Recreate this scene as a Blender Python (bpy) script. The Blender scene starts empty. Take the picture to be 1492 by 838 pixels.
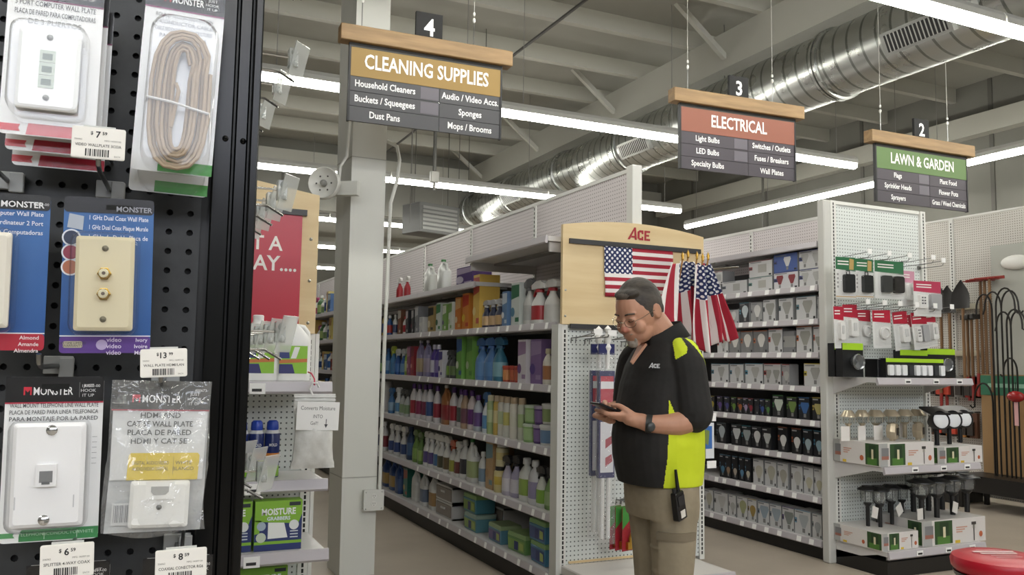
import bpy, math, random
from mathutils import Matrix, Vector
random.seed(7)
SC = bpy.context.scene
COL = SC.collection
PI = math.pi
# ------------------------------------------------------------------ camera
FOC, PITCH, ROLL, YAW, CAMH = 1225.0, .0885, .0155, .434, 1.38
_cy, _sy, _cp, _sp, _cr, _sr = math.cos(YAW), math.sin(YAW), math.cos(PITCH), math.sin(PITCH), math.cos(ROLL), math.sin(ROLL)
def _camd(x, y, z):
    x, y = _cy*x - _sy*y, _sy*x + _cy*y
    zf = _cp*y + _sp*z; u = -(-_sp*y + _cp*z)
    return (_cr*x - _sr*u, _sr*x + _cr*u, zf)
_M = Matrix([_camd(1,0,0), _camd(0,1,0), _camd(0,0,1)]).transposed()      # world -> camera (right, down, forward)
CAM0 = Vector((0, 0, CAMH))
def ray(px, py): return _M.transposed() @ Vector(((px-746)/FOC, (py-419)/FOC, 1))
def onz(px, py, z): d = ray(px, py); return CAM0 + d*((z-CAMH)/d.z)
def ony(px, py, Y): d = ray(px, py); return CAM0 + d*(Y/d.y)
def onx(px, py, X): d = ray(px, py); return CAM0 + d*(X/d.x)
cam = bpy.data.cameras.new('camera'); camo = bpy.data.objects.new('camera', cam); COL.objects.link(camo)
R = _M
m3 = Matrix((R[0], -R[1], -R[2])).transposed()
camo.matrix_world = Matrix.Translation(CAM0) @ m3.to_4x4()
cam.sensor_width = 36; cam.lens = FOC/1492*36; cam.clip_start = .05; cam.clip_end = 200
SC.camera = camo
# ------------------------------------------------------------------ look, world
SC.view_settings.view_transform = 'Standard'; SC.view_settings.look = 'None'
SC.view_settings.gamma = 1; SC.view_settings.use_curve_mapping = False
SC.view_settings.exposure = 0.0
LIGHT_STRENGTH = 32.0
DAYLIGHT = 6.0
W = bpy.data.worlds.new('world'); SC.world = W; W.use_nodes = True
W.node_tree.nodes['Background'].inputs[0].default_value = (.9, .95, 1, 1)
W.node_tree.nodes['Background'].inputs[1].default_value = .25
def y_at(px, X, z):
    lo_, hi_ = 2.0, 30.0
    for _ in range(40):
        m_ = (lo_+hi_)/2; q = _M @ (Vector((X, m_, z))-CAM0)
        if q.z <= 0 or 746+FOC*q.x/q.z > px: lo_ = m_
        else: hi_ = m_
    return (lo_+hi_)/2
def x_at(px, Y, z):
    lo_, hi_ = -5.0, 20.0
    for _ in range(40):
        m_ = (lo_+hi_)/2; q = _M @ (Vector((m_, Y, z))-CAM0)
        if 746+FOC*q.x/q.z < px: lo_ = m_
        else: hi_ = m_
    return (lo_+hi_)/2
# ------------------------------------------------------------------ materials
def lin(c):
    c = c/255 if c > 1 or isinstance(c, int) else c
    return c/12.92 if c <= .04045 else ((c+.055)/1.055)**2.4
def hexc(h):
    h = h.lstrip('#'); return tuple(lin(int(h[i:i+2], 16)) for i in (0, 2, 4)) + (1,)
_mc = {}
def mk(name):
    m = bpy.data.materials.new(name); m.use_nodes = True
    nt = m.node_tree; return m, nt, nt.nodes['Principled BSDF']
def C(h, rough=.5, metal=0, spec=.5, coat=0):
    k = (h, rough, metal, spec, coat)
    if k not in _mc:
        m, nt, b = mk('paint_' + h.lstrip('#')); b.inputs['Base Color'].default_value = hexc(h)
        b.inputs['Roughness'].default_value = rough; b.inputs['Metallic'].default_value = metal
        b.inputs['Specular IOR Level'].default_value = spec; b.inputs['Coat Weight'].default_value = coat
        _mc[k] = m
    return _mc[k]
def node(nt, t, **kw):
    n = nt.nodes.new(t)
    for k, v in kw.items(): setattr(n, k, v)
    return n
def math_n(nt, op, a, b=None):
    n = node(nt, 'ShaderNodeMath', operation=op)
    for i, v in enumerate((a, b)):
        if v is None: continue
        if isinstance(v, (int, float)): n.inputs[i].default_value = v
        else: nt.links.new(v, n.inputs[i])
    return n.outputs[0]
def mixc(nt, fac, a, b):
    n = node(nt, 'ShaderNodeMix', data_type='RGBA')
    if isinstance(fac, (int, float)): n.inputs[0].default_value = fac
    else: nt.links.new(fac, n.inputs[0])
    for i, v in ((6, a), (7, b)):
        if isinstance(v, tuple): n.inputs[i].default_value = v
        else: nt.links.new(v, n.inputs[i])
    return n.outputs[2]
def peg_mat(name, base, hole, axes=('X', 'Z'), pitch=.0254, rad=.17, rough=.45):
    m, nt, b = mk(name)
    tc = node(nt, 'ShaderNodeTexCoord'); sp = node(nt, 'ShaderNodeSeparateXYZ'); nt.links.new(tc.outputs['Object'], sp.inputs[0])
    d = []
    for a in axes:
        f = math_n(nt, 'FRACT', math_n(nt, 'DIVIDE', sp.outputs[a], pitch))
        f = math_n(nt, 'SUBTRACT', f, .5); d.append(math_n(nt, 'MULTIPLY', f, f))
    r2 = math_n(nt, 'ADD', d[0], d[1])
    hit = math_n(nt, 'LESS_THAN', r2, rad*rad)
    nt.links.new(mixc(nt, hit, hexc(base), hexc(hole)), b.inputs['Base Color'])
    b.inputs['Roughness'].default_value = rough
    return m
def noise_mat(name, c1, c2, scale=3, rough=.5, detail=4, stretch=(1, 1, 1), bump=0, metal=0, coords='Object'):
    m, nt, b = mk(name)
    tc = node(nt, 'ShaderNodeTexCoord'); mp = node(nt, 'ShaderNodeMapping'); mp.inputs['Scale'].default_value = stretch
    nt.links.new(tc.outputs[coords], mp.inputs[0])
    n = node(nt, 'ShaderNodeTexNoise'); n.inputs['Scale'].default_value = scale; n.inputs['Detail'].default_value = detail
    nt.links.new(mp.outputs[0], n.inputs['Vector'])
    rp = node(nt, 'ShaderNodeValToRGB'); rp.color_ramp.elements[0].position = .35; rp.color_ramp.elements[1].position = .65
    rp.color_ramp.elements[0].color = hexc(c1); rp.color_ramp.elements[1].color = hexc(c2)
    nt.links.new(n.outputs['Fac'], rp.inputs[0]); nt.links.new(rp.outputs[0], b.inputs['Base Color'])
    b.inputs['Roughness'].default_value = rough; b.inputs['Metallic'].default_value = metal
    if bump:
        bp = node(nt, 'ShaderNodeBump'); bp.inputs['Strength'].default_value = bump; bp.inputs['Distance'].default_value = .01
        nt.links.new(n.outputs['Fac'], bp.inputs['Height']); nt.links.new(bp.outputs[0], b.inputs['Normal'])
    return m
def clear_mat(name, tint='#ffffff', rough=.06, bump=0, bscale=30, milk=0.0, gain=1.0):
    m, nt, b = mk(name); nt.nodes.remove(b)
    out = nt.nodes['Material Output']
    tr = node(nt, 'ShaderNodeBsdfTransparent'); tr.inputs[0].default_value = hexc(tint)
    gl = node(nt, 'ShaderNodeBsdfGlossy'); gl.inputs['Roughness'].default_value = rough
    ge = node(nt, 'ShaderNodeNewGeometry'); dt = node(nt, 'ShaderNodeVectorMath', operation='DOT_PRODUCT')
    nt.links.new(ge.outputs['Incoming'], dt.inputs[0]); nt.links.new(ge.outputs['Normal'], dt.inputs[1])
    sch = math_n(nt, 'POWER', math_n(nt, 'SUBTRACT', 1.0, math_n(nt, 'ABSOLUTE', dt.outputs['Value'])), 5)
    fac = math_n(nt, 'MULTIPLY', math_n(nt, 'ADD', math_n(nt, 'MULTIPLY', sch, .9), .05), gain)
    base = tr.outputs[0]
    if milk:
        df = node(nt, 'ShaderNodeBsdfDiffuse'); df.inputs[0].default_value = hexc('#f2f4f4')
        mm = node(nt, 'ShaderNodeMixShader'); mm.inputs[0].default_value = milk
        nt.links.new(tr.outputs[0], mm.inputs[1]); nt.links.new(df.outputs[0], mm.inputs[2]); base = mm.outputs[0]
    mx = node(nt, 'ShaderNodeMixShader'); nt.links.new(fac, mx.inputs[0]); nt.links.new(base, mx.inputs[1]); nt.links.new(gl.outputs[0], mx.inputs[2])
    nt.links.new(mx.outputs[0], out.inputs[0])
    if bump:
        tc = node(nt, 'ShaderNodeTexCoord'); n = node(nt, 'ShaderNodeTexNoise'); n.inputs['Scale'].default_value = bscale
        n.inputs['Detail'].default_value = 3; n.inputs['Distortion'].default_value = .6
        nt.links.new(tc.outputs['Object'], n.inputs['Vector'])
        bp = node(nt, 'ShaderNodeBump'); bp.inputs['Strength'].default_value = bump; bp.inputs['Distance'].default_value = .02
        nt.links.new(n.outputs['Fac'], bp.inputs['Height']); nt.links.new(bp.outputs[0], gl.inputs['Normal']); nt.links.new(bp.outputs[0], dt.inputs[1])
    return m
def emit_mat(name, c, s):
    m, nt, b = mk(name)
    b.inputs['Base Color'].default_value = hexc('#f4f4f0'); b.inputs['Emission Color'].default_value = hexc(c); b.inputs['Emission Strength'].default_value = s
    return m
# ------------------------------------------------------------------ mesh builder
_tcache = {}
def text_geo(s, off=0.0):
    k = (s, off)
    if k not in _tcache:
        cu = bpy.data.curves.new('lettering', 'FONT'); cu.body = s; cu.size = 1; cu.resolution_u = 2; cu.offset = off
        o = bpy.data.objects.new('lettering', cu); COL.objects.link(o)
        dg = bpy.context.evaluated_depsgraph_get(); me = bpy.data.meshes.new_from_object(o.evaluated_get(dg))
        vs = [(v.co.x, v.co.y) for v in me.vertices]; fs = [tuple(p.vertices) for p in me.polygons]
        bpy.data.objects.remove(o); bpy.data.curves.remove(cu); bpy.data.meshes.remove(me)
        x0 = min((v[0] for v in vs), default=0); x1 = max((v[0] for v in vs), default=0)
        _tcache[k] = (vs, fs, x0, x1)
    return _tcache[k]
class MB:
    def __init__(s): s.v = []; s.f = []; s.m = []; s.mats = []; s.T = Matrix.Identity(4); s.uv = {}
    def at(s, loc=(0, 0, 0), rz=0, rx=0, ry=0, sc=1):
        s.T = Matrix.Translation(loc) @ Matrix.Rotation(rz, 4, 'Z') @ Matrix.Rotation(ry, 4, 'Y') @ Matrix.Rotation(rx, 4, 'X') @ Matrix.Scale(sc, 4); return s
    def mi(s, m):
        if m not in s.mats: s.mats.append(m)
        return s.mats.index(m)
    def add(s, p): s.v.append(s.T @ Vector(p)); return len(s.v)-1
    def face(s, ids, m): s.f.append(tuple(ids)); s.m.append(s.mi(m))
    def poly(s, pts, m): s.face([s.add(p) for p in pts], m)
    def box(s, a, b, m, mats=None, top=None):
        """axis box a..b; mats overrides faces: front(-y) back left right top bottom; top=(sx,sy) scales the top"""
        x0, y0, z0 = a; x1, y1, z1 = b; mats = mats or {}
        P = [(x0,y0,z0),(x1,y0,z0),(x1,y1,z0),(x0,y1,z0),(x0,y0,z1),(x1,y0,z1),(x1,y1,z1),(x0,y1,z1)]
        if top:
            cx, cy = (x0+x1)/2, (y0+y1)/2
            P = P[:4] + [(cx+(p[0]-cx)*top[0], cy+(p[1]-cy)*top[1], p[2]) for p in P[4:]]
        i = [s.add(p) for p in P]
        for k, q in (('front',(0,1,5,4)),('right',(1,2,6,5)),('back',(2,3,7,6)),('left',(3,0,4,7)),('top',(4,5,6,7)),('bottom',(3,2,1,0))):
            s.face([i[j] for j in q], mats.get(k, m))
        return s
    def rbox(s, a, b, m, r, n=3, face_m=None):
        """box whose vertical-to-front outline (x,z) has rounded corners, extruded along y"""
        x0, y0, z0 = a; x1, y1, z1 = b
        pts = rrect(x0, x1, z0, z1, r, n)
        s.prism(pts, y0, y1, m, face_m); return s
    def prism(s, pts, y0, y1, m, face_m=None):
        """outline pts (x,z) counter-clockwise seen from -y, extruded from y0 (front) to y1"""
        a = [s.add((p[0], y0, p[1])) for p in pts]; b = [s.add((p[0], y1, p[1])) for p in pts]; n = len(pts)
        s.face(a, face_m or m); s.face(b[::-1], m)
        for i in range(n): s.face((a[i], b[i], b[(i+1) % n], a[(i+1) % n]), m)
        return s
    def prismz(s, pts, z0, z1, m, top_m=None):
        a = [s.add((p[0], p[1], z0)) for p in pts]; b = [s.add((p[0], p[1], z1)) for p in pts]; n = len(pts)
        s.face(a[::-1], m); s.face(b, top_m or m)
        for i in range(n): s.face((a[i], a[(i+1) % n], b[(i+1) % n], b[i]), m)
        return s
    def loft(s, rings, m, cap=True, closed=True, ms=None):
        ids = [[s.add(p) for p in r] for r in rings]; n = len(rings[0])
        for k in range(len(ids)-1):
            for i in range(n if closed else n-1):
                j = (i+1) % n; s.face((ids[k][i], ids[k][j], ids[k+1][j], ids[k+1][i]), ms[k] if ms else m)
        if cap and closed: s.face(ids[0][::-1], ms[0] if ms else m); s.face(ids[-1], ms[-1] if ms else m)
        return s
    def lathe(s, prof, m, c=(0, 0, 0), n=14, sx=1, sy=1, ms=None, sq=2.0):
        rings = []
        for r, z in prof:
            ring = []
            for i in range(n):
                t = 2*PI*i/n; ct, st = math.cos(t), math.sin(t)
                ring.append((c[0]+r*sx*math.copysign(abs(ct)**(2/sq), ct), c[1]+r*sy*math.copysign(abs(st)**(2/sq), st), c[2]+z))
            rings.append(ring)
        return s.loft(rings, m, ms=ms)
    def cyl(s, p0, p1, r, m, n=10, r2=None):
        return s.tube([p0, p1], r, m, n, r2)
    def tube(s, pts, r, m, n=8, r2=None, cap=True):
        pts = [Vector(p) for p in pts]; rings = []; K = len(pts)
        t0 = (pts[1]-pts[0]).normalized(); u = t0.orthogonal().normalized()
        for k, p in enumerate(pts):
            t = (pts[min(k+1, K-1)]-pts[max(k-1, 0)]).normalized()
            u = (u - t*u.dot(t)).normalized(); w = t.cross(u)
            rr = r if r2 is None else r + (r2-r)*k/(K-1)
            if isinstance(r, (list, tuple)): rr = r[k]
            rings.append([p + (u*math.cos(2*PI*i/n) + w*math.sin(2*PI*i/n))*rr for i in range(n)])
        return s.loft(rings, m, cap)
    def ball(s, c, r, m, n=12, k=8):
        rx, ry, rz = (r, r, r) if isinstance(r, (int, float)) else r
        rings = []
        for j in range(1, k):
            a = PI*j/k
            rings.append([(c[0]+rx*math.sin(a)*math.cos(2*PI*i/n), c[1]+ry*math.sin(a)*math.sin(2*PI*i/n), c[2]-rz*math.cos(a)) for i in range(n)])
        ids = [[s.add(p) for p in r_] for r_ in rings]
        for a in range(len(ids)-1):
            for i in range(n): s.face((ids[a][i], ids[a][(i+1) % n], ids[a+1][(i+1) % n], ids[a+1][i]), m)
        b0 = s.add((c[0], c[1], c[2]-rz)); b1 = s.add((c[0], c[1], c[2]+rz))
        for i in range(n): s.face((b0, ids[0][(i+1) % n], ids[0][i]), m); s.face((b1, ids[-1][i], ids[-1][(i+1) % n]), m)
        return s
    def text(s, t, size, o, m, ux=(1, 0, 0), uz=(0, 0, 1), align='c', xs=1.0, off=0.0, width=None):
        vs, fs, x0, x1 = text_geo(t, off)
        ux, uz, o = Vector(ux), Vector(uz), Vector(o)
        if width: xs = min(xs, width/max((x1-x0)*size, 1e-6))
        sh = {'c': -(x0+x1)/2, 'l': -x0, 'r': -x1}[align]
        base = [s.add(o + ux*((v[0]+sh)*size*xs) + uz*(v[1]*size)) for v in vs]
        for f in fs: s.face([base[i] for i in f], m)
        return s
    def build(s, name, parent=None, smooth=False, bevel=0, seg=1, loc=None, rz=0):
        me = bpy.data.meshes.new(name); me.from_pydata([tuple(v) for v in s.v], [], s.f)
        for m in s.mats: me.materials.append(m)
        me.polygons.foreach_set('material_index', s.m)
        if smooth:
            me.polygons.foreach_set('use_smooth', [True]*len(me.polygons))
            try: me.set_sharp_from_angle(angle=math.radians(42))
            except Exception: pass
        me.update()
        o = bpy.data.objects.new(name, me); COL.objects.link(o)
        if parent: o.parent = parent
        if loc is not None: o.location = loc
        o.rotation_euler.z = rz
        if bevel:
            bv = o.modifiers.new('bevel', 'BEVEL'); bv.width = bevel; bv.segments = seg; bv.limit_method = 'ANGLE'; bv.angle_limit = math.radians(50)
        return o
def rrect(x0, x1, z0, z1, r, n=3):
    pts = []
    for cx, cz, a in ((x1-r, z0+r, -PI/2), (x1-r, z1-r, 0), (x0+r, z1-r, PI/2), (x0+r, z0+r, PI)):
        for i in range(n+1):
            t = a + PI/2*i/n; pts.append((cx+r*math.cos(t), cz+r*math.sin(t)))
    return pts
def tag(o, label=None, cat=None, group=None, kind=None):
    if label: o['label'] = label
    if cat: o['category'] = cat
    if group: o['group'] = group
    if kind: o['kind'] = kind
    return o
def thing(name, label, cat, loc=(0, 0, 0), rz=0, group=None):
    o = bpy.data.objects.new(name, None); COL.objects.link(o); o.empty_display_size = .05
    o.location = loc; o.rotation_euler.z = rz
    return tag(o, label, cat, group)
_kids = {}
def dup(root, loc=None, rz=None, label=None, group=None):
    def cp(o, par):
        c = o.copy(); COL.objects.link(c)
        if par: c.parent = par
        for k in list(o.children): cp(k, c)
        return c
    r = cp(root, None)
    if loc is not None: r.location = loc
    if rz is not None: r.rotation_euler.z = rz
    if label: r['label'] = label
    if group: r['group'] = group
    return r
ORD = ['first','second','third','fourth','fifth','sixth','seventh','eighth','ninth','tenth','eleventh','twelfth','thirteenth','fourteenth','fifteenth','sixteenth','seventeenth','eighteenth','nineteenth','twentieth','twenty-first','twenty-second','twenty-third','twenty-fourth','twenty-fifth','twenty-sixth','twenty-seventh','twenty-eighth','twenty-ninth','thirtieth','thirty-first','thirty-second','thirty-third','thirty-fourth','thirty-fifth','thirty-sixth']
# ================================================================== shared materials
M_floor = noise_mat('floor_concrete', '#a59a8c', '#b3a899', scale=1.6, rough=.38, detail=8)
M_ceil = noise_mat('ceiling_deck', '#9b9a91', '#a5a49b', scale=.8, rough=.8)
M_beam = C('#b7b6ac', .6)
M_wall = noise_mat('painted_concrete', '#75746d', '#807f78', scale=.7, rough=.8, bump=.1)
M_white = C('#d9d9d4', .42)
M_shelf = C('#cdcbca', .35)
M_shelf_dark = C('#8c8a88', .5)
M_chan = C('#b9b4b8', .3)
M_tag = C('#f4f4f2', .5)
M_ink = C('#2a2a2c', .6)
M_black = C('#101012', .35)
M_kick = C('#1b1917', .5)
M_steel = C('#b8bab8', .28, 1)
M_chrome = C('#d5d7d8', .15, 1)
M_wire = C('#8a8b8a', .35, 1)
M_red = C('#c01f33', .45)
M_tube = emit_mat('lamp_diffuser', '#fffdf4', LIGHT_STRENGTH)
M_pegX = peg_mat('pegboard_side', '#d6cfd0', '#77706f', ('Y', 'Z'))
M_pegY = peg_mat('pegboard_end', '#d4d9d6', '#545b5a', ('X', 'Z'))
M_pegBack = peg_mat('pegboard_shade', '#a7a9a6', '#4f5251', ('Y', 'Z'))
M_wood = noise_mat('pine_beam', '#856a47', '#9d7f57', scale=2.2, rough=.55, stretch=(1.5, 14, 14), detail=6)
M_ply = noise_mat('maple_board', '#d6bd90', '#dfc99e', scale=2, rough=.5, stretch=(1, 1, 9), detail=5)
def galv():
    m, nt, b = mk('galvanised_duct')
    tc = node(nt, 'ShaderNodeTexCoord'); sp = node(nt, 'ShaderNodeSeparateXYZ'); nt.links.new(tc.outputs['Object'], sp.inputs[0])
    # helical seam: phase from angle around the axis plus run along it
    ang = math_n(nt, 'DIVIDE', math_n(nt, 'ARCTAN2', sp.outputs['Z'], sp.outputs['X']), 2*PI)
    ph = math_n(nt, 'FRACT', math_n(nt, 'ADD', math_n(nt, 'MULTIPLY', sp.outputs['Y'], 6.2), ang))
    rid = math_n(nt, 'ABSOLUTE', math_n(nt, 'SUBTRACT', ph, .5))
    rid = math_n(nt, 'LESS_THAN', rid, .08)
    n = node(nt, 'ShaderNodeTexNoise'); n.inputs['Scale'].default_value = 5; nt.links.new(tc.outputs['Object'], n.inputs['Vector'])
    nt.links.new(mixc(nt, rid, hexc('#b2b4b0'), hexc('#7f827d')), b.inputs['Base Color']); b.inputs['Metallic'].default_value = .9
    rr = math_n(nt, 'ADD', math_n(nt, 'MULTIPLY', n.outputs['Fac'], .25), .17); nt.links.new(rr, b.inputs['Roughness'])
    bp = node(nt, 'ShaderNodeBump'); bp.inputs['Strength'].default_value = .7; bp.inputs['Distance'].default_value = .012
    nt.links.new(rid, bp.inputs['Height']); nt.links.new(bp.outputs[0], b.inputs['Normal'])
    return m
M_duct = galv()
# ================================================================== the room
def struct(name, mb, parent=None, **kw):
    o = mb.build(name, parent, **kw)
    if not parent: o['kind'] = 'structure'
    return o
X0, X1, Y0, Y1, ZC = -9.0, 10.6, -7.0, 26.0, 5.35
struct('floor', MB().box((X0, Y0, -.1), (X1, Y1, 0), M_floor))
ceil = struct('ceiling', MB().box((X0, Y0, ZC), (X1, 15.3, ZC+.1), M_ceil).box((X0, 15.3, 4.75), (X1, Y1, 4.85), M_ceil))
def slab_lines(w):  # tilt-up panel joints
    return w
mbw = MB().box((X1, Y0, 0), (X1+.15, Y1, ZC+.1), M_wall)
for k in range(14): mbw.box((X1-.015, Y0+1.2+k*2.2, 0), (X1+.01, Y0+1.26+k*2.2, ZC), C('#62615b', .8))
struct('wall_right', mbw)
struct('wall_left', MB().box((X0-.15, Y0, 0), (X0, Y1, ZC+.1), M_wall))
struct('wall_back', MB().box((X0, Y1, 0), (X1, Y1+.15, ZC+.1), M_wall))
struct('wall_front', MB().box((X0, Y0-.15, 0), (X1, Y0, ZC+.1), M_wall))
M_day = emit_mat('added_daylight_pane', '#eaf0ff', DAYLIGHT)
for k in range(4):   # added high glazing, unseen behind the camera, to light surfaces facing it
    wxx = -6.4+k*3.4; wn = MB()
    for a, b_ in (((wxx, 3.3), (wxx+3.1, 3.4)), ((wxx, 5.1), (wxx+3.1, 5.2)), ((wxx, 3.4), (wxx+.08, 5.1)), ((wxx+3.02, 3.4), (wxx+3.1, 5.1)), ((wxx+1.51, 3.4), (wxx+1.59, 5.1))): wn.box((a[0], Y0, a[1]), (b_[0], Y0+.06, b_[1]), C('#3a3c3e', .4, .5))
    wf = struct(f'added_window_{k+1}', wn); struct('pane', MB().box((wxx+.08, Y0+.005, 3.4), (wxx+3.02, Y0+.02, 5.1), M_day), wf)
hw = MB().box((X0, 15.3, 4.1), (X1, 15.45, ZC), M_wall)
for k in range(16): hw.box((X0+.5+k*1.22, 15.275, 4.1), (X0+.54+k*1.22, 15.3, ZC-.35), C('#62615b', .8))
struct('wall_header', hw)
hb = MB().box((X0, 15.15, ZC-.42), (X1, 15.3, ZC-.22), M_beam)
struct('trim_1', hb)
struct('trim_2', MB().box((X1-.18, Y0, 4.57), (X1, 15.1, 4.85), M_beam))
# roof purlins run across, one every 1.2 m
for k in range(18):
    y = -5.0 + k*1.18
    if y > 14.8: break
    j = MB()
    pr = [(y-.035, ZC), (y-.035, ZC-.2), (y+.05, ZC-.2), (y+.05, ZC-.185), (y-.015, ZC-.185), (y-.015, ZC)]
    a = [(X0, p[0], p[1]) for p in pr]; b = [(X1, p[0], p[1]) for p in pr]
    j.loft([a, b], M_beam); struct('joist', j, ceil)
# glulam girders along the aisle, with diagonal kicker braces to the purlins
for gx in (6.15, -2.5):
    g = MB().box((gx-.11, Y0, ZC-.62), (gx+.11, 15.15, ZC-.2), M_beam)
    struct('girder', g, ceil)
    for k in range(9):
        y = -4.4 + k*2.36
        if y > 14.5: continue
        for s in (-1, 1):
            b = MB(); b.T = Matrix.Translation((gx+s*.1, y, ZC-.5)) @ Matrix.Rotation(s*math.radians(52), 4, 'Y')
            b.box((-.03, -.03, 0), (.03, .03, .95), M_beam); struct('brace', b, ceil)
# thin pipes under the deck
for x, z in ((4.1, 5.05), (8.4, 4.95)):
    struct('pipe', MB().cyl((x, -6, z), (x, 15, z), .018, C('#4b4a46', .5), 8), ceil)
# ------------------------------------------------------------------ steel column wrapped in white board
def col_pts(pts, D): return [CAM0 + ray(*p)*D for p in pts]
cb = Vector(onz(494, 838, .12)); 
colx0, colx1, coly = 1.32, 1.56, 5.42
mbc = MB()
def corner(px0, py0, px1, py1, Y):   # one vertical edge, given where it passes, extended floor to roof
    a, b = ony(px0, py0, Y), ony(px1, py1, Y)
    d = (b-a)/(b.z-a.z); return a + d*(0-a.z), a + d*(ZC-a.z)
fl = corner(494.2, 838, 520, 0, coly); fr = corner(545, 838, 569.5, 0, coly)
bl = (fl[0]+Vector((-.01, .30, 0)), fl[1]+Vector((-.045, .30, 0))); br = (fr[0]+Vector((-.01, .30, 0)), fr[1]+Vector((-.02, .30, 0)))
lo = [fl[0], fr[0], br[0], bl[0]]; hi = [fl[1], fr[1], br[1], bl[1]]
mbc.loft([lo, hi], C('#cfd0ca', .55), ms=None)
column = mbc.build('column'); column['kind'] = 'structure'
tag(column, 'tall off-white square column rising from floor to roof beside the cleaning shelves', 'column')
j = MB()
for z in (.62, 2.72):
    t = z/ZC; a = [lo[i].lerp(hi[i], t) for i in range(4)]
    c = sum(a, Vector())/4; a = [c+(p-c)*1.012 for p in a]; j.loft([a, [p+Vector((0, 0, .006)) for p in a]], C('#a9aaa4', .6))
j.build('joint_strip', column)
# ------------------------------------------------------------------ strip lights
def strip_light(name, label, p, along, L=2.4, drops=True, group=None):
    t = thing(name, label, 'ceiling light', p, 0 if along == 'x' else PI/2, group)
    h = MB().prism([(-.05, 0), (.05, 0), (.03, .075), (-.03, .075)], 0, 0.001, M_beam) if False else MB()
    prof = [(-.055, .0), (-.055, .045), (-.03, .085), (.03, .085), (.055, .045), (.055, .0)]
    h.loft([[(x, a, b) for a, b in prof] for x in (0.004, L-.004)], C('#bdbdb8', .5)); h.build('housing', t)
    d = MB(); pr = [(-.05, -.002), (-.042, -.045), (-.02, -.062), (.02, -.062), (.042, -.045), (.05, -.002)]
    d.loft([[(x, a, b) for a, b in pr] for x in (0.01, L-.01)], M_tube); d.build('diffuser', t, smooth=True)
    if drops:
        for x in (.3, L-.3):
            if along == 'x' and 5.8 < p[0]+x < 6.6: x += .75 if x > 1 else -.0
            if along == 'x' and 5.8 < p[0]+x < 6.6: x += .8
            if x > L: x -= 1.9
            MB().cyl((x, 0, .085), (x, 0, ZC-p[2]-.01 if p[1] < 15 else 4.74-p[2]), .004, C('#8d8c88', .5), 5).build('cable', t)
    return t
LZ = 3.86
rows = [(-3.4, -3, 4, 'last'), (.2, -3, 4, 'eighth'), (3.86, .82, 3, 'nearest'), (7.42, .82, 3, 'second'), (10.97, .82, 3, 'third'), (14.66, .82, 3, 'fourth'), (18.3, .82, 3, 'fifth'), (22.6, .82, 3, 'farthest')]
pos_w = ['beside the column line', 'above the middle gondola', 'reaching over the bulb aisle', 'extra']
for y, xs, n, nm in rows:
    for k in range(n):
        strip_light('strip_light', f'white tube strip light, {nm} row across the aisles, {ORD[k]} tube from the column side', (xs+k*2.41, y, LZ), 'x', group='tube lights in rows across the aisles')
for k in range(5):
    strip_light('strip_light', f'white tube strip light parallel to concrete wall, {ORD[k]} from its far end', (9.06, 12.2-2.41*(k+1), LZ), 'y', group='tube lights along the concrete wall')
for k in range(3):
    strip_light('strip_light', f'white tube strip light over the wide front walkway, {ORD[k]}', (-5, -5.2+k*4, LZ), 'x')
# ------------------------------------------------------------------ spiral duct
def duct():
    t = thing('air_duct', 'large round galvanised spiral air duct with grilles hanging under roof', 'air duct', (6.2, 0, 4.32))
    r = .335
    def ring(y, rr, n=40): return [(rr*math.cos(2*PI*i/n), y, rr*math.sin(2*PI*i/n)) for i in range(n)]
    MB().loft([ring(y, r) for y in (-4, 0, 4, 8, 12, 15.2)], M_duct).build('duct_tube', t, smooth=True)
    for y in (2.35, 5.9, 9.5, 11.3, 13.2, 15.0):
        MB().loft([ring(y-.045, r), ring(y-.04, r+.022), ring(y-.01, r+.022), ring(y-.008, r+.006), ring(y+.008, r+.006), ring(y+.01, r+.022), ring(y+.04, r+.022), ring(y+.045, r)], M_duct, cap=False).build('flange', t, smooth=True)
    for y, a in ((4.75, 205), (9.0, 205), (12.8, 205)):
        g = MB(); g.T = Matrix.Rotation(math.radians(-(a)), 4, 'Y')
        # grille stands proud on the side of the duct: local +x is outward
        g.box((r-.03, y-.33, -.10), (r+.045, y+.33, .10), C('#9c9d99', .4, .6))
        gl = g.build('vent_grille', t)
        b = MB(); b.T = g.T; b.box((r+.04, y-.29, -.075), (r+.047, y+.29, .075), C('#1a1a1a', .6))
        for k in range(15): b.box((r+.046, y-.275+k*.038, -.075), (r+.049, y-.264+k*.038, .075), C('#b9bab6', .35, .6))
        b.build('louvre', gl)
    for y in (1.2, 4.1, 7.6, 10.4, 14.1):
        MB().cyl((0, y, r-.01), (0, y, ZC-4.33), .006, M_wire, 6).build('hanger_rod', t)
duct()
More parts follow.
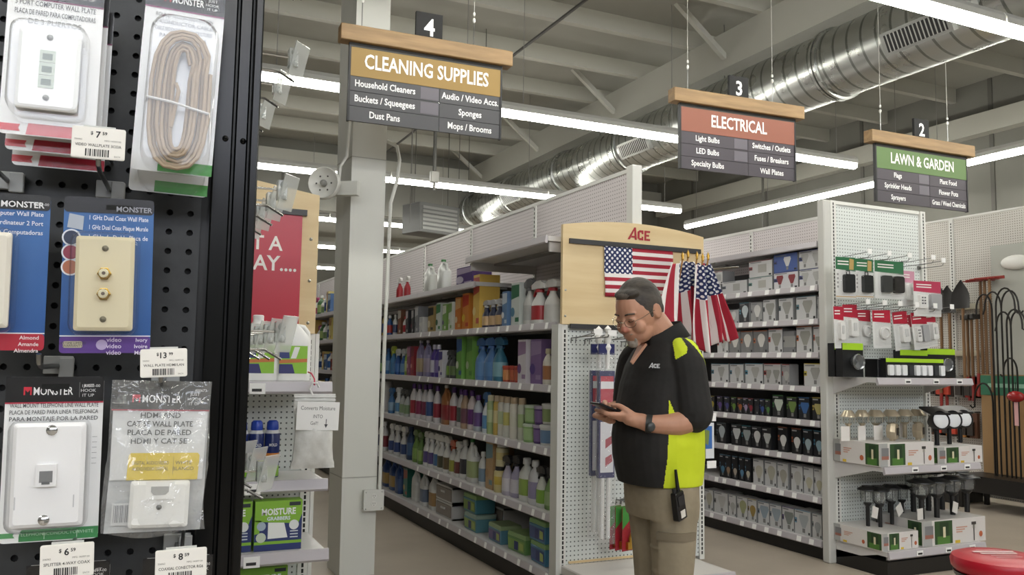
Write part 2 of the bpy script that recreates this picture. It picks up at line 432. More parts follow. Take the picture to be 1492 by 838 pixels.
# ================================================================== shelving gondolas
def shelf_mb(yA, yB, xF, xB, z, sgn):
    """steel shelf whose front edge is at x=xF, back at xB; lip 45 mm high at the front"""
    m = MB()
    m.box((min(xF, xB), yA, z-.03), (max(xF, xB), yB, z), M_shelf)
    # folded stiffener under the shelf
    m.box((min(xF+sgn*.2, xF+sgn*.26), yA+.02, z-.045), (max(xF+sgn*.2, xF+sgn*.26), yB-.02, z-.03), M_shelf_dark)
    return m
def rail_mb(yA, yB, xF, z, sgn):
    m = MB(); y0, y1 = yA+.002, yB-.002
    pr = [(xF-sgn*.004, z+.004), (xF-sgn*.014, z+.002), (xF-sgn*.02, z-.036), (xF-sgn*.012, z-.044), (xF, z-.04)]
    m.loft([[(x, y, zz) for x, zz in pr] for y in (y0, y1)], M_chan)
    return m
def tag_mb(y, xF, z, sgn, w=.034, h=.03):
    m = MB(); x = xF-sgn*.021
    m.loft([[(x+sgn*.006, yy, z+.001), (x-sgn*.001, yy, z-.036+.001), (x-sgn*.0025, yy, z-.036), (x+sgn*.0045, yy, z+.001)] for yy in (y-w/2, y+w/2)], M_tag)
    for k in range(3): m.poly([(x-sgn*.0004+sgn*.006*(1-t), yy, z+.0-.036*t) for yy, t in ((y-w*.36, .3+.2*k), (y+w*.3, .3+.2*k), (y+w*.3, .38+.2*k), (y-w*.36, .38+.2*k))], M_ink)
    return m
def standard_mb(x, y, z0, z1, axis='x', w=.035):
    """slotted upright"""
    m = MB()
    d = .012
    if axis == 'x':   # faces -x
        m.box((x-d, y-w/2, z0), (x+.03, y+w/2, z1), M_white)
        z = z0+.03
        while z < z1-.03: m.box((x-d-.0008, y-.006, z), (x-d+.004, y+.006, z+.02), C('#151515', .7)); z += .0254*1.3
    else:             # faces -y
        m.box((x-w/2, y-d, z0), (x+w/2, y+.03, z1), M_white)
        z = z0+.03
        while z < z1-.03: m.box((x-.005, y-d-.0008, z), (x+.005, y-d+.004, z+.019), C('#151515', .7)); z += .0254*1.02
    return m
BAY = 1.272
# ------------------------------------------------------------------ middle gondola (cleaning shelves on its near side)
GX, GS, GY = 2.32, 2.80, 4.36
mid = thing('shelving_gondola', 'long off-white gondola of cleaning product shelves behind the wooden board display', 'shelving', (0, 0, 0))
NB = 8
YE = GY+NB*BAY
mid_back = MB().box((GS, GY, .1), (GS+.05, YE, 2.56), M_pegX).build('back_panel', mid)
lowp = MB().box((GS-.006, GY+.02, .16), (GS-.001, YE, 1.9), C('#5a5956', .7)).build('shade_sheet', mid)  # dark sheet over the pegboard, shelf interior shade put into its colour
MB().box((GS-.005, GY, 2.56), (GS+.055, YE, 2.585), M_white).build('top_rail', mid)
MB().box((GS-.01, GY-.07, 0), (GS+.06, GY-.0, 2.60), M_white).build('end_post', mid, bevel=.004)
for k in range(1, NB): standard_mb(GS, GY+k*BAY, 1.9, 2.56).build('upright', mid)
MB().box((GX+.03, GY, 0), (3.28, YE, .1), M_kick).build('kick_plate', mid)
MIDZ = [.165, .50, .877, 1.246, 1.617]
random.seed(3)
for k in range(NB):
    ya, yb = GY+k*BAY, GY+(k+1)*BAY
    for z in MIDZ + ([2.125] if k == 0 else [1.96]):
        xf = 2.25 if z > 2 else GX
        s = shelf_mb(ya, yb, xf, GS-.007, z, 1).build('shelf', mid)
        rail_mb(ya, yb, xf, z, 1).build('price_rail', s)
        if z < 1.9 and k < 2:
            n = 7 if k == 0 else 5
            for q in range(n): tag_mb(ya+(q+.5+random.uniform(-.2, .2))*BAY/n, xf, z, 1).build('price_tag', s)
        if z > 2:
            for yy in (ya+.02, yb-.03): MB().box((xf+.02, yy, z-.09), (GS-.01, yy+.012, z-.03), M_shelf, top=(1, 1)).build('bracket', s)
# other face of the same gondola: plain shelves facing the bulb aisle
for k in range(3):
    for z in (.165, .6, 1.0, 1.4, 1.8):
        s = shelf_mb(GY+k*BAY, GY+(k+1)*BAY, 3.28, GS+.055, z, -1).build('shelf', mid)
        rail_mb(GY+k*BAY, GY+(k+1)*BAY, 3.28, z, -1).build('price_rail', s)
# ------------------------------------------------------------------ endcap of the middle gondola: pegboard, maple header board, deck
EY = 4.28
cap = thing('endcap_display', 'endcap with maple header board, white pegboard and low grey deck behind the person', 'display stand', (0, 0, 0))
MB().box((2.335, EY, .22), (3.27, EY+.03, 1.60), M_pegY).build('pegboard', cap)
MB().box((2.275, EY-.012, 0), (2.30, EY+.07, 1.602), C('#c7c8c3', .45)).build('side_panel', cap)
for x in (2.318, 3.285): standard_mb(x, EY, .2, 1.60, 'y').build('upright', cap)
b = MB(); n = 14; pts = [(2.295, 1.602), (3.30, 1.602)]
for i in range(n+1):
    t = i/n; pts.append((3.30-1.005*t, 2.183+.045*(1-(2*t-1)**2)))
b.prism(pts, EY-.02, EY+.004, M_ply)
board = b.build('header_board', cap)
lg = MB()   # emblem: slanted A with swoosh, C, E
def ace(mb, o, s, ux, uz, m):
    ux, uz, o = Vector(ux), Vector(uz), Vector(o)
    def P(pts): mb.poly([o+ux*(x*s)+uz*(z*s) for x, z in pts], m)
    P([(0, 0), (.22, 0), (.62, .72), (.62, .98)]); P([(.60, .98), (.78, .98), (.86, 0), (.66, 0)]); P([(.40, .30), (.66, .30), (.67, .16), (.32, .16)])
    P([(.92, .15), (1.12, .0), (1.13, .8), (.92, .66)]); P([(1.12, .8), (1.12, .62), (1.48, .62), (1.48, .8)]); P([(1.12, .18), (1.12, 0), (1.48, 0), (1.46, .18)]); P([(1.30, .62), (1.48, .62), (1.48, .5), (1.32, .5)]); P([(1.30, .18), (1.46, .18), (1.47, .3), (1.31, .3)])
    P([(1.55, 0), (1.74, 0), (1.76, .8), (1.57, .8)]); P([(1.74, .64), (1.76, .8), (2.12, .8), (2.10, .64)]); P([(1.74, .34), (1.75, .48), (2.02, .48), (2.0, .34)]); P([(1.74, 0), (1.75, .16), (2.12, .16), (2.10, 0)])
ace(lg, (2.735, EY-.0215, 2.128), .077, (1, 0, 0), (0, 0, 1), C('#a3202f', .5)); lg.build('emblem', board)
for z, x0, x1 in ((2.088, 2.335, 3.27), (1.592, 2.345, 2.75)):
    MB().box((x0, EY-.035, z-.014), (x1, EY-.019, z+.014), C('#3a3a3c', .4, .3)).build('clip_bar', cap)
for x, z in ((2.315, 1.65), (2.315, 1.80), (3.28, 1.65), (3.28, 2.0)):
    MB().ball((x, EY-.021, z), .007, M_steel, 8, 5).build('screw', board)
dk = MB(); dz = .245
dk.box((2.31, 3.80, dz-.05), (3.14, EY, dz), C('#c9c5c0', .4)); dk.build('deck', cap, bevel=.006)
rail_e = MB(); rail_e.loft([[(x, 3.80-d, z) for d, z in ((0, dz+.002), (.014, dz), (.02, dz-.04), (.01, dz-.052), (0, dz-.05))] for x in (2.31, 3.14)], M_chan); rail_e.build('price_rail', cap)
MB().box((2.34, 3.86, 0), (3.11, EY, dz-.05), M_kick).build('kick_plate', cap)
MB().box((2.36, EY-.012, .25), (3.1, EY-.002, .262), M_ply).build('edge_strip', cap)
# ------------------------------------------------------------------ bulb gondola and its endcap
BX, BS, BY = 4.62, 5.10, 4.62
bulb = thing('shelving_gondola', 'long grey gondola with nine shelves of light bulb cartons facing the walkway', 'shelving', (0, 0, 0))
NBB = 5; YB = BY+NBB*BAY
MB().box((BS, BY, .1), (BS+.05, YB, 2.575), M_pegX).build('back_panel', bulb)
MB().box((BS-.006, BY, .15), (BS-.001, YB, 2.2), C('#4a4a4b', .7)).build('shade_sheet', bulb)  # shade behind the bulb cartons painted as a dark sheet
MB().box((BS-.005, BY, 2.575), (BS+.055, YB, 2.6), M_white).build('top_rail', bulb)
for k in range(1, NBB): standard_mb(BS, BY+k*BAY, 2.2, 2.58).build('upright', bulb)
MB().box((BX+.03, BY, 0), (5.6, YB, .1), M_kick).build('kick_plate', bulb)
BZ = [.137, .443, .725, .986, 1.235, 1.483, 1.729, 1.976, 2.30]
for k in range(NBB):
    ya, yb = BY+k*BAY, BY+(k+1)*BAY
    for z in BZ:
        s = shelf_mb(ya, yb, BX, BS-.007, z, 1).build('shelf', bulb)
        rail_mb(ya, yb, BX, z, 1).build('price_rail', s)
        if k < 1 and z < 2.2:
            for q in range(8): tag_mb(ya+(q+.5+random.uniform(-.22, .22))*BAY/8, BX, z, 1, w=.045).build('price_tag', s)
PY = 4.55
ec = thing('endcap_display', 'tall white pegboard endcap holding doorbell packs and solar lights', 'display stand', (0, 0, 0))
MB().box((4.70, PY, .1), (5.59, PY+.03, 2.595), M_pegY).build('pegboard', ec)
MB().box((4.70, PY-.008, 2.575), (5.59, PY+.032, 2.60), M_white).build('top_rail', ec)
p = MB().box((4.60, PY-.01, .0), (4.672, PY+.06, 2.60), C('#c4c4bf', .45)).build('side_post', ec, bevel=.008)
for x in (4.69, 5.63): standard_mb(x, PY, .1, 2.60, 'y', .05).build('upright', ec)
MB().box((4.66, 4.10, 0), (5.62, PY, .10), M_kick).build('kick_plate', ec)
def end_shelf(z, yF, x0=4.66, x1=5.6):
    s = MB().box((x0, yF, z-.03), (x1, PY-.012, z), M_shelf).build('shelf', ec)
    MB().loft([[(x, yF-d, zz) for d, zz in ((0, z+.003), (.012, z+.002), (.022, z-.04), (.01, z-.05), (0, z-.045))] for x in (x0, x1+.01)], M_chan).build('price_rail', s)
    for x in (x0, x1-.012):
        MB().loft([[(x, yF+.08, z-.03), (x, PY-.012, z-.03), (x, PY-.012, z-.12)], [(x+.012, yF+.08, z-.03), (x+.012, PY-.012, z-.03), (x+.012, PY-.012, z-.12)]], M_shelf).build('bracket', s)
    for x in (x0+.28, x0+.56, x0+.8):
        m = MB().box((x-.03, yF-.0235, z-.037), (x+.03, yF-.0215, z-.004), M_tag); m.box((x-.02, yF-.0245, z-.03), (x+.02, yF-.0235, z-.018), M_ink); m.build('price_tag', s)
end_shelf(1.31, 4.16); end_shelf(.715, 4.12); end_shelf(.165, 4.10)
m = MB(); m.T = Matrix.Translation((4.78, 4.165, .14)) @ Matrix.Rotation(.25, 4, 'Y') @ Matrix.Rotation(-.2, 4, 'X')
m.box((-.06, -.004, -.10), (.06, 0, 0), M_tag); m.build('loose_tag', ec)
# ------------------------------------------------------------------ white endcap with the red poster, beyond the near pegboard
LY = 4.05
le = thing('endcap_display', 'white endcap with red poster, jugs and moisture absorber shelves left of the column', 'display stand', (0, 0, 0))
MB().box((-.1, LY, .1), (.80, LY+.03, 1.46), M_pegY).build('pegboard', le)
for x in (.82,): standard_mb(x, LY, .1, 1.50, 'y', .045).build('upright', le)
MB().box((.845, LY-.01, 0), (.862, LY+.08, 1.50), M_white).build('side_panel', le)
bb = MB(); bb.prism([(-.12, 1.50), (.835, 1.50), (.835, 2.165), (.5, 2.215), (.2, 2.225), (-.12, 2.19)], LY-.03, LY-.005, M_ply)
lb = bb.build('header_board', le)
for z in (1.55, 1.75, 1.95): MB().ball((.80, LY-.031, z), .008, M_steel, 8, 5).build('screw', lb)
for z in (2.072, 1.508): MB().box((.0, LY-.05, z-.014), (.775 if z > 2 else .74, LY-.03, z+.014), C('#2d2d2f', .4)).build('clip_bar', le)
for z, yf in ((1.28, 3.70), (.86, 3.72), (.575, 3.66), (.13, 3.62)):
    s = MB().box((-.1, yf, z-.035), (.835, LY-.012, z), M_shelf).build('shelf', le)
    MB().loft([[(x, yf-d, zz) for d, zz in ((0, z+.003), (.012, z+.002), (.02, z-.04), (.01, z-.05), (0, z-.045))] for x in (-.1, .85)], M_chan).build('price_rail', s)
    m = MB().box((.50, yf-.0225, z-.05), (.565, yf-.0205, z-.005), M_tag); m.box((.51, yf-.0235, z-.04), (.55, yf-.0225, z-.028), M_ink); m.build('price_tag', s)
MB().box((-.1, 3.68, 0), (.83, LY, .09), M_kick).build('kick_plate', le)
po = MB().box((.05, LY-.04, 1.505), (.755, LY-.034, 2.06), C('#b81c33', .3))
W_ = C('#f2ece8', .5)
po.text('T A', .094, (.668, LY-.0405, 1.885), W_, align='r', xs=.95, off=.018)
po.text('WAY....', .098, (.735, LY-.0405, 1.79), W_, align='r', xs=.95, off=.018)
tag(po.build('poster'), 'red poster with large white capital letters on the wooden header board', 'poster')
# ------------------------------------------------------------------ pegboard wall run on the far side of the garden aisle
wx = 8.3
wr = thing('shelving_gondola', 'tall white pegboard wall run of garden tools along the concrete wall', 'shelving', (0, 0, 0))
M_pegS = peg_mat('pegboard_wall', '#c6c2bb', '#6f6b65', ('Y', 'Z'), rad=.2, rough=.22)
MB().box((wx, 3.4, .05), (wx+.06, 14, 3.03), M_pegS).build('back_panel', wr)
MB().box((wx-.006, 3.4, 3.03), (wx+.066, 14, 3.05), M_white).build('top_rail', wr)
for y in (6.33, 7.6, 8.87): standard_mb(wx, y, .1, 3.03, 'x', .05).build('upright', wr)
s = MB().box((7.82, 6.05, .25), (wx-.01, 12, .285), M_shelf).build('base_shelf', wr)
rail_mb(6.05, 12, 7.82, .285, 1).build('price_rail', s)
MB().box((7.86, 6.05, 0), (wx-.01, 12, .25), M_kick).build('kick_plate', wr)
# ================================================================== hanging aisle signs
SY = 4.8
def sign(px0, px1, col, title, rows, num, label, slope):
    """px0, px1: ends of the wooden beam"""
    a, b = ony(px0[0], px0[1], SY), ony(px1[0], px1[1], SY)
    w = b.x-a.x; cx = (a.x+b.x)/2; zt = (a.z+b.z)/2
    t = thing('aisle_sign', label, 'sign', (cx, SY, zt), slope)
    MB().box((-w/2, -.045, -.098), (w/2, .045, 0), M_wood).build('beam', t, bevel=.004)
    pw = w*.435
    hd = MB().box((-pw, -.012, -.30), (pw, .012, -.099), C(col, .55)); hd.box((-pw-.012, -.014, -.575), (-pw, .014, -.099), C('#1b1b1d', .5)); hd.box((pw, -.014, -.575), (pw+.012, .014, -.099), C('#1b1b1d', .5))
    hd.box((-pw, -.0135, -.125), (pw, .0, -.099), C('#2a2a26', .5))
    hd.text(title, .124, (0, -.0145, -.245), C('#f3f0ea', .5), xs=.76 if len(title) > 13 else .72, off=.020, width=1.66*pw)
    hd.build('title_panel', t)
    for r, (l, rr) in enumerate(rows):
        z1 = -.300-r*.0915; z0 = z1-.0885
        for s, x0, x1, txt in ((0, -pw, .075, l), (1, .079, pw, rr)):
            m = MB().box((x0, -.009, z0), (x1, .009, z1), C('#48434a', .5) if col != '#96793f' else C('#48484b', .5))
            if s == 0 and r < 2: m.box((-.045, -.0105, z0+.008), (.07, -.008, z1-.008), C('#66626a', .45))
            m.text(txt, .057, (((x0+(-.05)) if s == 0 else (x0+x1))/2, -.0102, z0+.028), C('#f0f0f0', .5), xs=.82, off=.020, width=(.37 if s == 0 else .395))
            m.build('listing_slat', t)
    n = MB().box((-.085, -.012, .001), (.085, .012, .165), C('#0d0d0e', .7))
    n.text(num, .15, (0, -.0135, .022), C('#f4f4f4', .4), xs=.9, off=.022); n.build('number_plate', t, bevel=.002)
    for x in (-w*.38, w*.27):
        ch = MB().cyl((x, 0, 0), (x, 0, .17), .003, M_wire, 5)
        ch.ball((x, 0, .175), (.010, .010, .018), M_white, 8, 6); ch.ball((x, 0, .215), (.008, .008, .014), M_white, 8, 6)
        ch.cyl((x, 0, .22), (x, 0, ZC-zt-.22), .0022, C('#b7b6b0', .5), 5); ch.build('hanging_cable', t)
    return t
sign((496, 37), (742, 77), '#96793f', 'CLEANING SUPPLIES', [('Household Cleaners', 'Audio / Video Accs.'), ('Buckets / Squeegees', 'Sponges'), ('Dust Pans', 'Mops / Brooms')], '4', 'hanging sign with mustard gold title panel and number four on top', -.035)
sign((982, 127), (1162, 159), '#8d5543', 'ELECTRICAL', [('Light Bulbs', 'Switches / Outlets'), ('LED Bulbs', 'Fuses / Breakers'), ('Specialty Bulbs', 'Wall Plates')], '3', 'hanging sign with rust red title panel and number three on top', -.06)
sign((1266, 191), (1412, 213), '#5c7845', 'LAWN & GARDEN', [('Flags', 'Plant Food'), ('Sprinkler Heads', 'Flower Pots'), ('Sprayers', 'Grass / Weed Chemicals')], '2', 'hanging sign with olive green title panel and number two on top', -.02)
# ------------------------------------------------------------------ conduit drops and the heater hung near the end of the duct
def drop(px, py, Y, label, r=.012, col='#4c4b47', box=True):
    p = ony(px, py, Y); t = thing('conduit_drop', label, 'conduit', p, 0)
    MB().cyl((0, 0, 0), (0, 0, ZC-p.z), r, C(col, .5), 8).build('pipe', t, smooth=True)
    if box:
        m = MB(); m.box((-.05, -.03, -.13), (.05, .03, .0), C('#8f8e88', .45)); m.build('junction_box', t, bevel=.006)
        MB().cyl((0, 0, -.22), (0, 0, -.13), .016, C('#7d7c77', .5), 8).build('connector', t)
drop(633, 250, 9.0, 'dark conduit drop with grey junction box hanging below the mustard sign', .022)
drop(1112, 332, 11.5, 'plain grey conduit drop hanging below the rust red sign', .022, '#6f6e69', False)
for k, (px, py, Y, nm) in enumerate(((597, 325, 12.5, 'thin dark rod hanging beside the column'), (668, 300, 13.2, 'thin rod hanging left of the wide duct'), (682, 300, 13.4, 'second thin rod hanging left of the wide duct'), (706, 190, 9.0, 'thin rod hanging behind the mustard sign'))):
    drop(px, py, Y, nm, .006, '#56554f', False)
hp = ony(628, 322, 13.4); t = thing('unit_heater', 'grey boxy unit heater hanging near the far end of the duct', 'heater', hp, .3)
m = MB(); m.box((-.42, -.25, -.25), (.42, .25, .25), C('#6a6b6a', .5)); m.build('cabinet', t, bevel=.01)
m = MB()
for k in range(6): m.box((-.36, -.262, -.2+k*.07), (.36, -.249, -.16+k*.07), C('#8f908d', .4, .3))
m.build('louvre_panel', t)
for x in (-.35, .35): MB().cyl((x, 0, .25), (x, 0, ZC-hp.z), .008, C('#56554f', .5), 6).build('hanger_rod', t)
# ================================================================== black pegboard unit close to the camera
NA = -.08                                  # the unit stands turned a little
NU = Vector((math.cos(NA), math.sin(NA), 0)); NN = Vector((-math.sin(NA), math.cos(NA), 0))
ND = 1.175
def near(px, py, dist): d = ray(px, py); return CAM0 + d*(dist/d.dot(NN))
def uz(px, py, dist=ND): p = near(px, py, dist); return p.dot(NU), p.z
NO = NN*ND
near_unit = thing('pegboard_stand', 'black perforated pegboard stand with glossy black post close to the camera', 'display stand', NO, NA)
u1 = uz(309, 240)[0]; u2 = uz(377, 240)[0]-.002
M_npeg = noise_mat('black_pegboard', '#292b2d', '#2f3133', scale=40, rough=.5, bump=.05)
def real_peg(x0, x1, z0, z1, p=.0254, r=.0043, offx=0, offz=0):
    m = MB(); nx = int((x1-x0)/p); nz = int((z1-z0)/p); x1 = x0+nx*p; z1 = z0+nz*p
    hole = C('#08080a', .8)
    corner = [[m.add((x0+i*p, 0, z0+k*p)) for i in range(nx+1)] for k in range(nz+1)]
    mid_x = [[m.add((x0+(i+.5)*p, 0, z0+k*p)) for i in range(nx)] for k in range(nz+1)]
    mid_z = [[m.add((x0+i*p, 0, z0+(k+.5)*p)) for i in range(nx+1)] for k in range(nz)]
    for k in range(nz):
        for i in range(nx):
            cx, cz = x0+(i+.5)*p, z0+(k+.5)*p
            rim = [m.add((cx+r*math.cos(PI/4*j), 0, cz+r*math.sin(PI/4*j))) for j in range(8)]
            inn = [m.add((cx+r*math.cos(PI/4*j), .006, cz+r*math.sin(PI/4*j))) for j in range(8)]
            out = [mid_z[k][i+1], corner[k+1][i+1], mid_x[k+1][i], corner[k+1][i], mid_z[k][i], corner[k][i], mid_x[k][i], corner[k][i+1]]
            for j in range(8):
                q = (j+1) % 8
                m.face((rim[j], out[j], out[q], rim[q]), M_npeg); m.face((inn[j], rim[j], rim[q], inn[q]), hole)
            m.face(inn, hole)
    return m, x1, z1
h0 = uz(59, 237.5); pz0 = h0[1]-.0127-.0254*34; px0 = h0[0]-.0127-.0254*14
pm, pxe, pze = real_peg(px0, u1+.004, pz0, 2.0)
pm.build('pegboard', near_unit)
bk = MB().box((px0-.02, .008, .05), (u2-.005, 1.75, 2.42), M_black); bk.build('body', near_unit)
MB().box((px0, .0, .05), (pxe, .008, pz0), M_npeg).build('lower_panel', near_unit)
M_gl = C('#0a0b0c', .22, 0, .35)
wp = (u2-u1)
MB().box((u1, -.012, 0), (u1+wp*.42, .03, 2.05), M_gl).build('post', near_unit, bevel=.002)
MB().box((u1+wp*.47, -.004, 0), (u1+wp*.76, .03, 2.05), M_gl).build('post', near_unit, bevel=.002)
MB().box((u1+wp*.80, -.018, 0), (u2, .03, 2.05), M_gl).build('post', near_unit, bevel=.002)
MB().box((u1+wp*.42, .006, 0), (u1+wp*.8, .03, 2.05), M_black).build('groove_strip', near_unit)
for px, py in ((328, 205), (354, 207)):
    a = uz(px, py); mm = MB(); mm.T = Matrix.Translation((a[0], -.013 if px < 340 else -.005, a[1])); mm.ball((0, 0, 0), (.004, .003, .004), M_gl, 10, 6); mm.build('screw', near_unit)
# ------------------------------------------------------------------ hanging packs
def fit4(TL, TR, BR, BL, dist):
    q = [Vector(uz(p[0], p[1], dist)) for p in (TL, TR, BR, BL)]
    w = ((q[1]-q[0]).length+(q[2]-q[3]).length)/2; h = ((q[0]-q[3]).length+(q[1]-q[2]).length)/2
    c = sum(q, Vector((0, 0)))/4; up = (q[0]+q[1]-q[2]-q[3]); roll = math.atan2(up.x, up.y)
    return NU*c.x+NN*dist+Vector((0, 0, c.y)), w, h, roll
def near_thing(name, label, cat, fit):
    t = thing(name, label, cat, fit[0]); t.rotation_euler = (0, fit[3], NA); return t
M_clear = clear_mat('clear_blister', rough=.06, bump=.05, bscale=9, gain=.9, milk=.03)
M_flat = clear_mat('clear_cover_film', rough=.1, bump=.05, bscale=9, gain=.3)
M_bag = clear_mat('clear_bag', rough=.08, bump=.9, bscale=26, milk=.15, gain=1.5)
K_, Wt, Ivory = C('#151517', .35), C('#e9eaea', .4), C('#d9cfae', .4)
def header(m, w, h, hh, e, line='#8a3a5a', small=None, logo=True, lx=-.02):
    m.poly([(-w/2, e, h/2-hh), (w/2, e, h/2-hh), (w/2, e, h/2), (-w/2, e, h/2)], K_)
    m.poly([(-w/2, e-.0002, h/2-hh-.0016), (w/2, e-.0002, h/2-hh-.0016), (w/2, e-.0002, h/2-hh), (-w/2, e-.0002, h/2-hh)], C(line, .4))
    if logo:
        z = h/2-hh+.008
        m.poly([(w*(lx-.30), e-.0004, z), (w*(lx-.285), e-.0004, z), (w*(lx-.285), e-.0004, z+.006), (w*(lx-.26), e-.0004, z+.003), (w*(lx-.235), e-.0004, z+.006), (w*(lx-.235), e-.0004, z), (w*(lx-.22), e-.0004, z), (w*(lx-.22), e-.0004, z+.009), (w*(lx-.30), e-.0004, z+.009)], C('#c8283c', .4))
        m.text('MONSTER', .0125, (w*(lx+.0), e-.0004, z), C('#f2f2f2', .4), xs=1.05, off=.010, width=w*.40)
        m.box((w*.245, e-.0005, z-.003), (w*.248, e, z+.014), C('#8a8a8a', .4))
        for k, s in enumerate(('JUST', 'HOOK', 'IT UP')): m.text(s, .0048, (w*.34, e-.0004, z+.0085-k*.0055), C('#e2e2e2', .4), xs=1.1)
    if small: m.text(small, .0045, (w*.46, e-.0004, h/2-.012), C('#e2e2e2', .4), align='r')
def hang_hole(m, x, z, e):
    m.poly([(x-.014, e-.0006, z-.003), (x-.005, e-.0006, z-.003), (x, e-.0006, z-.006), (x+.005, e-.0006, z-.003), (x+.014, e-.0006, z-.003), (x+.014, e-.0006, z+.003), (x-.014, e-.0006, z+.003)], C('#050505', .8))
def lines(m, L, z, e, size, col, step=1.35, xs=1.0, width=None, off=.006):
    for k, s in enumerate(L): m.text(s, size, (0, e-.0005, z-k*size*step), C(col, .5), xs=xs, width=width, off=off)
def wallplate(t, cx, cz, w, h, y, mat, name='wall_plate'):
    m = MB(); m.T = Matrix.Translation((cx, y, cz)); b = .004
    o = rrect(-w/2, w/2, -h/2, h/2, .003, 2); i = rrect(-w/2+b, w/2-b, -h/2+b, h/2-b, .003, 2)
    m.loft([[(p[0], 0, p[1]) for p in o], [(p[0], -.004, p[1]) for p in o], [(p[0], -.007, p[1]) for p in i]], mat)
    return m.build(name, t)
def blister(t, cx, cz, w, h, dep, y=0, r=.012, name='blister', ins=.008):
    m = MB()
    rings = []
    for a, d in ((0, 0), (.0008, -dep*.8), (ins*.5, -dep), ):
        rings.append([(cx+p[0], y+d, cz+p[1]) for p in rrect(-w/2+a, w/2-a, -h/2+a, h/2-a, r, 4)])
    m.loft(rings, M_clear, cap=False); m.poly(rings[-1], M_clear); return m.build(name, t, smooth=True)
def flange(t, w, h, y, r=.006):
    m = MB(); m.prism(rrect(-w/2, w/2, -h/2, h/2, r, 3), y-.0018, y-.0014, M_flat); return m.build('clear_cover', t)
def screw(t, cx, cz, y, r=.0042, mat=None):
    m = MB(); m.T = Matrix.Translation((cx, y, cz)) @ Matrix.Rotation(PI/2, 4, 'X')
    m.lathe([(r, 0), (r, .001), (r*.6, .0025), (.0001, .003)], mat or M_chrome, n=12)
    m.build('screw', t, smooth=True)
# --- telephone wall plate pack
def phone_pack():
    f = fit4((9.5, 546), (152, 552), (142, 787), (-3, 790), 1.08); w, h = f[1], f[2]
    t = near_thing('wall_plate_pack', 'white blister pack with telephone wall plate, black header and green bottom band', 'pack', f)
    m = MB(); m.prism(rrect(-w/2, w/2, -h/2, h/2, .005), 0, .001, Wt); e = -.0003
    header(m, w, h, h*.155, e, '#b03048', '140053-00')
    lines(m, ['WALL MOUNT TELEPHONE LINE WALL PLATE', 'PLACA DE PARED PARA LINEA TELEFONICA', 'PARA MONTAJE POR LA PARED'], h/2-h*.188, e, .0066, '#4c4f53', width=w*.90, step=1.12)
    m.prism([(-w*.30, -h/2+.001), (w*.5, -h/2+.001), (w*.5, -h/2+h*.075), (-w*.27, -h/2+h*.075), (-w*.30, -h/2+h*.06)], e-.0002, e, C('#3f8a52', .4))
    for x, s in ((-.17, 'TELEPHONE'), (.12, '4-CONDUCTOR'), (.37, 'WHITE')): m.text(s, .0052, (w*x, e-.0006, -h/2+h*.038), C('#b8dcc0', .5))
    for x in (-.05, .28): m.box((w*x, e-.0007, -h/2+h*.015), (w*x+.0006, e-.0003, -h/2+h*.06), C('#b8dcc0', .5))
    m.prism([(-w*.5, -h/2+h*.03), (-w*.34, -h/2+h*.03), (-w*.36, -h/2+h*.045), (-w*.34, -h/2+h*.06), (-w*.5, -h/2+h*.06)], e-.0003, e, C('#5a9c64', .5))
    for k in range(6): m.box((w*.40, e-.0002, -h*.04+k*.006), (w*.45, e, -h*.038+k*.006), C('#6a6d70', .5))
    hang_hole(m, 0.0, h/2-.011, e); m.build('card', t)
    pw, ph = w*.73, h*.625; cz = -h*.092
    p = wallplate(t, -w*.02, cz, pw, ph, -.006, C('#f1f1f2', .3))
    for z in (ph*.43, -ph*.43): screw(p, -w*.02+.002*(1 if z > 0 else -1), cz+z, -.013, .0058)
    j = MB(); j.T = Matrix.Translation((-w*.03, -.013, cz-.0))
    j.box((-.010, -.006, -.012), (.010, 0, .012), C('#eeeeef', .35)); j.box((-.0065, -.0064, -.0075), (.0065, -.006, .005), C('#77787a', .4)); j.box((-.004, -.0066, -.0095), (.004, -.006, -.0065), C('#5c5d60', .4)); j.build('jack', p)
    for x in (-pw*.44, pw*.36): MB().box((x-w*.02, -.0135, cz-ph*.32), (x-w*.02+.0012, -.0128, cz-ph*.2), C('#c4c5c8', .4)).build('slot', p)
    blister(t, -w*.02, cz, pw*1.12, ph*1.09, .026); flange(t, w, h, -.0004)
phone_pack()
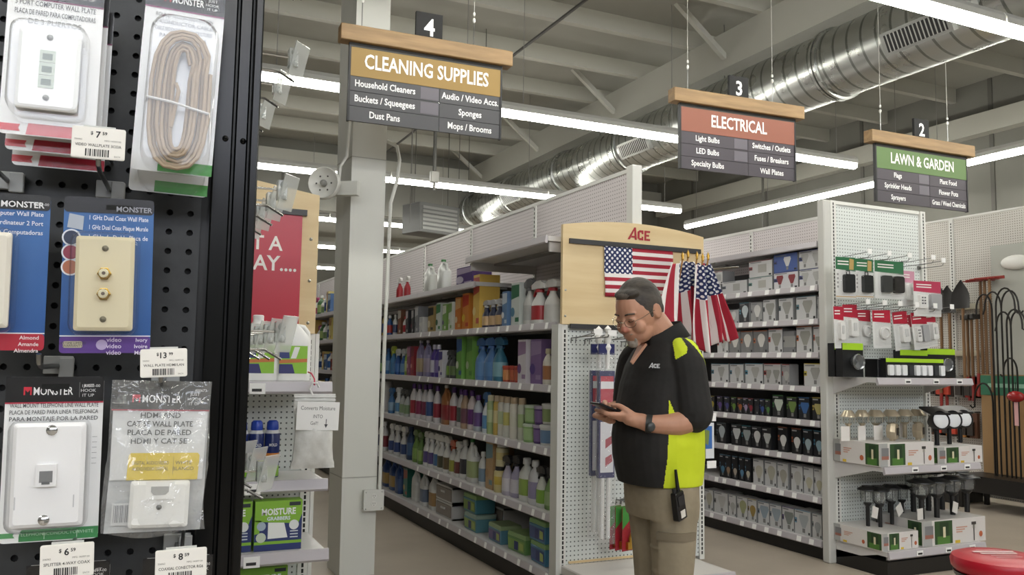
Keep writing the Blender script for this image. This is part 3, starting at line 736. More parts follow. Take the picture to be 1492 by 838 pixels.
# --- three port plate pack and two more behind it
def port_pack():
    f = fit4((11, -55), (159, -38), (134, 203), (1, 197), 1.07)
    w, h = f[1], f[2]
    for k, nm in ((0, 'white blister pack with three port wall plate, in front of its copies at the top'), (1, 'second white wall plate pack just behind the front three port pack'), (2, 'rearmost white wall plate pack with red band behind the three port pack')):
        t = near_thing('wall_plate_pack', nm, 'pack', f)
        t.location = Vector(f[0]) + NN*(.024*k+.001*k) + Vector((0, 0, -.0125*k)) + NU*.003*k
        m = MB(); m.prism(rrect(-w/2, w/2, -h/2, h/2, .005), 0, .001, Wt); e = -.0003
        header(m, w, h, h*.2, e, '#7a3058')
        lines(m, ['3 PORT COMPUTER WALL PLATE', 'PLACA DE PARED PARA COMPUTADORAS', 'DE 3 PUERTOS'], h/2-h*.245, e, .0085, '#55585c', width=w*.84, step=1.25)
        m.prism([(-w*.22, -h/2+.001), (w*.5, -h/2+.001), (w*.5, -h/2+h*.07), (-w*.20, -h/2+h*.07)], e-.0002, e, C('#d87a80' if k == 0 else '#a81c34', .4))
        m.prism([(-w*.5, -h/2+h*.02), (-w*.28, -h/2+h*.02), (-w*.30, -h/2+h*.04), (-w*.28, -h/2+h*.06), (-w*.5, -h/2+h*.06)], e-.0003, e, C('#d05058', .5))
        m.build('card', t)
        pw, ph = w*.64, h*.46; cz = -h*.125
        p = wallplate(t, -w*.02, cz, pw, ph, -.006, C('#eef0ee', .3))
        for z in (.16, 0, -.16):
            j = MB(); j.box((-w*.03-.008, -.0138, cz+ph*z-.007), (-w*.03+.008, -.0125, cz+ph*z+.007), C('#b9c4b8', .35)); j.box((-w*.03-.005, -.0142, cz+ph*z-.004), (-w*.03+.005, -.0136, cz+ph*z+.003), C('#6f7c74', .4)); j.build('jack', p)
        for z in (.40, -.36): screw(p, -w*.02, cz+ph*z, -.013, .0034, C('#8d8f8c', .4, .6))
        blister(t, -w*.02, cz, pw*1.25, ph*1.15, .028); flange(t, w, h, -.0004)
port_pack()
# --- coiled phone cable pack, and one behind
def cable_pack():
    f = fit4((217, -42), (331, -30), (308, 258), (190, 247), 1.08); w, h = f[1], f[2]
    for k, nm in ((0, 'clear pack holding a coil of beige telephone cable, in front'), (1, 'second coiled cable pack hidden behind the front one, green corner showing')):
        t = near_thing('cable_pack', nm, 'pack', f)
        t.location = Vector(f[0]) + NN*.034*k + Vector((0, 0, -.019*k)) - NU*.004*k
        m = MB(); m.prism(rrect(-w/2, w/2, -h/2, h/2, .005), 0, .001, C('#dcdedf', .3)); e = -.0003
        header(m, w, h, h*.185, e, '#8a3a6a', lx=.03)
        lines(m, ['ROUND TELEPHONE STATION', '6-CONDUCTOR CABLE', 'CABLE REDONDO DE 6-CONDUCTORES', 'PARA TELEFONOS'], h/2-h*.23, e, .0066, '#66696c', width=w*.72, step=1.3)
        m.prism([(-w*.18, -h/2+.001), (w*.5, -h/2+.001), (w*.5, -h/2+h*.06), (-w*.18, -h/2+h*.06)], e-.0002, e, C('#3f8f3c', .4))
        m.build('card', t)
        if k == 0:
            cz = -h*.145; cw, ch = w*.80, h*.72
            random.seed(2)
            c = MB(); pts = []
            for n in range(6):
                rx, rz_ = cw*.5-.003-(5-n)*.0048, ch*.475-(5-n)*.0048
                for i in range(18):
                    a = 2*PI*i/18+.6
                    pts.append((rx*math.copysign(abs(math.cos(a))**.8, math.cos(a))+random.uniform(-.0005, .0005)+w*.03, -.011-.0035*math.sin(n*2.1+i*.3), cz+rz_*math.copysign(abs(math.sin(a))**.62, math.sin(a))+random.uniform(-.0008, .0008)))
            c.tube(pts, .0025, C('#a08c72', .5), 7)
            c.tube([(w*.03-cw*.08, -.016, cz+ch*.10), (w*.03-.002, -.017, cz+ch*.05), (w*.03-cw*.06, -.016, cz-ch*.06), (w*.03-cw*.10, -.015, cz-ch*.2)], .0024, C('#a08c72', .5), 7)
            c.build('cable_coil', t, smooth=True)
            z = cz-.006; tm = MB(); tm.tube([(w*.03-cw*.50, -.002, z+.003), (w*.03-cw*.5, -.016, z+.003), (w*.03-.01, -.0185, z), (w*.03+cw*.46, -.016, z-.008), (w*.03+cw*.47, -.002, z-.008)], .0017, C('#c9cac9', .4), 6); tm.build('twist_tie', t, smooth=True)
        blister(t, w*.03, -h*.125, w*.86, h*.76, .03, r=.022); flange(t, w, h, -.0004)
cable_pack()
# --- blue coax plate packs
M_blue = noise_mat('blue_print', '#3b6fae', '#1f4687', scale=5, rough=.3, stretch=(1, 1, .4))
def blue_pack(cor, dist, nm, coax, red, second=False):
    f = fit4(*cor, dist); w, h = f[1], f[2]; t = near_thing('wall_plate_pack', nm, 'pack', f)
    m = MB(); m.prism(rrect(-w/2, w/2, -h/2, h/2, .006), 0, .001, M_blue); e = -.0003
    bh = h*.105
    m.prism(rrect(-w/2, w/2, -h/2, -h/2+bh, .004), e-.0003, e, C('#5c3a8c' if not red else '#b02438', .35))
    m.box((-w/2, e-.0006, -h/2+bh), (w/2, e, -h/2+bh+.0012), C('#e6e6ee', .4))
    m.prism(rrect(-w/2, w/2, h/2-h*.10, h/2, .004), e-.0003, e, C('#1a1b22' if not red else '#151516', .35))
    if red:
        m.text('MONSTER', .0095, (w*.20, e-.0008, h/2-h*.085), C('#e8e8ea', .4), off=.02); m.text('14003-00', .0042, (w*.40, e-.0008, h/2-.012), C('#dcdcdc', .4))
        for k, s in enumerate(('Computer Wall Plate', 'Plaque Murale Ordinateur 2 Port', 'Placa de Pared para Computadoras')): m.text(s, .0072, (w*.43, e-.0006, h*.36-k*.0105), C('#dfe4f0', .4), align='r', off=.012, xs=.9)
        for k in range(3): m.text(('Almond', 'Amande', 'Almendra')[k], .006, (w*.44, e-.0008, -h/2+bh*.66-k*.0072), C('#f0e4e4', .4), align='r', off=.01)
    else:
        m.text('MONSTER', .0085, (w*.28, e-.0008, h/2-h*.085), C('#9a9ca6', .4), off=.02)
        for k, s in enumerate(('1 GHz Dual Coax Wall Plate', '1 GHz Dual Coax Plaque Murale', '1 GHz de Doble Placa de', 'Pared Coaxial')): m.text(s, .0074, (-w*.22, e-.0006, h*.355-k*.0112*(1 if k < 3 else .93)), C('#dfe6f4', .4), align='l', off=.012, xs=.85, width=w*.66)
        m.prism([(-w*.46, h*.30), (-w*.29, h*.285), (-w*.28, h*.375), (-w*.44, h*.39)], e-.0006, e, C('#a8b0bc', .4))
        for k, c in ((0, '#26304c'), (1, '#8c3048'), (2, '#b06a4c')):
            a = [(-w*.41+.0098*math.cos(2*PI*i/20), h*(.235-.095*k)+.0098*math.sin(2*PI*i/20)) for i in range(20)]; b = [(-w*.41+.008*math.cos(2*PI*i/20), h*(.235-.095*k)+.008*math.sin(2*PI*i/20)) for i in range(20)]
            m.prism(a, e-.0004, e, C('#d8dce4', .4)); m.prism(b, e-.0006, e, C(c, .4))
        m.prism(rrect(-w*.46, -w*.25, -h/2+bh*.32, -h/2+bh*.72, .002), e-.0006, e, C('#b8b098', .4)); m.text('LIFETIME LIMITED', .0036, (-w*.355, e-.0009, -h/2+bh*.54), C('#3c3a48', .4)); m.text('WARRANTY', .0036, (-w*.355, e-.0009, -h/2+bh*.38), C('#3c3a48', .4))
        m.prism([(-w*.04+.006*math.cos(2*PI*i/14), -h/2+bh*.5+.006*math.sin(2*PI*i/14)) for i in range(14)], e-.0006, e, C('#b8a8d0', .4))
        for k in range(3): m.text('video', .0072, (w*.01, e-.0008, -h/2+bh*.68-k*.0073), C('#d8cce8', .4), align='l', off=.014); m.text(('Ivory', 'Ivoire', 'Marfil')[k], .0062, (w*.47, e-.0008, -h/2+bh*.68-k*.0073), C('#e4dcf0', .4), align='r', off=.012)
    hang_hole(m, .01, h/2-h*.06, e); m.build('card', t)
    pw, ph = w*.645, h*.60; cz = -h*.06; cx = -w*.02 if not red else -w*.20
    p = wallplate(t, cx, cz, pw, ph, -.008, Ivory if not red else C('#e4ded0', .4))
    for z in (.37, -.38): screw(p, cx, cz+ph*z, -.015, .0035, C('#6f6a58', .4, .5))
    if coax:
        for z in (.10, -.115):
            c = MB(); c.T = Matrix.Translation((cx, -.015, cz+ph*z)) @ Matrix.Rotation(PI/2, 4, 'X'); B = C('#c9a54a', .25, 1)
            c.lathe([(.0075, 0), (.0075, .003), (.0062, .0031), (.0062, .009), (.0052, .010)], B, n=6); c.lathe([(.0052, .010), (.0045, .0102)], C('#d8d0b0', .3, .6), n=12); c.lathe([(.0022, .0098), (.002, .0106)], C('#5a4a3c', .4), n=8)
            c.build('coax_socket', p)
    blister(t, cx, cz, pw*1.18, ph*1.10, .026); flange(t, w, h, -.0004)
blue_pack(((94, 285), (225, 293), (218, 515), (86, 514)), 1.07, 'blue blister pack with ivory wall plate carrying two brass coax sockets', True, False)
blue_pack(((-62, 276), (75, 287), (63, 513), (-74, 508)), 1.07, 'blue blister pack with red bottom band, cut by the picture edge', False, True)
# --- polybag with hdmi plate
def bag_pack():
    f = fit4((161, 553), (312, 557), (292, 774), (151, 782), 1.07); w, h = f[1], f[2]
    t = near_thing('wall_plate_pack', 'crinkled clear bag pack with white wall plate and yellow band', 'pack', f)
    m = MB(); e = -.001
    card = [(-w*.46, -h*.15), (w*.46, -h*.15), (w*.48, h/2-.002), (-w*.48, h/2-.002)]
    m.prism(card, 0, .001, C('#dcdedf', .4)); 
    m.prism([(-w*.30, -h*.15), (w*.41, -h*.15), (w*.42, h*.01), (w*.40, h*.025), (-w*.27, h*.025), (-w*.29, h*.01)], e-.0005, e, C('#e0c41c', .4))
    header(m, w*.98, h, h*.19, e, '#a82840', '400673', lx=-.0)
    lines(m, ['HDMI AND', 'CAT 5E WALL PLATE', 'PLACA DE PARED', 'HDMI Y CAT 5E'], h/2-h*.245, e, .0088, '#3f4245', width=w*.66, step=1.12, off=.014)
    for k, s in enumerate(('DIGITAL AUDIO/VIDEO', 'AUDIO/VIDEO DIGITAL')): m.text(s, .0058, (-w*.07, e-.001, -h*.05-k*.0068), C('#5a5424', .5), width=w*.36)
    for k, s in enumerate(('WHITE', 'BLANCO')): m.text(s, .0058, (w*.26, e-.001, -h*.05-k*.0068), C('#5a5424', .5))
    m.box((w*.155, e-.001, -h*.12), (w*.158, e, h*.0), C('#8a8030', .5)); hang_hole(m, .012, h/2-.014, e); m.build('card', t)
    pw, ph = w*.59, h*.30; cx, cz = w*.045, -h*.245
    q = MB(); q.box((-w*.42, .0, -h*.44), (-w*.16, .001, -h*.30), C('#d4d6d6', .5))
    for k in range(14): q.box((-w*.40+k*w*.016, -.0008, -h*.42), (-w*.40+k*w*.016+w*(.008 if k % 3 else .004), 0, -h*.31), C('#7d8084', .5))
    q.build('barcode_label', t)
    p = wallplate(t, cx, cz-.01, pw, ph, -.004, C('#efefeb', .35))
    j = MB(); z = cz+ph*.12; j.box((cx-.015, -.0135, z-.010), (cx+.015, -.0108, z+.010), C('#f4f4f0', .3)); j.prism([(cx-.0095, z-.0015), (cx-.006, z-.005), (cx+.006, z-.005), (cx+.0095, z-.0015), (cx+.0095, z+.0045), (cx-.0095, z+.0045)], -.0142, -.0134, C('#a8a9a6', .35)); j.build('jack', p)
    screw(p, cx, cz-ph*.25, -.011, .003, C('#5c5c58', .4, .5))
    k_ = MB(); Sv = noise_mat('bag_back_film', '#8f9293', '#c4c7c8', scale=18, rough=.3, bump=.8)
    k_.poly([(-w*.485, .0035, -h*.492), (w*.47, .0035, -h*.485), (w*.49, .0035, -h*.2), (w*.485, .0035, h*.47), (-w*.485, .0035, h*.47), (-w*.47, .0035, -h*.1)], Sv); k_.build('bag_back', t)
    # crinkled film
    g = MB(); nx, nz = 26, 34; ids = []
    random.seed(9); ph1 = [random.uniform(0, 6) for _ in range(6)]
    for k in range(nz+1):
        rw = []; v = k/nz
        for i in range(nx+1):
            u = i/nx
            edge = 1+.05*math.sin(v*9+ph1[0])*(1 if i > nx/2 else -.4)*(1-v)
            x = (u-.5)*w*edge*(1 if v > .45 else 1.02); z = (v-.5)*h + .004*math.sin(u*6+ph1[1])*(1-v)
            bulge = math.sin(PI*u)**.6*math.sin(PI*min(1, max(0, v)))**.6
            cr = .0035*math.sin(u*17+v*6+ph1[2])*math.sin(v*13+u*5+ph1[3]) + .002*math.sin(u*31-v*17+ph1[4])
            y = -.003-.021*bulge*(1 if v < .62 else .55) + cr*(.3+bulge)
            rw.append(g.add((x, min(y, -.0028), z)))
        ids.append(rw)
    for k in range(nz):
        for i in range(nx): g.face((ids[k][i], ids[k][i+1], ids[k+1][i+1], ids[k+1][i]), M_bag)
    g.build('clear_bag', t, smooth=True)
bag_pack()
# --- packs whose black tops rise into the bottom of the view
def low_pack(cor, nm, code):
    f = fit4(*cor, 1.08); w, h = f[1], f[2]; t = near_thing('wall_plate_pack', nm, 'pack', f)
    m = MB(); m.prism(rrect(-w/2, w/2, -h/2, h/2, .005), 0, .001, Wt); header(m, w, h, h*.16, -.0003, '#b03048', code); hang_hole(m, 0, h/2-.01, -.0003); m.build('card', t)
    p = wallplate(t, 0, -h*.1, w*.6, h*.5, -.006, C('#eeeeec', .35)); blister(t, 0, -h*.1, w*.72, h*.58, .022); flange(t, w, h, -.0004)
low_pack(((38, 823), (161, 818), (150, 1050), (28, 1055)), 'black topped pack under the splitter price tag, mostly below view', '140097-00')
low_pack(((208, 812), (311, 810), (300, 1040), (198, 1042)), 'black topped pack under the connector price tag, mostly below view', '140061-00')
# ------------------------------------------------------------------ scanner hooks with price tag plates
M_grey = C('#9a9c9c', .45)
def hook(px, py, label, front=.95, base=True, tag_at=None):
    """rod from the board towards the viewer at the height of the pixel on the board plane"""
    u, z = uz(px, py); t = thing('peg_hook', label, 'hook', NU*u+NN*ND+Vector((0, 0, z)), NA)
    b = MB(); b.box((-.016, -.010, -.010), (.016, 0, .012), M_grey); b.box((.002, -.016, -.014), (.018, -.008, .010), M_grey)
    b.build('base_clip', t, bevel=.001)
    L = ND-front
    MB().tube([(0, 0, 0), (0, -L*.85, .0), (0, -L*.97, .004), (0, -L, .014)], .0028, M_wire, 8).build('rod', t, smooth=True)
    return t
def price_plate(cor, dist, price, cents, text, label, sku='206062', depth=.10):
    f = fit4(*cor, dist); w, h = f[1], f[2]
    t = near_thing('price_tag', label, 'price tag', f)
    m = MB(); m.prism(rrect(-w/2, w/2, -h/2, h/2, .002, 2), 0, .0015, C('#e9e7df', .4)); e = -.0005
    m.prism(rrect(-w/2+.001, w/2-.001, -h/2+.001, h/2-.001, .001, 2), e, 0, C('#ece9e2', .45))
    K = C('#2b2b2b', .6); g = C('#77756f', .6)
    s = h*.27
    z = h*.17
    m.text('$', s*.55, (-w*.13, e-.0003, z+s*.32), K, off=.02); m.text(price, s*1.05, (-w*.01, e-.0003, z), K, off=.02); m.text(cents, s*.52, (w*.11+w*.04*(len(price)-1), e-.0003, z+s*.36), K, off=.02)
    m.text(sku, h*.075, (-w*.45, e-.0003, h*.06), g, align='l'); m.text('MFG 14/097-00', h*.075, (w*.42, e-.0003, h*.06), g, align='r')
    m.text(text, h*.125, (0, e-.0003, -h*.12), C('#4b4a46', .6), width=w*.86, off=.008)
    random.seed(len(text))
    x = -w*.24
    while x < w*.22:
        bw = random.choice((.0006, .0009, .0014)); m.box((x, e-.0003, -h*.43), (x+bw, e, -h*.20), K); x += bw+random.choice((.0006, .001, .0014))
    m.text('EACH', h*.07, (w*.36, e-.0003, -h*.42), g)
    m.build('tag_card', t)
    a = MB(); a.box((-w*.30, .0017, -.006+h*.25), (w*.30, .004, h*.5+.002), C('#c9cac6', .4)); a.tube([(0, .003, h*.3), (0, depth, h*.3)], .0022, M_wire, 8); a.build('holder_arm', t)
price_plate(((105, 184), (184, 188), (181, 234), (103, 229)), 1.02, '7', '59', 'VIDEO WALLPLATE 3COA', 'white price tag of seven dollars hanging below the three port pack', depth=.15)
price_plate(((203.5, 508), (273.5, 508.5), (272, 549), (205, 550)), 1.02, '13', '99', 'WALL PLATE HDMI/LAN', 'white price tag of thirteen dollars above the crinkled bag pack', depth=.15)
price_plate(((59, 795), (137, 790), (136.5, 839), (57, 844)), 1.02, '6', '59', 'SPLITTER 4-WAY COAX', 'white price tag of six dollars under the telephone plate pack', depth=.15)
price_plate(((226, 801), (302, 799), (300, 846), (226, 848)), 1.02, '8', '59', 'COAXIAL CONECTOR RG6', 'white price tag of eight dollars under the crinkled bag pack', depth=.15)
hook(161, 279, 'grey hook carrying the blue coax plate pack', 1.03)
hook(14, 266, 'grey hook carrying the blue pack with red band', 1.03)
hook(86, 533, 'grey hook carrying the telephone plate pack', 1.03)
hook(240, 556, 'grey hook carrying the crinkled bag pack', 1.05)
hook(258, 790, 'grey hook below the crinkled bag pack', 1.05)
hook(98, 800, 'grey hook below the telephone plate pack', 1.05)
# ------------------------------------------------------------------ empty hooks along the side of the unit, seen past the post
def side_hook(y, z, label, x_end, group='clear tag hooks along the side of the black stand'):
    s0 = (y-NO.y-u2*NU.y)/NN.y; x0 = NO.x+u2*NU.x+NN.x*s0-.008; L = x_end-x0
    t = thing('peg_hook', label, 'hook', (x0, y, z), 0, group)
    MB().tube([(0, 0, 0), (L-.075, 0, 0), (L-.055, -.002, -.001), (L-.02, -.008, -.022)], .0032, M_chrome, 8).build('rod', t, smooth=True)
    MB().tube([(0, 0, .04), (L-.02, 0, .04)], .0028, M_chrome, 8).build('tag_arm', t, smooth=True)
    h = MB(); h.box((L-.035, -.013, .015), (L-.012, .013, .062), M_tagclear); h.ball((L-.022, -.012, .05), .009, M_tagclear, 8, 6); h.ball((L-.022, -.012, .024), .009, M_tagclear, 8, 6); h.build('tag_clip', t, bevel=.002)
    p = MB(); p.T = Matrix.Translation((L-.010, 0, .035)) @ Matrix.Rotation(-.75, 4, 'Z') @ Matrix.Rotation(.25, 4, 'Y'); p.box((0, -.030, -.042), (.003, .030, .042), M_tagclear); p.build('tag_plate', t, bevel=.001)
M_tagclear = clear_mat('clear_tag', '#f2f4f2', rough=.12, milk=.30, gain=1.2)
for z, nm, L in ((2.075, 'upper', ((2.05, .372), (2.28, .372), (2.55, .372))), (2.26, 'topmost', ((2.0, .355),)), (1.735, 'second', ((2.0, .35), (2.16, .35), (2.34, .35), (2.52, .35))), (1.40, 'third', ((1.92, .345), (2.08, .345), (2.24, .345), (2.42, .345))), (1.085, 'fourth', ((2.0, .33), (2.18, .33), (2.36, .33)))):
    for k, (y, xe) in enumerate(L): side_hook(y, z, f'chrome hook with clear tag plate, {ORD[k]} in the {nm} row past the black post', xe)
# ================================================================== things on the white endcap beside the poster
def at_le(px, z, Y): return x_at(px, Y, z)
# gallon jugs with green and orange labels
def gallon(loc, label):
    t = thing('cleaner_jug', label, 'jug', loc, 0, 'white gallon jugs under the red poster')
    b = MB(); m = C('#ececea', .35); w, d, h = .155, .11, .285; hw, hd = w/2, d/2
    def ring(z, sx, sy, cx=0): return [(cx+hw*sx*math.copysign(abs(math.cos(a))**.5, math.cos(a)), hd*sy*math.copysign(abs(math.sin(a))**.5, math.sin(a)), z) for a in [2*PI*i/20 for i in range(20)]]
    b.loft([ring(0, .93, .9), ring(.006, 1, 1), ring(.03, 1, 1), ring(.16, 1, 1), ring(.185, .98, 1), ring(.235, .55, .7, -hw*.1), ring(.255, .30, .42, -hw*.12), ring(.268, .28, .40, -hw*.12)], m); b.build('bottle', t, smooth=True)
    MB().tube([(hw*.18, 0, .243), (hw*.62, 0, .238), (hw*.86, 0, .215), (hw*.90, 0, .175), (hw*.84, 0, .13)], .0105, m, 8).build('handle', t, smooth=True)
    MB().lathe([(.023, .262), (.024, .282), (.020, .286)], m, (-hw*.12, 0, 0), n=14).build('cap', t, smooth=True)
    e = -hd-.0008; l = MB(); x0, x1 = -hw*.82, hw*.72
    l.poly([(x0, e, .035), (x1, e, .035), (x1, e, .155), (x0, e, .155)], C('#8fc63a', .4))
    l.poly([(x0, e-.0004, .035), (hw*.05, e-.0004, .035), (-hw*.1, e-.0004, .075), (x0, e-.0004, .075)], C('#31336e', .4)); l.poly([(x0, e-.0004, .10), (-hw*.25, e-.0004, .10), (-hw*.3, e-.0004, .135), (x0, e-.0004, .135)], C('#2f3a78', .4))
    l.poly([(x0, e-.0006, .078), (x1, e-.0006, .085), (x1, e-.0006, .10), (x0, e-.0006, .093)], C('#c8743a', .4)); l.poly([(-hw*.2, e-.0005, .10), (hw*.1, e-.0005, .10), (hw*.3, e-.0005, .15), (0, e-.0005, .15)], C('#eef0ea', .4))
    l.build('label', t)
for k, (px, nm) in enumerate(((434, 'white gallon jug with lime label, end of the shelf under the poster'), (386, 'white gallon jug with lime label, second from the shelf end'), (338, 'white gallon jug with lime label behind the black post'))):
    gallon((at_le(px-9, 1.35, 3.78), 3.78, 1.281), nm)
def mold_can(px, y, label):
    t = thing('aerosol_can', label, 'can', (at_le(px, .98, y), y, .861), 0, 'navy spray cans under the jugs')
    r = .033; N = C('#1f2f6e', .3)
    MB().lathe([(r*.95, 0), (r, .004), (r, .05), (r, .085), (r, .105), (r, .19), (r*.72, .205)], N, n=18, ms=[N, C('#8cc03c', .35), C('#2a3a78', .35), C('#d88a3c', .35), N, C('#d8dade', .3)]).build('can_body', t, smooth=True)
    MB().lathe([(r*.76, .204), (r*.8, .212), (r*.74, .238), (r*.5, .246)], C('#2444a8', .35), n=16).build('cap', t, smooth=True)
    l = MB(); l.text('MOLD', .017, (0, -r-.001, .135), C('#e8eaf0', .4), xs=.72, off=.03); l.build('lettering', t)
for px, nm in ((396, 'navy spray can with lime and orange bands beside the hanging bag'), (373, 'navy spray can with lime and orange bands next to the black post'), (350, 'navy spray can hidden behind the black post')): mold_can(px, 3.86, nm)
def grab_box(x, y, z, label, w=.235, h=.155, d=.075):
    t = tag(MB().box((0, 0, 0), (0, 0, 0), M_ink).build('x') if False else None, None) if False else None
    m = MB(); N, G = C('#27366e', .4), C('#86b93a', .4)
    m.box((-w/2, 0, 0), (w/2, d, h), C('#7fae3a', .45), {'front': N, 'top': G, 'right': C('#3a6a3c', .45)})
    e = -.0007
    m.poly([(-w/2, e, h*.60), (w*.42, e, h*.52), (w/2, e, h*.72), (w/2, e, h), (-w/2, e, h)], G); m.poly([(-w/2, e, h*.34), (-w*.40, e, h*.36), (-w*.36, e, h*.62), (-w/2, e, h*.62)], G)
    m.poly([(-w/2, e-.0002, h*.13), (w/2, e-.0002, h*.13), (w/2, e-.0002, h*.19), (-w/2, e-.0002, h*.19)], G)
    Wc = C('#eef1ee', .45)
    m.text('MOISTURE', h*.18, (.0, e-.0006, h*.72), Wc, xs=.95, off=.035, width=w*.72); m.text('GRABBERS', h*.10, (-.0, e-.0006, h*.61), C('#dfe8f0', .45), off=.03, width=w*.5)
    m.poly([(w*.22, e-.0006, h*.89), (w*.46, e-.0006, h*.89), (w*.46, e-.0006, h*.965), (w*.22, e-.0006, h*.965)], C('#2a3038', .5))
    m.poly([(-w*.22, e-.0006, h*.24), (w*.20, e-.0006, h*.25), (w*.12, e-.0006, h*.55), (-w*.22, e-.0006, h*.57)], Wc)
    for cx, cz, r, c in ((-w*.36, h*.50, h*.09, '#a8b8c8'), (-w*.36, h*.27, h*.10, '#c8d4c0'), (w*.33, h*.50, h*.10, '#e4e8e8')): m.poly([(cx+r*math.cos(a), e-.0007, cz+r*math.sin(a)) for a in [2*PI*i/16 for i in range(16)]], C(c, .45))
    for k in range(3): m.poly([(w*.25, e-.0005, h*(.36-.06*k)), (w*.42, e-.0005, h*(.36-.06*k)), (w*.42, e-.0005, h*(.385-.06*k)), (w*.25, e-.0005, h*(.385-.06*k))], C('#c8d0d8', .5))
    o = m.build('absorber_carton', loc=(x, y, z)); tag(o, label, 'box', 'green and navy moisture absorber cartons'); return o
xg = x_at(405, 3.70, .65)
grab_box(xg, 3.695, .576, 'green and navy absorber carton standing below the hanging bag', w=.195, h=.205); grab_box(xg-.205, 3.705, .576, 'green and navy absorber carton behind the black post, shelf below the cans', w=.195, h=.205)
xg = x_at(400, 3.68, .3)
grab_box(xg, 3.66, .131, 'lowest green absorber carton on the bottom shelf', h=.15, w=.2); grab_box(xg, 3.665, .283, 'green absorber carton stacked on the lowest one', h=.15, w=.2)
grab_box(xg-.03, 3.80, .131, 'green absorber carton in the back of the bottom stack', h=.15, w=.2); grab_box(xg-.03, 3.805, .283, 'green absorber carton topping the back bottom stack', h=.20, w=.2)
grab_box(xg-.21, 3.66, .131, 'low green absorber carton beside the bottom stack, behind black post', h=.15, w=.2); grab_box(xg-.21, 3.67, .283, 'upper green absorber carton beside the bottom stack, behind black post', h=.13, w=.2)
# bag of gel with the handwritten note, on a strip at the shelf corner
def gel_bag():
    p = ony(457, 628, 3.60); t = thing('gel_bag', 'clear zip bag of white gel with handwritten paper note hung by a red tie', 'bag', (p.x, 3.60, p.z), 0)
    w, h = .175, .31; g = MB(); nx, nz = 18, 26; random.seed(4)
    M_gel = noise_mat('gel_bag_film', '#cfcfca', '#e4e5e2', scale=16, rough=.14, bump=.5)
    for side in (-1, 1):
        ids = []
        for k in range(nz+1):
            v = k/nz; rw = []
            for i in range(nx+1):
                u = i/nx; sag = math.sin(PI*u)**.6
                thick = .006+.034*sag*math.sin(PI*min(1, max(0, 1-v*1.25)))**.7 if v < .8 else .004*sag
                wr = .003*math.sin(u*14+v*9)*math.sin(v*17+u*4)
                rw.append(g.add(((u-.5)*w*(1-.10*math.sin(PI*v)*(1 if v < .7 else .4)+.05*(v < .1)), side*max(thick+wr, .002), (v-.5)*h)))
            ids.append(rw)
        for k in range(nz):
            for i in range(nx):
                q = (ids[k][i], ids[k][i+1], ids[k+1][i+1], ids[k+1][i]); g.face(q if side < 0 else q[::-1], M_gel)
    g.build('bag', t, smooth=True)
    m = MB(); m.box((-w*.5, -.010, h*.41), (w*.5, -.006, h*.425), C('#e8e8e6', .3)); m.box((-w*.5, -.010, h*.455), (w*.5, -.006, h*.47), C('#e8e8e6', .3)); m.build('zip_strip', t)
    n = MB(); n.T = Matrix.Rotation(.03, 4, 'Y'); n.box((-w*.47, -.0385, h*.02), (w*.54, -.0375, h*.40), C('#f0f0ee', .6)); K = C('#4a4a4e', .7)
    for s, x, z in (('Converts Moisture', .005, .25*h+.012), ('INTO', .006, .18*h), ('Gel!!', -.008, .09*h)): n.text(s, .0235 if s[0] == 'C' else .021, (x, -.039, z), K, xs=.8, off=-.004, width=w*.9)
    n.box((.040, -.039, .075*h), (.043, -.0385, .17*h), K); n.poly([(.034, -.0392, .10*h), (.0415, -.0392, .05*h), (.049, -.0392, .10*h)], K); n.build('paper_note', t)
    MB().tube([(-.01, 0, h/2-.005), (-.022, 0, h/2+.02), (-.012, 0, h/2+.045), (.008, 0, h/2+.045), (.016, 0, h/2+.028)], .005, C('#e6e6e4', .4), 8).build('hang_hook', t, smooth=True)
    MB().tube([(-.004, -.004, h/2+.038), (.0, .02, h/2+.062), (-.008, .05, h/2+.085), (-.012, .098, h/2+.09)], .0032, C('#d8325a', .4), 6).build('red_tie', t, smooth=True)
gel_bag()
# outlet box and conduit on the column
ob = ony(543, 728, coly-.03); t = thing('outlet_box', 'grey surface outlet box with conduit on the square column', 'outlet', (ob.x, coly, ob.z))
b = MB(); b.box((-.062, -.055, -.062), (.062, -.003, .062), C('#c2c3be', .45)); b.build('box', t, bevel=.004)
b = MB(); b.prism(rrect(-.066, .066, -.066, .066, .008), -.060, -.055, C('#cfd0cb', .4))
for z in (.026, -.022):
    b.prism([(.018*math.cos(2*PI*i/16), z+.017*math.sin(2*PI*i/16)) for i in range(16)], -.063, -.060, C('#d8d8d4', .4))
    for x in (-.006, .006): b.box((x-.0012, -.0636, z-.002), (x+.0012, -.063, z+.008), M_ink)
    b.ball((0, -.063, z-.009), .0024, M_ink, 8, 5)
for x in (-.052, .052):
    for z in (-.052, .052): b.ball((x, -.061, z), .005, M_steel, 8, 5)
b.build('cover_plate', t)
top = ony(560, 290, coly+.1)
MB().tube([(.045, -.03, .06), (.046, -.025, .25), (.052, -.02, 1.0), (.066, -.02, 1.95), (.105, -.02, 2.10), (.120, -.02, 2.25), (.10, -.02, 2.34), (.04, .02, 2.38)], .0125, C('#cfd0ca', .45), 8).build('conduit', t, smooth=True)
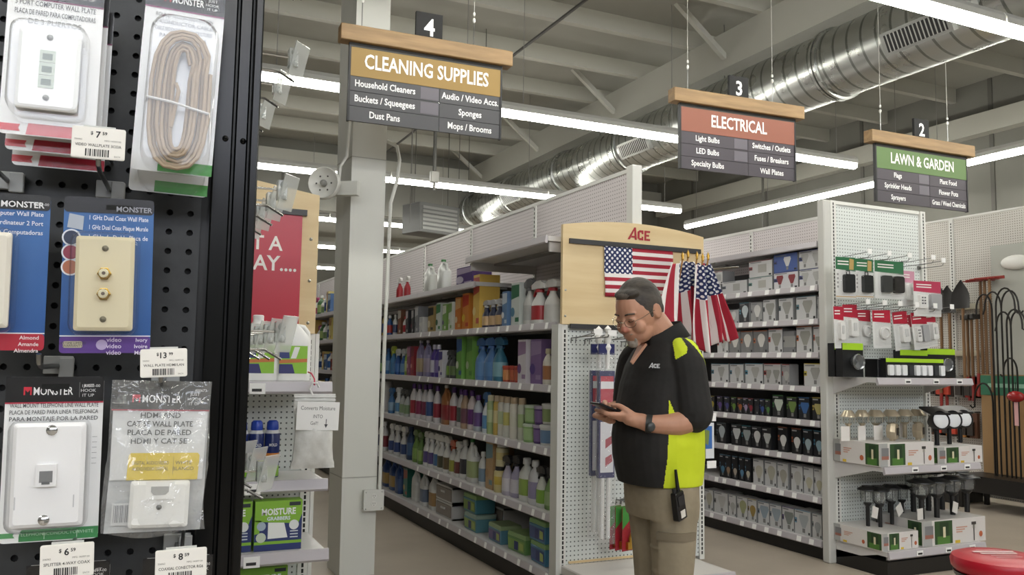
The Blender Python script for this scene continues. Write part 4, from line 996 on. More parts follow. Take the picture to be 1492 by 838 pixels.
# horn siren on the column beside the poster
h = ony(474, 268, coly-.12); t = thing('horn_speaker', 'small round off-white horn speaker mounted on the column above the poster', 'speaker', (h.x, coly-.12, h.z)); t.rotation_euler = (0, 0, -.6)
b = MB(); b.T = Matrix.Rotation(PI/2, 4, 'X'); b.lathe([(.04, -.10), (.075, -.07), (.10, -.01), (.105, .03), (.098, .04), (.07, .01), (.0001, .0)], C('#cfcfc9', .45), n=22); b.build('horn', t, smooth=True)
b = MB(); b.ball((0, -.03, 0), (.022, .03, .022), C('#8c8c88', .4), 10, 6)
for i in range(6): b.ball((.05*math.cos(i*1.05), -.025, .05*math.sin(i*1.05)), .006, C('#4a4a48', .6), 6, 4)
b.build('driver', t)
MB().box((-.02, .06, -.06), (.19, .12, .03), C('#c4c5bf', .45)).build('mount', t)
MB().tube([(.05, .1, .03), (.06, .1, .14), (.10, .1, .2), (.12, .1, .55)], .010, C('#cfd0ca', .45), 6).build('cable', t, smooth=True)
# pump bottle shapes at the far foot of the white endcap
# ================================================================== shelf products
def P_(h):
    r, g, b = (int(h[i:i+2], 16) for i in (1, 3, 5)); l = .3*r+.59*g+.11*b
    r, g, b = (int(max(0, min(255, (l+(c-l)*.82)*.9))) for c in (r, g, b))
    return C('#%02x%02x%02x' % (r, g, b), .35)
def pr_trig(t, w, h, d, body, lab, trg, cap=None):
    r = w/2; e = d/w
    b = MB(); H = h*.70
    b.lathe([(r*.93, 0), (r, h*.02), (r, h*.10), (r*1.01, h*.101), (r*.99, h*.40), (r*.97, h*.401), (r*.86, h*.48), (r*.5, h*.60), (r*.36, h*.65), (r*.36, H)], P_(body), sy=e, n=14, sq=2.6,
            ms=[P_(body)]*3+[P_(lab)]+[P_(body)]*5)
    b.build('bottle', t, smooth=True)
    g = MB(); m = P_(trg)
    g.lathe([(r*.45, H-.004), (r*.45, H+h*.05), (r*.3, H+h*.06)], P_(cap or trg), n=10)
    # head: housing with nozzle forward (-x side), trigger lever below
    L = max(r*1.5, .03)
    g.loft([[(x, yy*dy, H+h*.06+zz) for yy, zz in ((-1, 0), (1, 0), (1, zh), (-1, zh))] for x, dy, zh in ((-L*.95, r*.22, h*.10), (-L*.3, r*.34, h*.16), (L*.45, r*.34, h*.17), (L*.85, r*.28, h*.10))], m)
    g.loft([[(x, yy, z) for yy in (-r*.16, r*.16) for z in ((z0, z1) if yy < 0 else (z1, z0))] for x, z0, z1 in ((-L*.35, H+h*.06, H+h*.08), (-L*.55, H-h*.02, H+h*.03), (-L*.75, H-h*.10, H-h*.06))], P_(cap or trg))
    g.box((-L*1.12, -r*.14, H+h*.10), (-L*.9, r*.14, H+h*.16), P_(cap or trg))
    g.build('trigger_head', t, bevel=.002)
def pr_round(t, w, h, d, body, lab, cap):
    r = w/2; e = d/w; b = MB()
    b.lathe([(r*.92, 0), (r, h*.02), (r, h*.14), (r*1.01, h*.141), (r*1.01, h*.52), (r, h*.521), (r*.95, h*.64), (r*.62, h*.76), (r*.36, h*.82), (r*.36, h*.86)], P_(body), sy=e, n=14, sq=2.5, ms=[P_(body)]*3+[P_(lab)]+[P_(body)]*5)
    b.build('bottle', t, smooth=True)
    MB().lathe([(r*.44, h*.855), (r*.46, h*.87), (r*.42, h*.985), (r*.36, h)], P_(cap), n=12).build('cap', t, smooth=True)
def pr_jug(t, w, h, d, body, lab, cap):
    b = MB(); hw, hd = w/2, d/2; mb = P_(body)
    def ring(z, sx, sy, cx=0): return [(cx+hw*sx*math.copysign(abs(math.cos(a))**.55, math.cos(a)), hd*sy*math.copysign(abs(math.sin(a))**.55, math.sin(a)), z) for a in [2*PI*i/16 for i in range(16)]]
    b.loft([ring(0, .94, .92), ring(h*.02, 1, 1), ring(h*.12, 1, 1), ring(h*.122, 1.01, 1.01), ring(h*.50, 1.01, 1.01), ring(h*.502, 1, 1), ring(h*.60, .97, .98), ring(h*.70, .62, .86, -hw*.30), ring(h*.82, .36, .45, -hw*.36), ring(h*.90, .24, .28, -hw*.36), ring(h*.93, .24, .28, -hw*.36)], mb,
           ms=[mb]*3+[P_(lab)]+[mb]*6)
    b.build('bottle', t, smooth=True)
    MB().tube([(-hw*.25, 0, h*.84), (hw*.25, 0, h*.85), (hw*.66, 0, h*.80), (hw*.78, 0, h*.70), (hw*.78, 0, h*.58)], hw*.15, mb, 8).build('handle', t, smooth=True)
    MB().lathe([(hw*.27, h*.925), (hw*.28, h*.99), (hw*.24, h)], P_(cap), (-hw*.36, 0, 0), n=12, sy=1).build('cap', t, smooth=True)
def pr_can(t, w, h, d, body, lab, cap):
    r = w/2
    MB().lathe([(r*.96, 0), (r, h*.012), (r, h*.30), (r*1.003, h*.301), (r*1.003, h*.62), (r, h*.621), (r, h*.80), (r*.8, h*.85)], P_(body), n=16, ms=[P_(body)]*3+[P_(lab)]+[P_(body)]*3).build('can_body', t, smooth=True)
    MB().lathe([(r*.82, h*.85), (r*.84, h*.86), (r*.80, h*.98), (r*.70, h)], P_(cap), n=16).build('cap', t, smooth=True)
def pr_box(t, w, h, d, body, lab, acc, style='a'):
    hw, y = w/2, -d/2; m = MB(); B, L, A = P_(body), P_(lab), P_(acc)
    m.box((-hw, -d/2, 0), (hw, d/2, h), B)
    e = -d/2-.0008
    if style == 'a':
        m.poly([(-hw*.96, e, h*.62), (hw*.96, e, h*.68), (hw*.96, e, h*.95), (-hw*.96, e, h*.95)], L)
        m.poly([(-hw*.6+hw*.5*math.cos(a), e-.0004, h*.33+min(hw, h*.4)*.5*math.sin(a)) for a in [2*PI*i/14 for i in range(14)]], A)
        m.poly([(0, e, h*.1), (hw*.9, e, h*.1), (hw*.9, e, h*.2), (0, e, h*.2)], L)
    elif style == 'b':
        m.poly([(-hw, e, h*.05), (hw, e, h*.05), (hw, e, h*.3), (-hw, e, h*.42)], L)
        m.poly([(-hw*.5, e-.0004, h*.3), (hw*.4, e-.0004, h*.3), (hw*.5, e-.0004, h*.75), (-hw*.4, e-.0004, h*.75)], A)
    return m.build('carton', t)
def pr_tub(t, w, h, d, body, lab, cap):
    r = w/2
    MB().lathe([(r*.86, 0), (r*.9, h*.02), (r*.91, h*.12), (r*.925, h*.121), (r*.965, h*.74), (r*.95, h*.741), (r*.97, h*.84)], P_(body), n=18, ms=[P_(body)]*3+[P_(lab)]+[P_(body)]*2).build('tub_body', t, smooth=True)
    MB().lathe([(r, h*.83), (r*1.02, h*.84), (r*1.02, h*.97), (r*.92, h)], P_(cap), n=18).build('lid', t, smooth=True)
def pr_tray(t, w, h, d, body, lab, cap):
    m = MB(); m.box((-w/2*.94, -d/2*.94, 0), (w/2*.94, d/2*.94, h*.78), P_(body), top=(1.06, 1.06))
    e = -d/2*.985
    m.poly([(-w*.44, e, h*.12), (w*.44, e, h*.12), (w*.45, e-.003, h*.66), (-w*.45, e-.003, h*.66)], P_(lab))
    m.poly([(-w*.10, e-.002, h*.14), (w*.12, e-.002, h*.14), (w*.14, e-.004, h*.6), (-w*.08, e-.004, h*.6)], P_('#2b3a86'))
    m.poly([(w*.18, e-.002, h*.2), (w*.40, e-.002, h*.2), (w*.40, e-.004, h*.55), (w*.2, e-.004, h*.58)], P_('#b9cf5a'))
    m.build('tub_body', t, bevel=.004)
    MB().box((-w/2, -d/2, h*.77), (w/2, d/2, h), P_(cap), top=(.95, .95)).build('lid', t, bevel=.004)
PRK = {'trig': (pr_trig, 'spray_bottle', 'bottle'), 'round': (pr_round, 'cleaner_bottle', 'bottle'), 'jug': (pr_jug, 'cleaner_jug', 'jug'), 'can': (pr_can, 'aerosol_can', 'can'), 'box': (pr_box, 'carton', 'box'), 'tub': (pr_tub, 'plastic_tub', 'tub'), 'tray': (pr_tray, 'wipes_tub', 'tub')}
_proto = {}
def product(kind, w, h, d, cols, label, loc, rz, group=None):
    key = (kind, round(w, 3), round(h, 3), round(d, 3), cols)
    if key in _proto: return dup(_proto[key], loc, rz, label, group)
    fn, nm, cat = PRK[kind]
    t = thing(nm, label, cat, loc, rz, group); fn(t, w, h, d, *cols)
    _proto[key] = t
    return t
def fill(zs, shelf_name, items, front, depth_in=.03, face=-PI/2, z_ref=.1):
    """items: (kind, px, w, h, cols, desc[, dz]) laid along a shelf whose front edge is at x=front"""
    ys = [y_at(it[1], front+.08, zs+it[3]*.45) for it in items]
    n = 0
    for i, it in enumerate(items):
        kind, px, w, h, cols, desc = it[:6]; dz = it[6] if len(it) > 6 else 0
        gap = min([abs(ys[i]-ys[j]) for j in range(len(items)) if j != i and abs(ys[j]-ys[i]) > .004] or [1])
        w2 = min(w, (gap)*.98) if kind not in ('tray',) else w
        d = {'trig': w2*.72, 'round': w2*.75, 'jug': w2*.62, 'can': w2, 'box': .16, 'tub': w2, 'tray': .16}[kind]
        if kind == 'box' and len(it) > 7: d = it[7]
        if not dz: n += 1
        lab = f'{desc}, {ORD[n-1]} along {shelf_name}'
        product(kind, w2, h, d, cols, lab, (front+depth_in+d/2+random.uniform(0, .02), ys[i], zs+dz), face + (random.uniform(-.06, .06) if not dz else 0))
random.seed(11)
WH, PU, BL, LG, GR, OR, YE_, RD, DB, BK = '#dfe0de', '#5b2c86', '#2a63b0', '#8fbf3a', '#3d8a36', '#e07a28', '#e3c23a', '#b8232c', '#1d2b58', '#202124'
# top shelf (second bay on)
fill(1.96, 'the top cleaning shelf', [
 ('trig', 584, .085, .22, (RD, RD, '#e8e4e0'), 'red spray bottle with white trigger'), ('trig', 593.5, .085, .22, ('#b01e2c', RD, '#e8e4e0'), 'red spray bottle with pale trigger'),
 ('jug', 627, .15, .26, ('#e4e7e0', '#e4e7e0', '#3f8a48'), 'white gallon jug with green cap'), ('jug', 647.5, .15, .26, ('#e2e5df', '#e2e5df', '#47904c'), 'white gallon jug with green cap'),
 ('box', 683, .30, .14, ('#5a3a8c', '#b9a7cc', '#c9c0d8'), 'long purple carton lying flat')], GX)
# second shelf
fill(1.617, 'the second cleaning shelf', [
 ('round', 564, .08, .24, ('#d9b832', '#2d55a0', '#e7c93c'), 'yellow bottle with blue label'), ('round', 571, .07, .2, ('#2f63ad', '#c73a33', '#e3e2df'), 'blue bottle with red label'),
 ('round', 578, .06, .2, (WH, '#3b4b7a', WH), 'white slim bottle with dark label'), ('box', 586, .08, .24, ('#8a5a42', '#e3ddd4', '#a8312c'), 'brown and white brush carton'),
 ('round', 593, .06, .17, (WH, RD, '#c43030'), 'small white bottle with red label'), ('box', 600, .08, .22, ('#2b2a2e', '#d8c9cf', '#a83e63'), 'black and pink hanging pack'),
 ('box', 607, .08, .22, ('#3a3a3f', '#c9c7cc', '#7a2b3c'), 'charcoal hanging pack'), ('box', 614, .10, .24, ('#8f9096', '#cfd0d6', '#50525a'), 'silver grey hanging pack'),
 ('box', 621, .09, .14, ('#e2e2e0', '#cfd2d4', '#c6c8ca'), 'low plain white carton'), ('box', 634, .12, .22, ('#b79a5a', '#2d2a26', '#e8dcb8'), 'gold and black carton'),
 ('box', 645, .10, .24, ('#d8e0da', '#3f8a4d', '#2f6c3c'), 'white and green carton'), ('box', 654, .08, .22, ('#7fb24f', '#e2e8d6', '#6a4b8c'), 'green carton with purple emblem'),
 ('box', 663, .08, .23, ('#dfe6d8', '#7aa84a', '#a9c37f'), 'white carton with green band'), ('box', 672, .10, .26, (OR, '#f0b46a', '#f1d9b0'), 'orange carton with pale picture'),
 ('box', 684, .12, .28, ('#ec8a2c', '#d83c22', '#f2c52c'), 'bright orange and yellow carton'), ('box', 702, .17, .40, ('#efc04a', '#d64b3c', '#f3dc8c'), 'tall yellow carton with red title'),
 ('trig', 712, .09, .22, ('#2a3050', '#d9b07a', '#b7b7b9'), 'navy bottle with silver trigger'), ('trig', 720, .09, .22, ('#2b3254', '#cfa777', '#b4b5b8'), 'navy bottle with silver trigger'),
 ('trig', 729, .09, .22, ('#2a3050', '#cda46e', '#bfc0c2'), 'navy bottle with silver trigger'), ('trig', 737, .09, .22, ('#2b3355', '#c9a270', '#b9babd'), 'navy bottle with silver trigger'),
 ('box', 745, .10, .24, ('#5d86b8', '#c8d8e6', '#eef2f4'), 'pale blue carton with handle print'), ('box', 757, .14, .29, ('#d9e2dc', '#3b7f57', '#5f93b4'), 'white and green carton with bottle picture'),
 ('trig', 771, .10, .33, ('#d6d6d2', '#c2c3c0', '#6d6d70'), 'white bottle with grey sprayer'), 
 ('trig', 787, .13, .30, ('#e6e5e1', '#c22f36', '#e7e4e0', '#c42a34'), 'white spray bottle with red label and collar'), ('trig', 803, .13, .30, ('#e3e3df', '#e0e0dc', '#e7e4e0', '#c42a34'), 'white spray bottle with red collar')], GX)
fill(1.246, 'the third cleaning shelf', [
 ('trig', 559, .09, .26, ('#22413a', '#6c9a48', '#2c3a38'), 'dark green spray bottle'), ('round', 566, .08, .25, ('#2d6fb6', '#78a8d8', '#2a5fa6'), 'blue bottle'),
 ('trig', 575.5, .10, .29, ('#3b7fb8', '#3f79b0', '#b5c930'), 'blue bottle with lime trigger'), ('trig', 582.5, .09, .26, ('#2456a4', '#3b75c0', '#e0e3e6'), 'royal blue bottle with white trigger'),
 ('trig', 589, .09, .26, ('#2a60b0', '#72a0cc', '#dfe3e4'), 'royal blue bottle with white trigger'), ('round', 596, .08, .25, ('#88b13a', '#c9d88c', '#dfe6d0'), 'lime green bottle with pale cap'),
 ('box', 602, .08, .26, ('#9a4f78', '#c586a4', '#e0c5d0'), 'mauve carton'), ('box', 608, .08, .26, ('#b23440', '#8a2740', '#e0a9a0'), 'red carton'),
 ('jug', 616, .12, .31, ('#8a80ac', '#b9a27c', '#d5d2e0'), 'lavender jug of cleaner'), ('jug', 626, .12, .31, ('#8d86b4', '#a99cb4', '#d5d2e0'), 'lavender jug of cleaner'),
 ('round', 633, .09, .27, ('#5b45a8', '#d9d6ea', '#c9c4e0'), 'purple bottle with white label'), ('round', 641, .09, .27, ('#4c3aa0', '#8f7fc4', '#d9d6ea'), 'deep purple bottle'),
 ('box', 649.5, .09, .22, ('#e0dfe8', '#4a3c9c', '#3a2f8c'), 'white carton with purple print'), ('trig', 657, .09, .24, ('#4b4d50', '#88b840', '#3a3c40'), 'grey spray bottle with green label'),
 ('trig', 664, .09, .24, ('#45474b', '#6f8a50', '#333438'), 'grey spray bottle'), ('box', 677, .12, .32, ('#69aa42', '#2f5fa8', '#dfe8d4'), 'green carton with blue corner'), ('box', 690, .12, .32, ('#74b244', '#4f9236', '#c9d8b4'), 'lime green carton'),
 ('trig', 702.5, .14, .33, ('#4f84c4', '#5f92cc', '#3a6cb4'), 'sky blue spray bottle'), ('trig', 717, .14, .33, ('#4478b8', '#5488c4', '#3a6cb4'), 'sky blue spray bottle'), ('trig', 729, .13, .33, ('#2f7898', '#7fb4c4', '#2a6a94'), 'teal blue spray bottle'),
 ('tub', 741, .07, .11, ('#b6402c', '#d98a4a', '#c8462e'), 'small red scented jar'), ('tub', 749, .07, .11, ('#a83a30', '#c8603c', '#b83c30'), 'small red scented jar'), ('tub', 757, .07, .11, ('#a5382e', '#b8563c', '#b03a2e'), 'small red scented jar'),
 ('box', 770, .13, .28, ('#ddd6dd', '#a884b0', '#7a4a8c'), 'white and violet carton with bottle print'), ('box', 787, .14, .28, ('#8a68a4', '#a88cbc', '#5a3f94'), 'violet carton with dark emblem'), ('round', 802, .08, .22, ('#e6e0d0', '#c07a4a', '#d8c8a4'), 'cream bottle with tan cap')], GX)
fill(.877, 'the fourth cleaning shelf', [
 ('tub', 559, .12, .29, ('#dcdcda', '#cfcfd2', '#dcdcda'), 'white paper canister'), ('trig', 573, .09, .26, ('#3f78b4', '#8ab0d0', '#3a70ac'), 'blue spray bottle'), ('trig', 581, .10, .27, ('#dfe4e8', '#5a9ad0', '#e4e8ea'), 'white spray bottle with blue label'),
 ('trig', 589, .09, .26, ('#b4b8b8', '#8aa878', '#4c4e50'), 'silver spray bottle with dark trigger'), ('trig', 597, .09, .26, ('#b8bcbc', '#7f9f70', '#4c4e50'), 'silver spray bottle with dark trigger'),
 ('round', 605.5, .085, .30, ('#e2dde0', '#b02c3c', PU), 'white bottle with purple cap and red label'), ('round', 613.5, .085, .30, ('#e2dde0', '#9c2c58', PU), 'white bottle with purple cap'),
 ('round', 621, .085, .30, ('#e0dce0', '#8c3458', '#643090'), 'white bottle with purple cap'), ('round', 629, .09, .31, ('#e2dfe4', '#3b5a9c', PU), 'white bottle with purple cap and blue label'), ('round', 640, .09, .30, ('#d8d2d8', '#a8283c', PU), 'white bottle with purple cap and red label'),
 ('jug', 652, .13, .31, ('#b4703c', '#a83038', '#ddd4d0'), 'amber jug of floor cleaner with red label'), ('round', 662.5, .09, .30, ('#dcd6d8', '#b02838', PU), 'white bottle with purple cap and red label'), ('round', 672, .09, .29, ('#dfd9dc', '#54605c', PU), 'white bottle with purple cap and grey label'),
 ('round', 681, .09, .29, ('#b89878', '#7a4a5c', '#643090'), 'tan bottle with purple cap'), ('round', 689.5, .09, .29, ('#d8c8c8', '#6a2f80', PU), 'white bottle with purple cap and violet label'), ('round', 699.5, .09, .26, ('#b8c0cc', '#6b4a90', PU), 'pale blue bottle with purple cap'),
 ('trig', 711, .11, .31, ('#dfe8f0', '#5c9ad4', '#3c74b8'), 'white bottle with blue trigger'), ('can', 718, .06, .27, ('#9fb878', '#c4d4a0', '#e0d8b0'), 'green aerosol can'), ('can', 725, .065, .27, ('#d8b44a', '#e8d898', '#d0b898'), 'yellow aerosol can with beige cap'),
 ('can', 733, .065, .27, ('#dcd8cc', '#b8c898', '#ccb08c'), 'white aerosol can with beige cap'), ('can', 743, .065, .27, ('#d8d8cc', '#c8c060', '#ccb08c'), 'pale aerosol can with beige cap'), ('can', 753, .065, .27, ('#d8d4c4', '#d4d0bc', '#c8ac88'), 'cream aerosol can with beige cap'), ('can', 762, .06, .27, ('#c8ccb8', '#a8c080', '#c8ac88'), 'pale green aerosol can'),
 ('tub', 773, .10, .115, ('#8cb868', '#a8cc88', '#c8d8c0'), 'green gel tub at the bottom of its pair'), ('tub', 773, .10, .115, ('#8cb868', '#a8cc88', '#c8d8c0'), 'green gel tub stacked on another', .118),
 ('tub', 785, .10, .115, ('#583880', '#8868a8', '#b8a8c8'), 'purple gel tub at the bottom of its pair'), ('tub', 785, .10, .115, ('#583880', '#8868a8', '#b8a8c8'), 'purple gel tub stacked on another', .118),
 ('tub', 798, .12, .125, ('#dfe0dc', '#6f94c0', '#e4e4e0'), 'white blue-labelled tub under another'), ('tub', 798, .12, .125, ('#dfe0dc', '#94ac68', '#e4e4e0'), 'white tub stacked on a blue-labelled tub', .128)], GX)
fill(.50, 'the fifth cleaning shelf', [
 ('round', 556, .08, .28, ('#e0e0e0', '#2f3f78', '#e0e0e0'), 'white bottle with navy label'), ('round', 562, .08, .28, ('#e0e0e0', '#8c2c38', '#e0e0e0'), 'white bottle with red label'), ('trig', 571.5, .10, .30, ('#e0e0e0', '#2f4a90', '#e2e2e2'), 'white spray bottle with blue label'),
 ('trig', 580, .10, .30, ('#e0e0e0', '#2f4a90', '#e2e2e2'), 'white spray bottle with blue label'), ('trig', 589, .10, .30, ('#dedede', '#32508f', '#e2e2e2'), 'white spray bottle with blue label'), ('round', 598.5, .10, .29, ('#24406c', '#3c6498', '#203860'), 'navy bottle'),
 ('trig', 608, .10, .30, ('#6c9838', '#8cb450', '#587c34'), 'green spray bottle'), ('trig', 616, .09, .29, ('#5c8838', '#94b858', '#4c7030'), 'green spray bottle'),
 ('trig', 623.5, .10, .31, ('#e2e2e0', '#5a4a90', '#e4e4e2'), 'white spray bottle with violet label'), ('trig', 630.5, .10, .31, ('#e2e2e0', '#5a4a90', '#e4e4e2'), 'white spray bottle with violet label'), ('trig', 638, .10, .31, ('#e2e2e0', '#4878b0', '#e4e4e2'), 'white spray bottle with blue label'),
 ('trig', 645.5, .10, .31, ('#e2e2e0', '#4c4c38', '#e4e4e2'), 'white spray bottle with olive label'), ('trig', 653, .10, .31, ('#e2e2e0', '#6c5838', '#e4e4e2'), 'white spray bottle with brown label'), ('trig', 661, .10, .29, ('#e0e0dc', '#a8a838', '#d8562c'), 'white spray bottle with orange trigger'), ('trig', 669, .10, .29, ('#e0e0dc', '#7c3c38', '#e0e0dc'), 'white spray bottle with dark red label'),
 ('round', 678, .10, .29, ('#e2e2e0', '#3c3c44', '#e2e2e0'), 'white bottle with black label'), ('jug', 691, .13, .31, ('#e2e3e0', '#a8b878', '#3c8c44'), 'white jug with green cap'), ('round', 706, .08, .24, ('#dcdedc', '#7c98b0', '#dcdedc'), 'slim white bottle'),
 ('box', 719, .16, .325, ('#c49c68', '#6c98a8', '#b88c58'), 'tan cardboard dispenser box'), ('can', 730, .09, .17, ('#e0d088', '#d8b83c', '#2c2c2c'), 'yellow tin lower in its stack'), ('can', 730, .09, .15, ('#e4dca8', '#dcc878', '#e4e4dc'), 'cream tin stacked on a yellow tin', .172),
 ('trig', 742, .10, .28, ('#c4bcd0', '#e0dce4', '#242426'), 'lilac spray bottle with black trigger'), ('trig', 752, .10, .29, ('#a8a0c0', '#d8d4e0', '#202022'), 'violet spray bottle with black trigger'), ('round', 767, .12, .27, ('#e0e2dc', '#94b848', '#e2e2e0'), 'white bottle with lime label'), ('round', 781, .12, .27, ('#dedee2', '#a098c0', '#e2e2e0'), 'white bottle with lilac label'),
 ('trig', 793, .10, .27, ('#dfe4d8', '#84b838', '#222224'), 'white bottle with green label and black trigger'), ('trig', 803, .09, .27, ('#84b060', '#a8c888', '#222224'), 'green bottle with black trigger')], GX)
fill(.165, 'the bottom cleaning shelf', [
 ('jug', 562, .16, .27, ('#2c4c8c', '#b8944c', '#28447c'), 'royal blue detergent jug'), ('jug', 573, .16, .27, ('#2a4a8a', '#b08c48', '#28447c'), 'royal blue detergent jug'), ('jug', 583, .14, .27, ('#2c4e90', '#40609c', '#28447c'), 'royal blue detergent jug'),
 ('box', 594, .10, .25, ('#2f7c6c', '#b04838', '#c8a860'), 'teal and red carton'), ('jug', 606, .13, .275, ('#e2e3e1', '#d8d9d6', '#e2e3e1'), 'white handled jug'), ('jug', 619, .13, .275, ('#e2e3e1', '#6c7c98', '#e2e3e1'), 'white handled jug with slate label'), ('jug', 632, .14, .28, ('#e4e5e3', '#b88c54', '#e4e5e3'), 'white handled jug with orange label')], GX, depth_in=.04)
# clear storage drawers and wipes tubs on the base shelf
def drawers(loc, rz, w, h, d, label):
    t = thing('storage_drawer', label, 'storage box', loc, rz, None)
    m = MB(); F = P_('#dcdcda')
    m.box((-w/2, -d/2, 0), (w/2, d/2, .012), F); m.box((-w/2, -d/2, h-.014), (w/2, d/2, h), F)
    for x in (-w/2, w/2-.012): m.box((x, -d/2, 0), (x+.012, d/2, h), F)
    m.build('frame', t)
    m = MB(); m.box((-w/2+.016, -d/2-.004, .016), (w/2-.016, d/2-.02, h-.018), P_('#978c84')); m.box((-w*.12, -d/2-.012, h*.55), (w*.12, -d/2-.004, h*.68), F); m.build('drawer', t)
for px, dz, nm in ((657, 0, 'lower'), (657, .125, 'upper')):
    y = y_at(px, GX+.1, .25); drawers((GX+.17, y, .165+dz), -PI/2, .36, .12, .26, f'clear drawer box with white frame, {nm} of the wide pair on the base shelf')
y = y_at(718, GX+.2, .3); drawers((GX+.33, y, .165), -PI/2, .30, .17, .22, 'clear drawer box with white frame standing behind the green wipes tubs')
fill(.165, 'the base shelf', [
 ('tray', 693, .24, .12, ('#5c9cac', '#94b84c', '#9cb8a8'), 'green and blue wipes tub lowest of its pair'), ('tray', 690, .24, .13, ('#4f98ac', '#84b040', '#94c070'), 'green and blue wipes tub on top of its pair', .122),
 ('tray', 728, .22, .12, ('#5c98b0', '#7c68a0', '#a0b880'), 'wipes tub with purple label'), ('tray', 758, .24, .12, ('#6ca454', '#8cb850', '#9cc478'), 'lime green wipes tub'),
 ('tray', 792, .22, .13, ('#4c90b8', '#3c58a0', '#8cc070'), 'blue wipes tub lowest of its pair'), ('tray', 792, .22, .13, ('#4c90b8', '#3c58a0', '#8cc070'), 'blue wipes tub on top of its pair', .132)], GX, depth_in=.03)
# far part of the same gondola, seen left of the column
far_items = [('round', WH, BL, BL), ('round', '#c8d4dc', '#2a4a90', '#2c3c70'), ('trig', '#e4e0dc', '#b03a60', '#c23a78'), ('box', '#a8322c', '#e0d8c8', '#3a2a28'), ('box', '#e0c860', '#c88c30', '#f0e8c0'), ('round', '#3c6c3c', '#a0b868', '#d8d8d0'), ('can', '#e4e2dc', '#b84038', '#b8b8b8'), ('box', '#3f6fae', '#c8d4e0', '#20304c'), ('jug', '#e6e6e2', '#6c8c4c', '#d8d8d8'), ('box', '#d8a848', '#6a3a2c', '#eee0c0')]
random.seed(5)
fz = [(1.96, 'the top far shelf'), (1.617, 'the second far shelf'), (1.246, 'the third far shelf'), (.877, 'the fourth far shelf')]
fdesc = {'round': 'bottle', 'trig': 'spray bottle', 'box': 'carton', 'can': 'can', 'jug': 'jug'}
def colour_word(h):
    r, g, b = (int(h[i:i+2], 16) for i in (1, 3, 5))
    mx, mn = max(r, g, b), min(r, g, b)
    if mx-mn < 30: return 'white' if mx > 190 else 'grey' if mx > 80 else 'black'
    if mx == r: return 'yellow' if g > .72*r and b < .6*r else 'orange' if g > .45*r and b < .5*r else 'red' if r > 120 else 'brown'
    if mx == g: return 'green'
    return 'blue' if r < .72*b else 'purple'
for z, nm in fz:
    its = []; px = 458
    k = 0
    while px < 488:
        f = far_items[(k*3+int(z*10)) % 10]; k += 1
        h = random.uniform(.2, .29)
        its.append((f[0], px, .13, h, tuple(f[1:]), f'far {colour_word(f[1])} {fdesc[f[0]]} seen left of the column'))
        px += random.uniform(3.6, 5)
    fill(z, nm, its, GX)
# ------------------------------------------------------------------ bulb cartons
def bulb_pic(m, cx, z0, s, e, col, base='#8c8c8a', kind='A'):
    """printed bulb picture: outline of a bulb with its cap"""
    if kind == 'A':
        pts = [(cx+s*.30*math.cos(a), z0+s*.68+s*.30*math.sin(a)) for a in [PI*(1.2-1.4*i/12)+0 for i in range(13)]]
        pts = [(cx-s*.11, z0+s*.22)] + pts + [(cx+s*.11, z0+s*.22)]
    elif kind == 'R':
        pts = [(cx-s*.12, z0+s*.25), (cx-s*.36, z0+s*.75), (cx-s*.30, z0+s*.92), (cx+s*.30, z0+s*.92), (cx+s*.36, z0+s*.75), (cx+s*.12, z0+s*.25)]
    else:
        pts = [(cx-s*.48, z0+s*.2), (cx-s*.48, z0+s*.85), (cx+s*.48, z0+s*.85), (cx+s*.48, z0+s*.2)]
    m.poly([(p[0], e, p[1]) for p in pts][::-1] if kind != 'A' else [(p[0], e, p[1]) for p in pts][::-1], P_(col))
    if kind != 'F': m.poly([(cx-s*.1, e-.0003, z0), (cx+s*.1, e-.0003, z0), (cx+s*.1, e-.0003, z0+s*.22), (cx-s*.1, e-.0003, z0+s*.22)], P_(base))
def bulb_carton(w, h, d, face, strip, pic, kind, nb, dark):
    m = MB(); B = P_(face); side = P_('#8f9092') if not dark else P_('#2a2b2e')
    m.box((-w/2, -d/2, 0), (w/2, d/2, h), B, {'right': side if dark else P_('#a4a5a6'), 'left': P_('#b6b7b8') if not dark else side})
    e = -d/2-.0008; ho = w/2
    for k in range(nb):
        bulb_pic(m, -w/2+w*(k+.5)/nb*(1 if nb > 1 else 1.16), h*.10, min(h*.78, (w/nb)*1.15), e, pic, kind=kind)
    S = P_(strip)
    m.poly([(-ho, e, h*.45), (-ho+w*.15, e, h*.45), (-ho+w*.15, e, h*.66), (-ho, e, h*.66)], S)
    m.poly([(-ho+w*.02, e-.0004, h*.5), (-ho+w*.12, e-.0004, h*.5), (-ho+w*.12, e-.0004, h*.58), (-ho+w*.02, e-.0004, h*.58)], P_('#26282c'))
    m.poly([(ho*.72, e, h*.05), (ho*.92, e, h*.05), (ho*.92, e, h*.15), (ho*.72, e, h*.15)], P_('#26282c'))
    m.poly([(-ho*.9, e, h*.88), (ho*.1, e, h*.88), (ho*.1, e, h*.93), (-ho*.9, e, h*.93)], P_('#8a8d90' if not dark else '#c8c8c8'))
    m.poly([(-ho, e-.0002, h*.965), (ho, e-.0002, h*.965), (ho, e-.0002, h), (-ho, e-.0002, h)], S)
    return m
_bp = {}
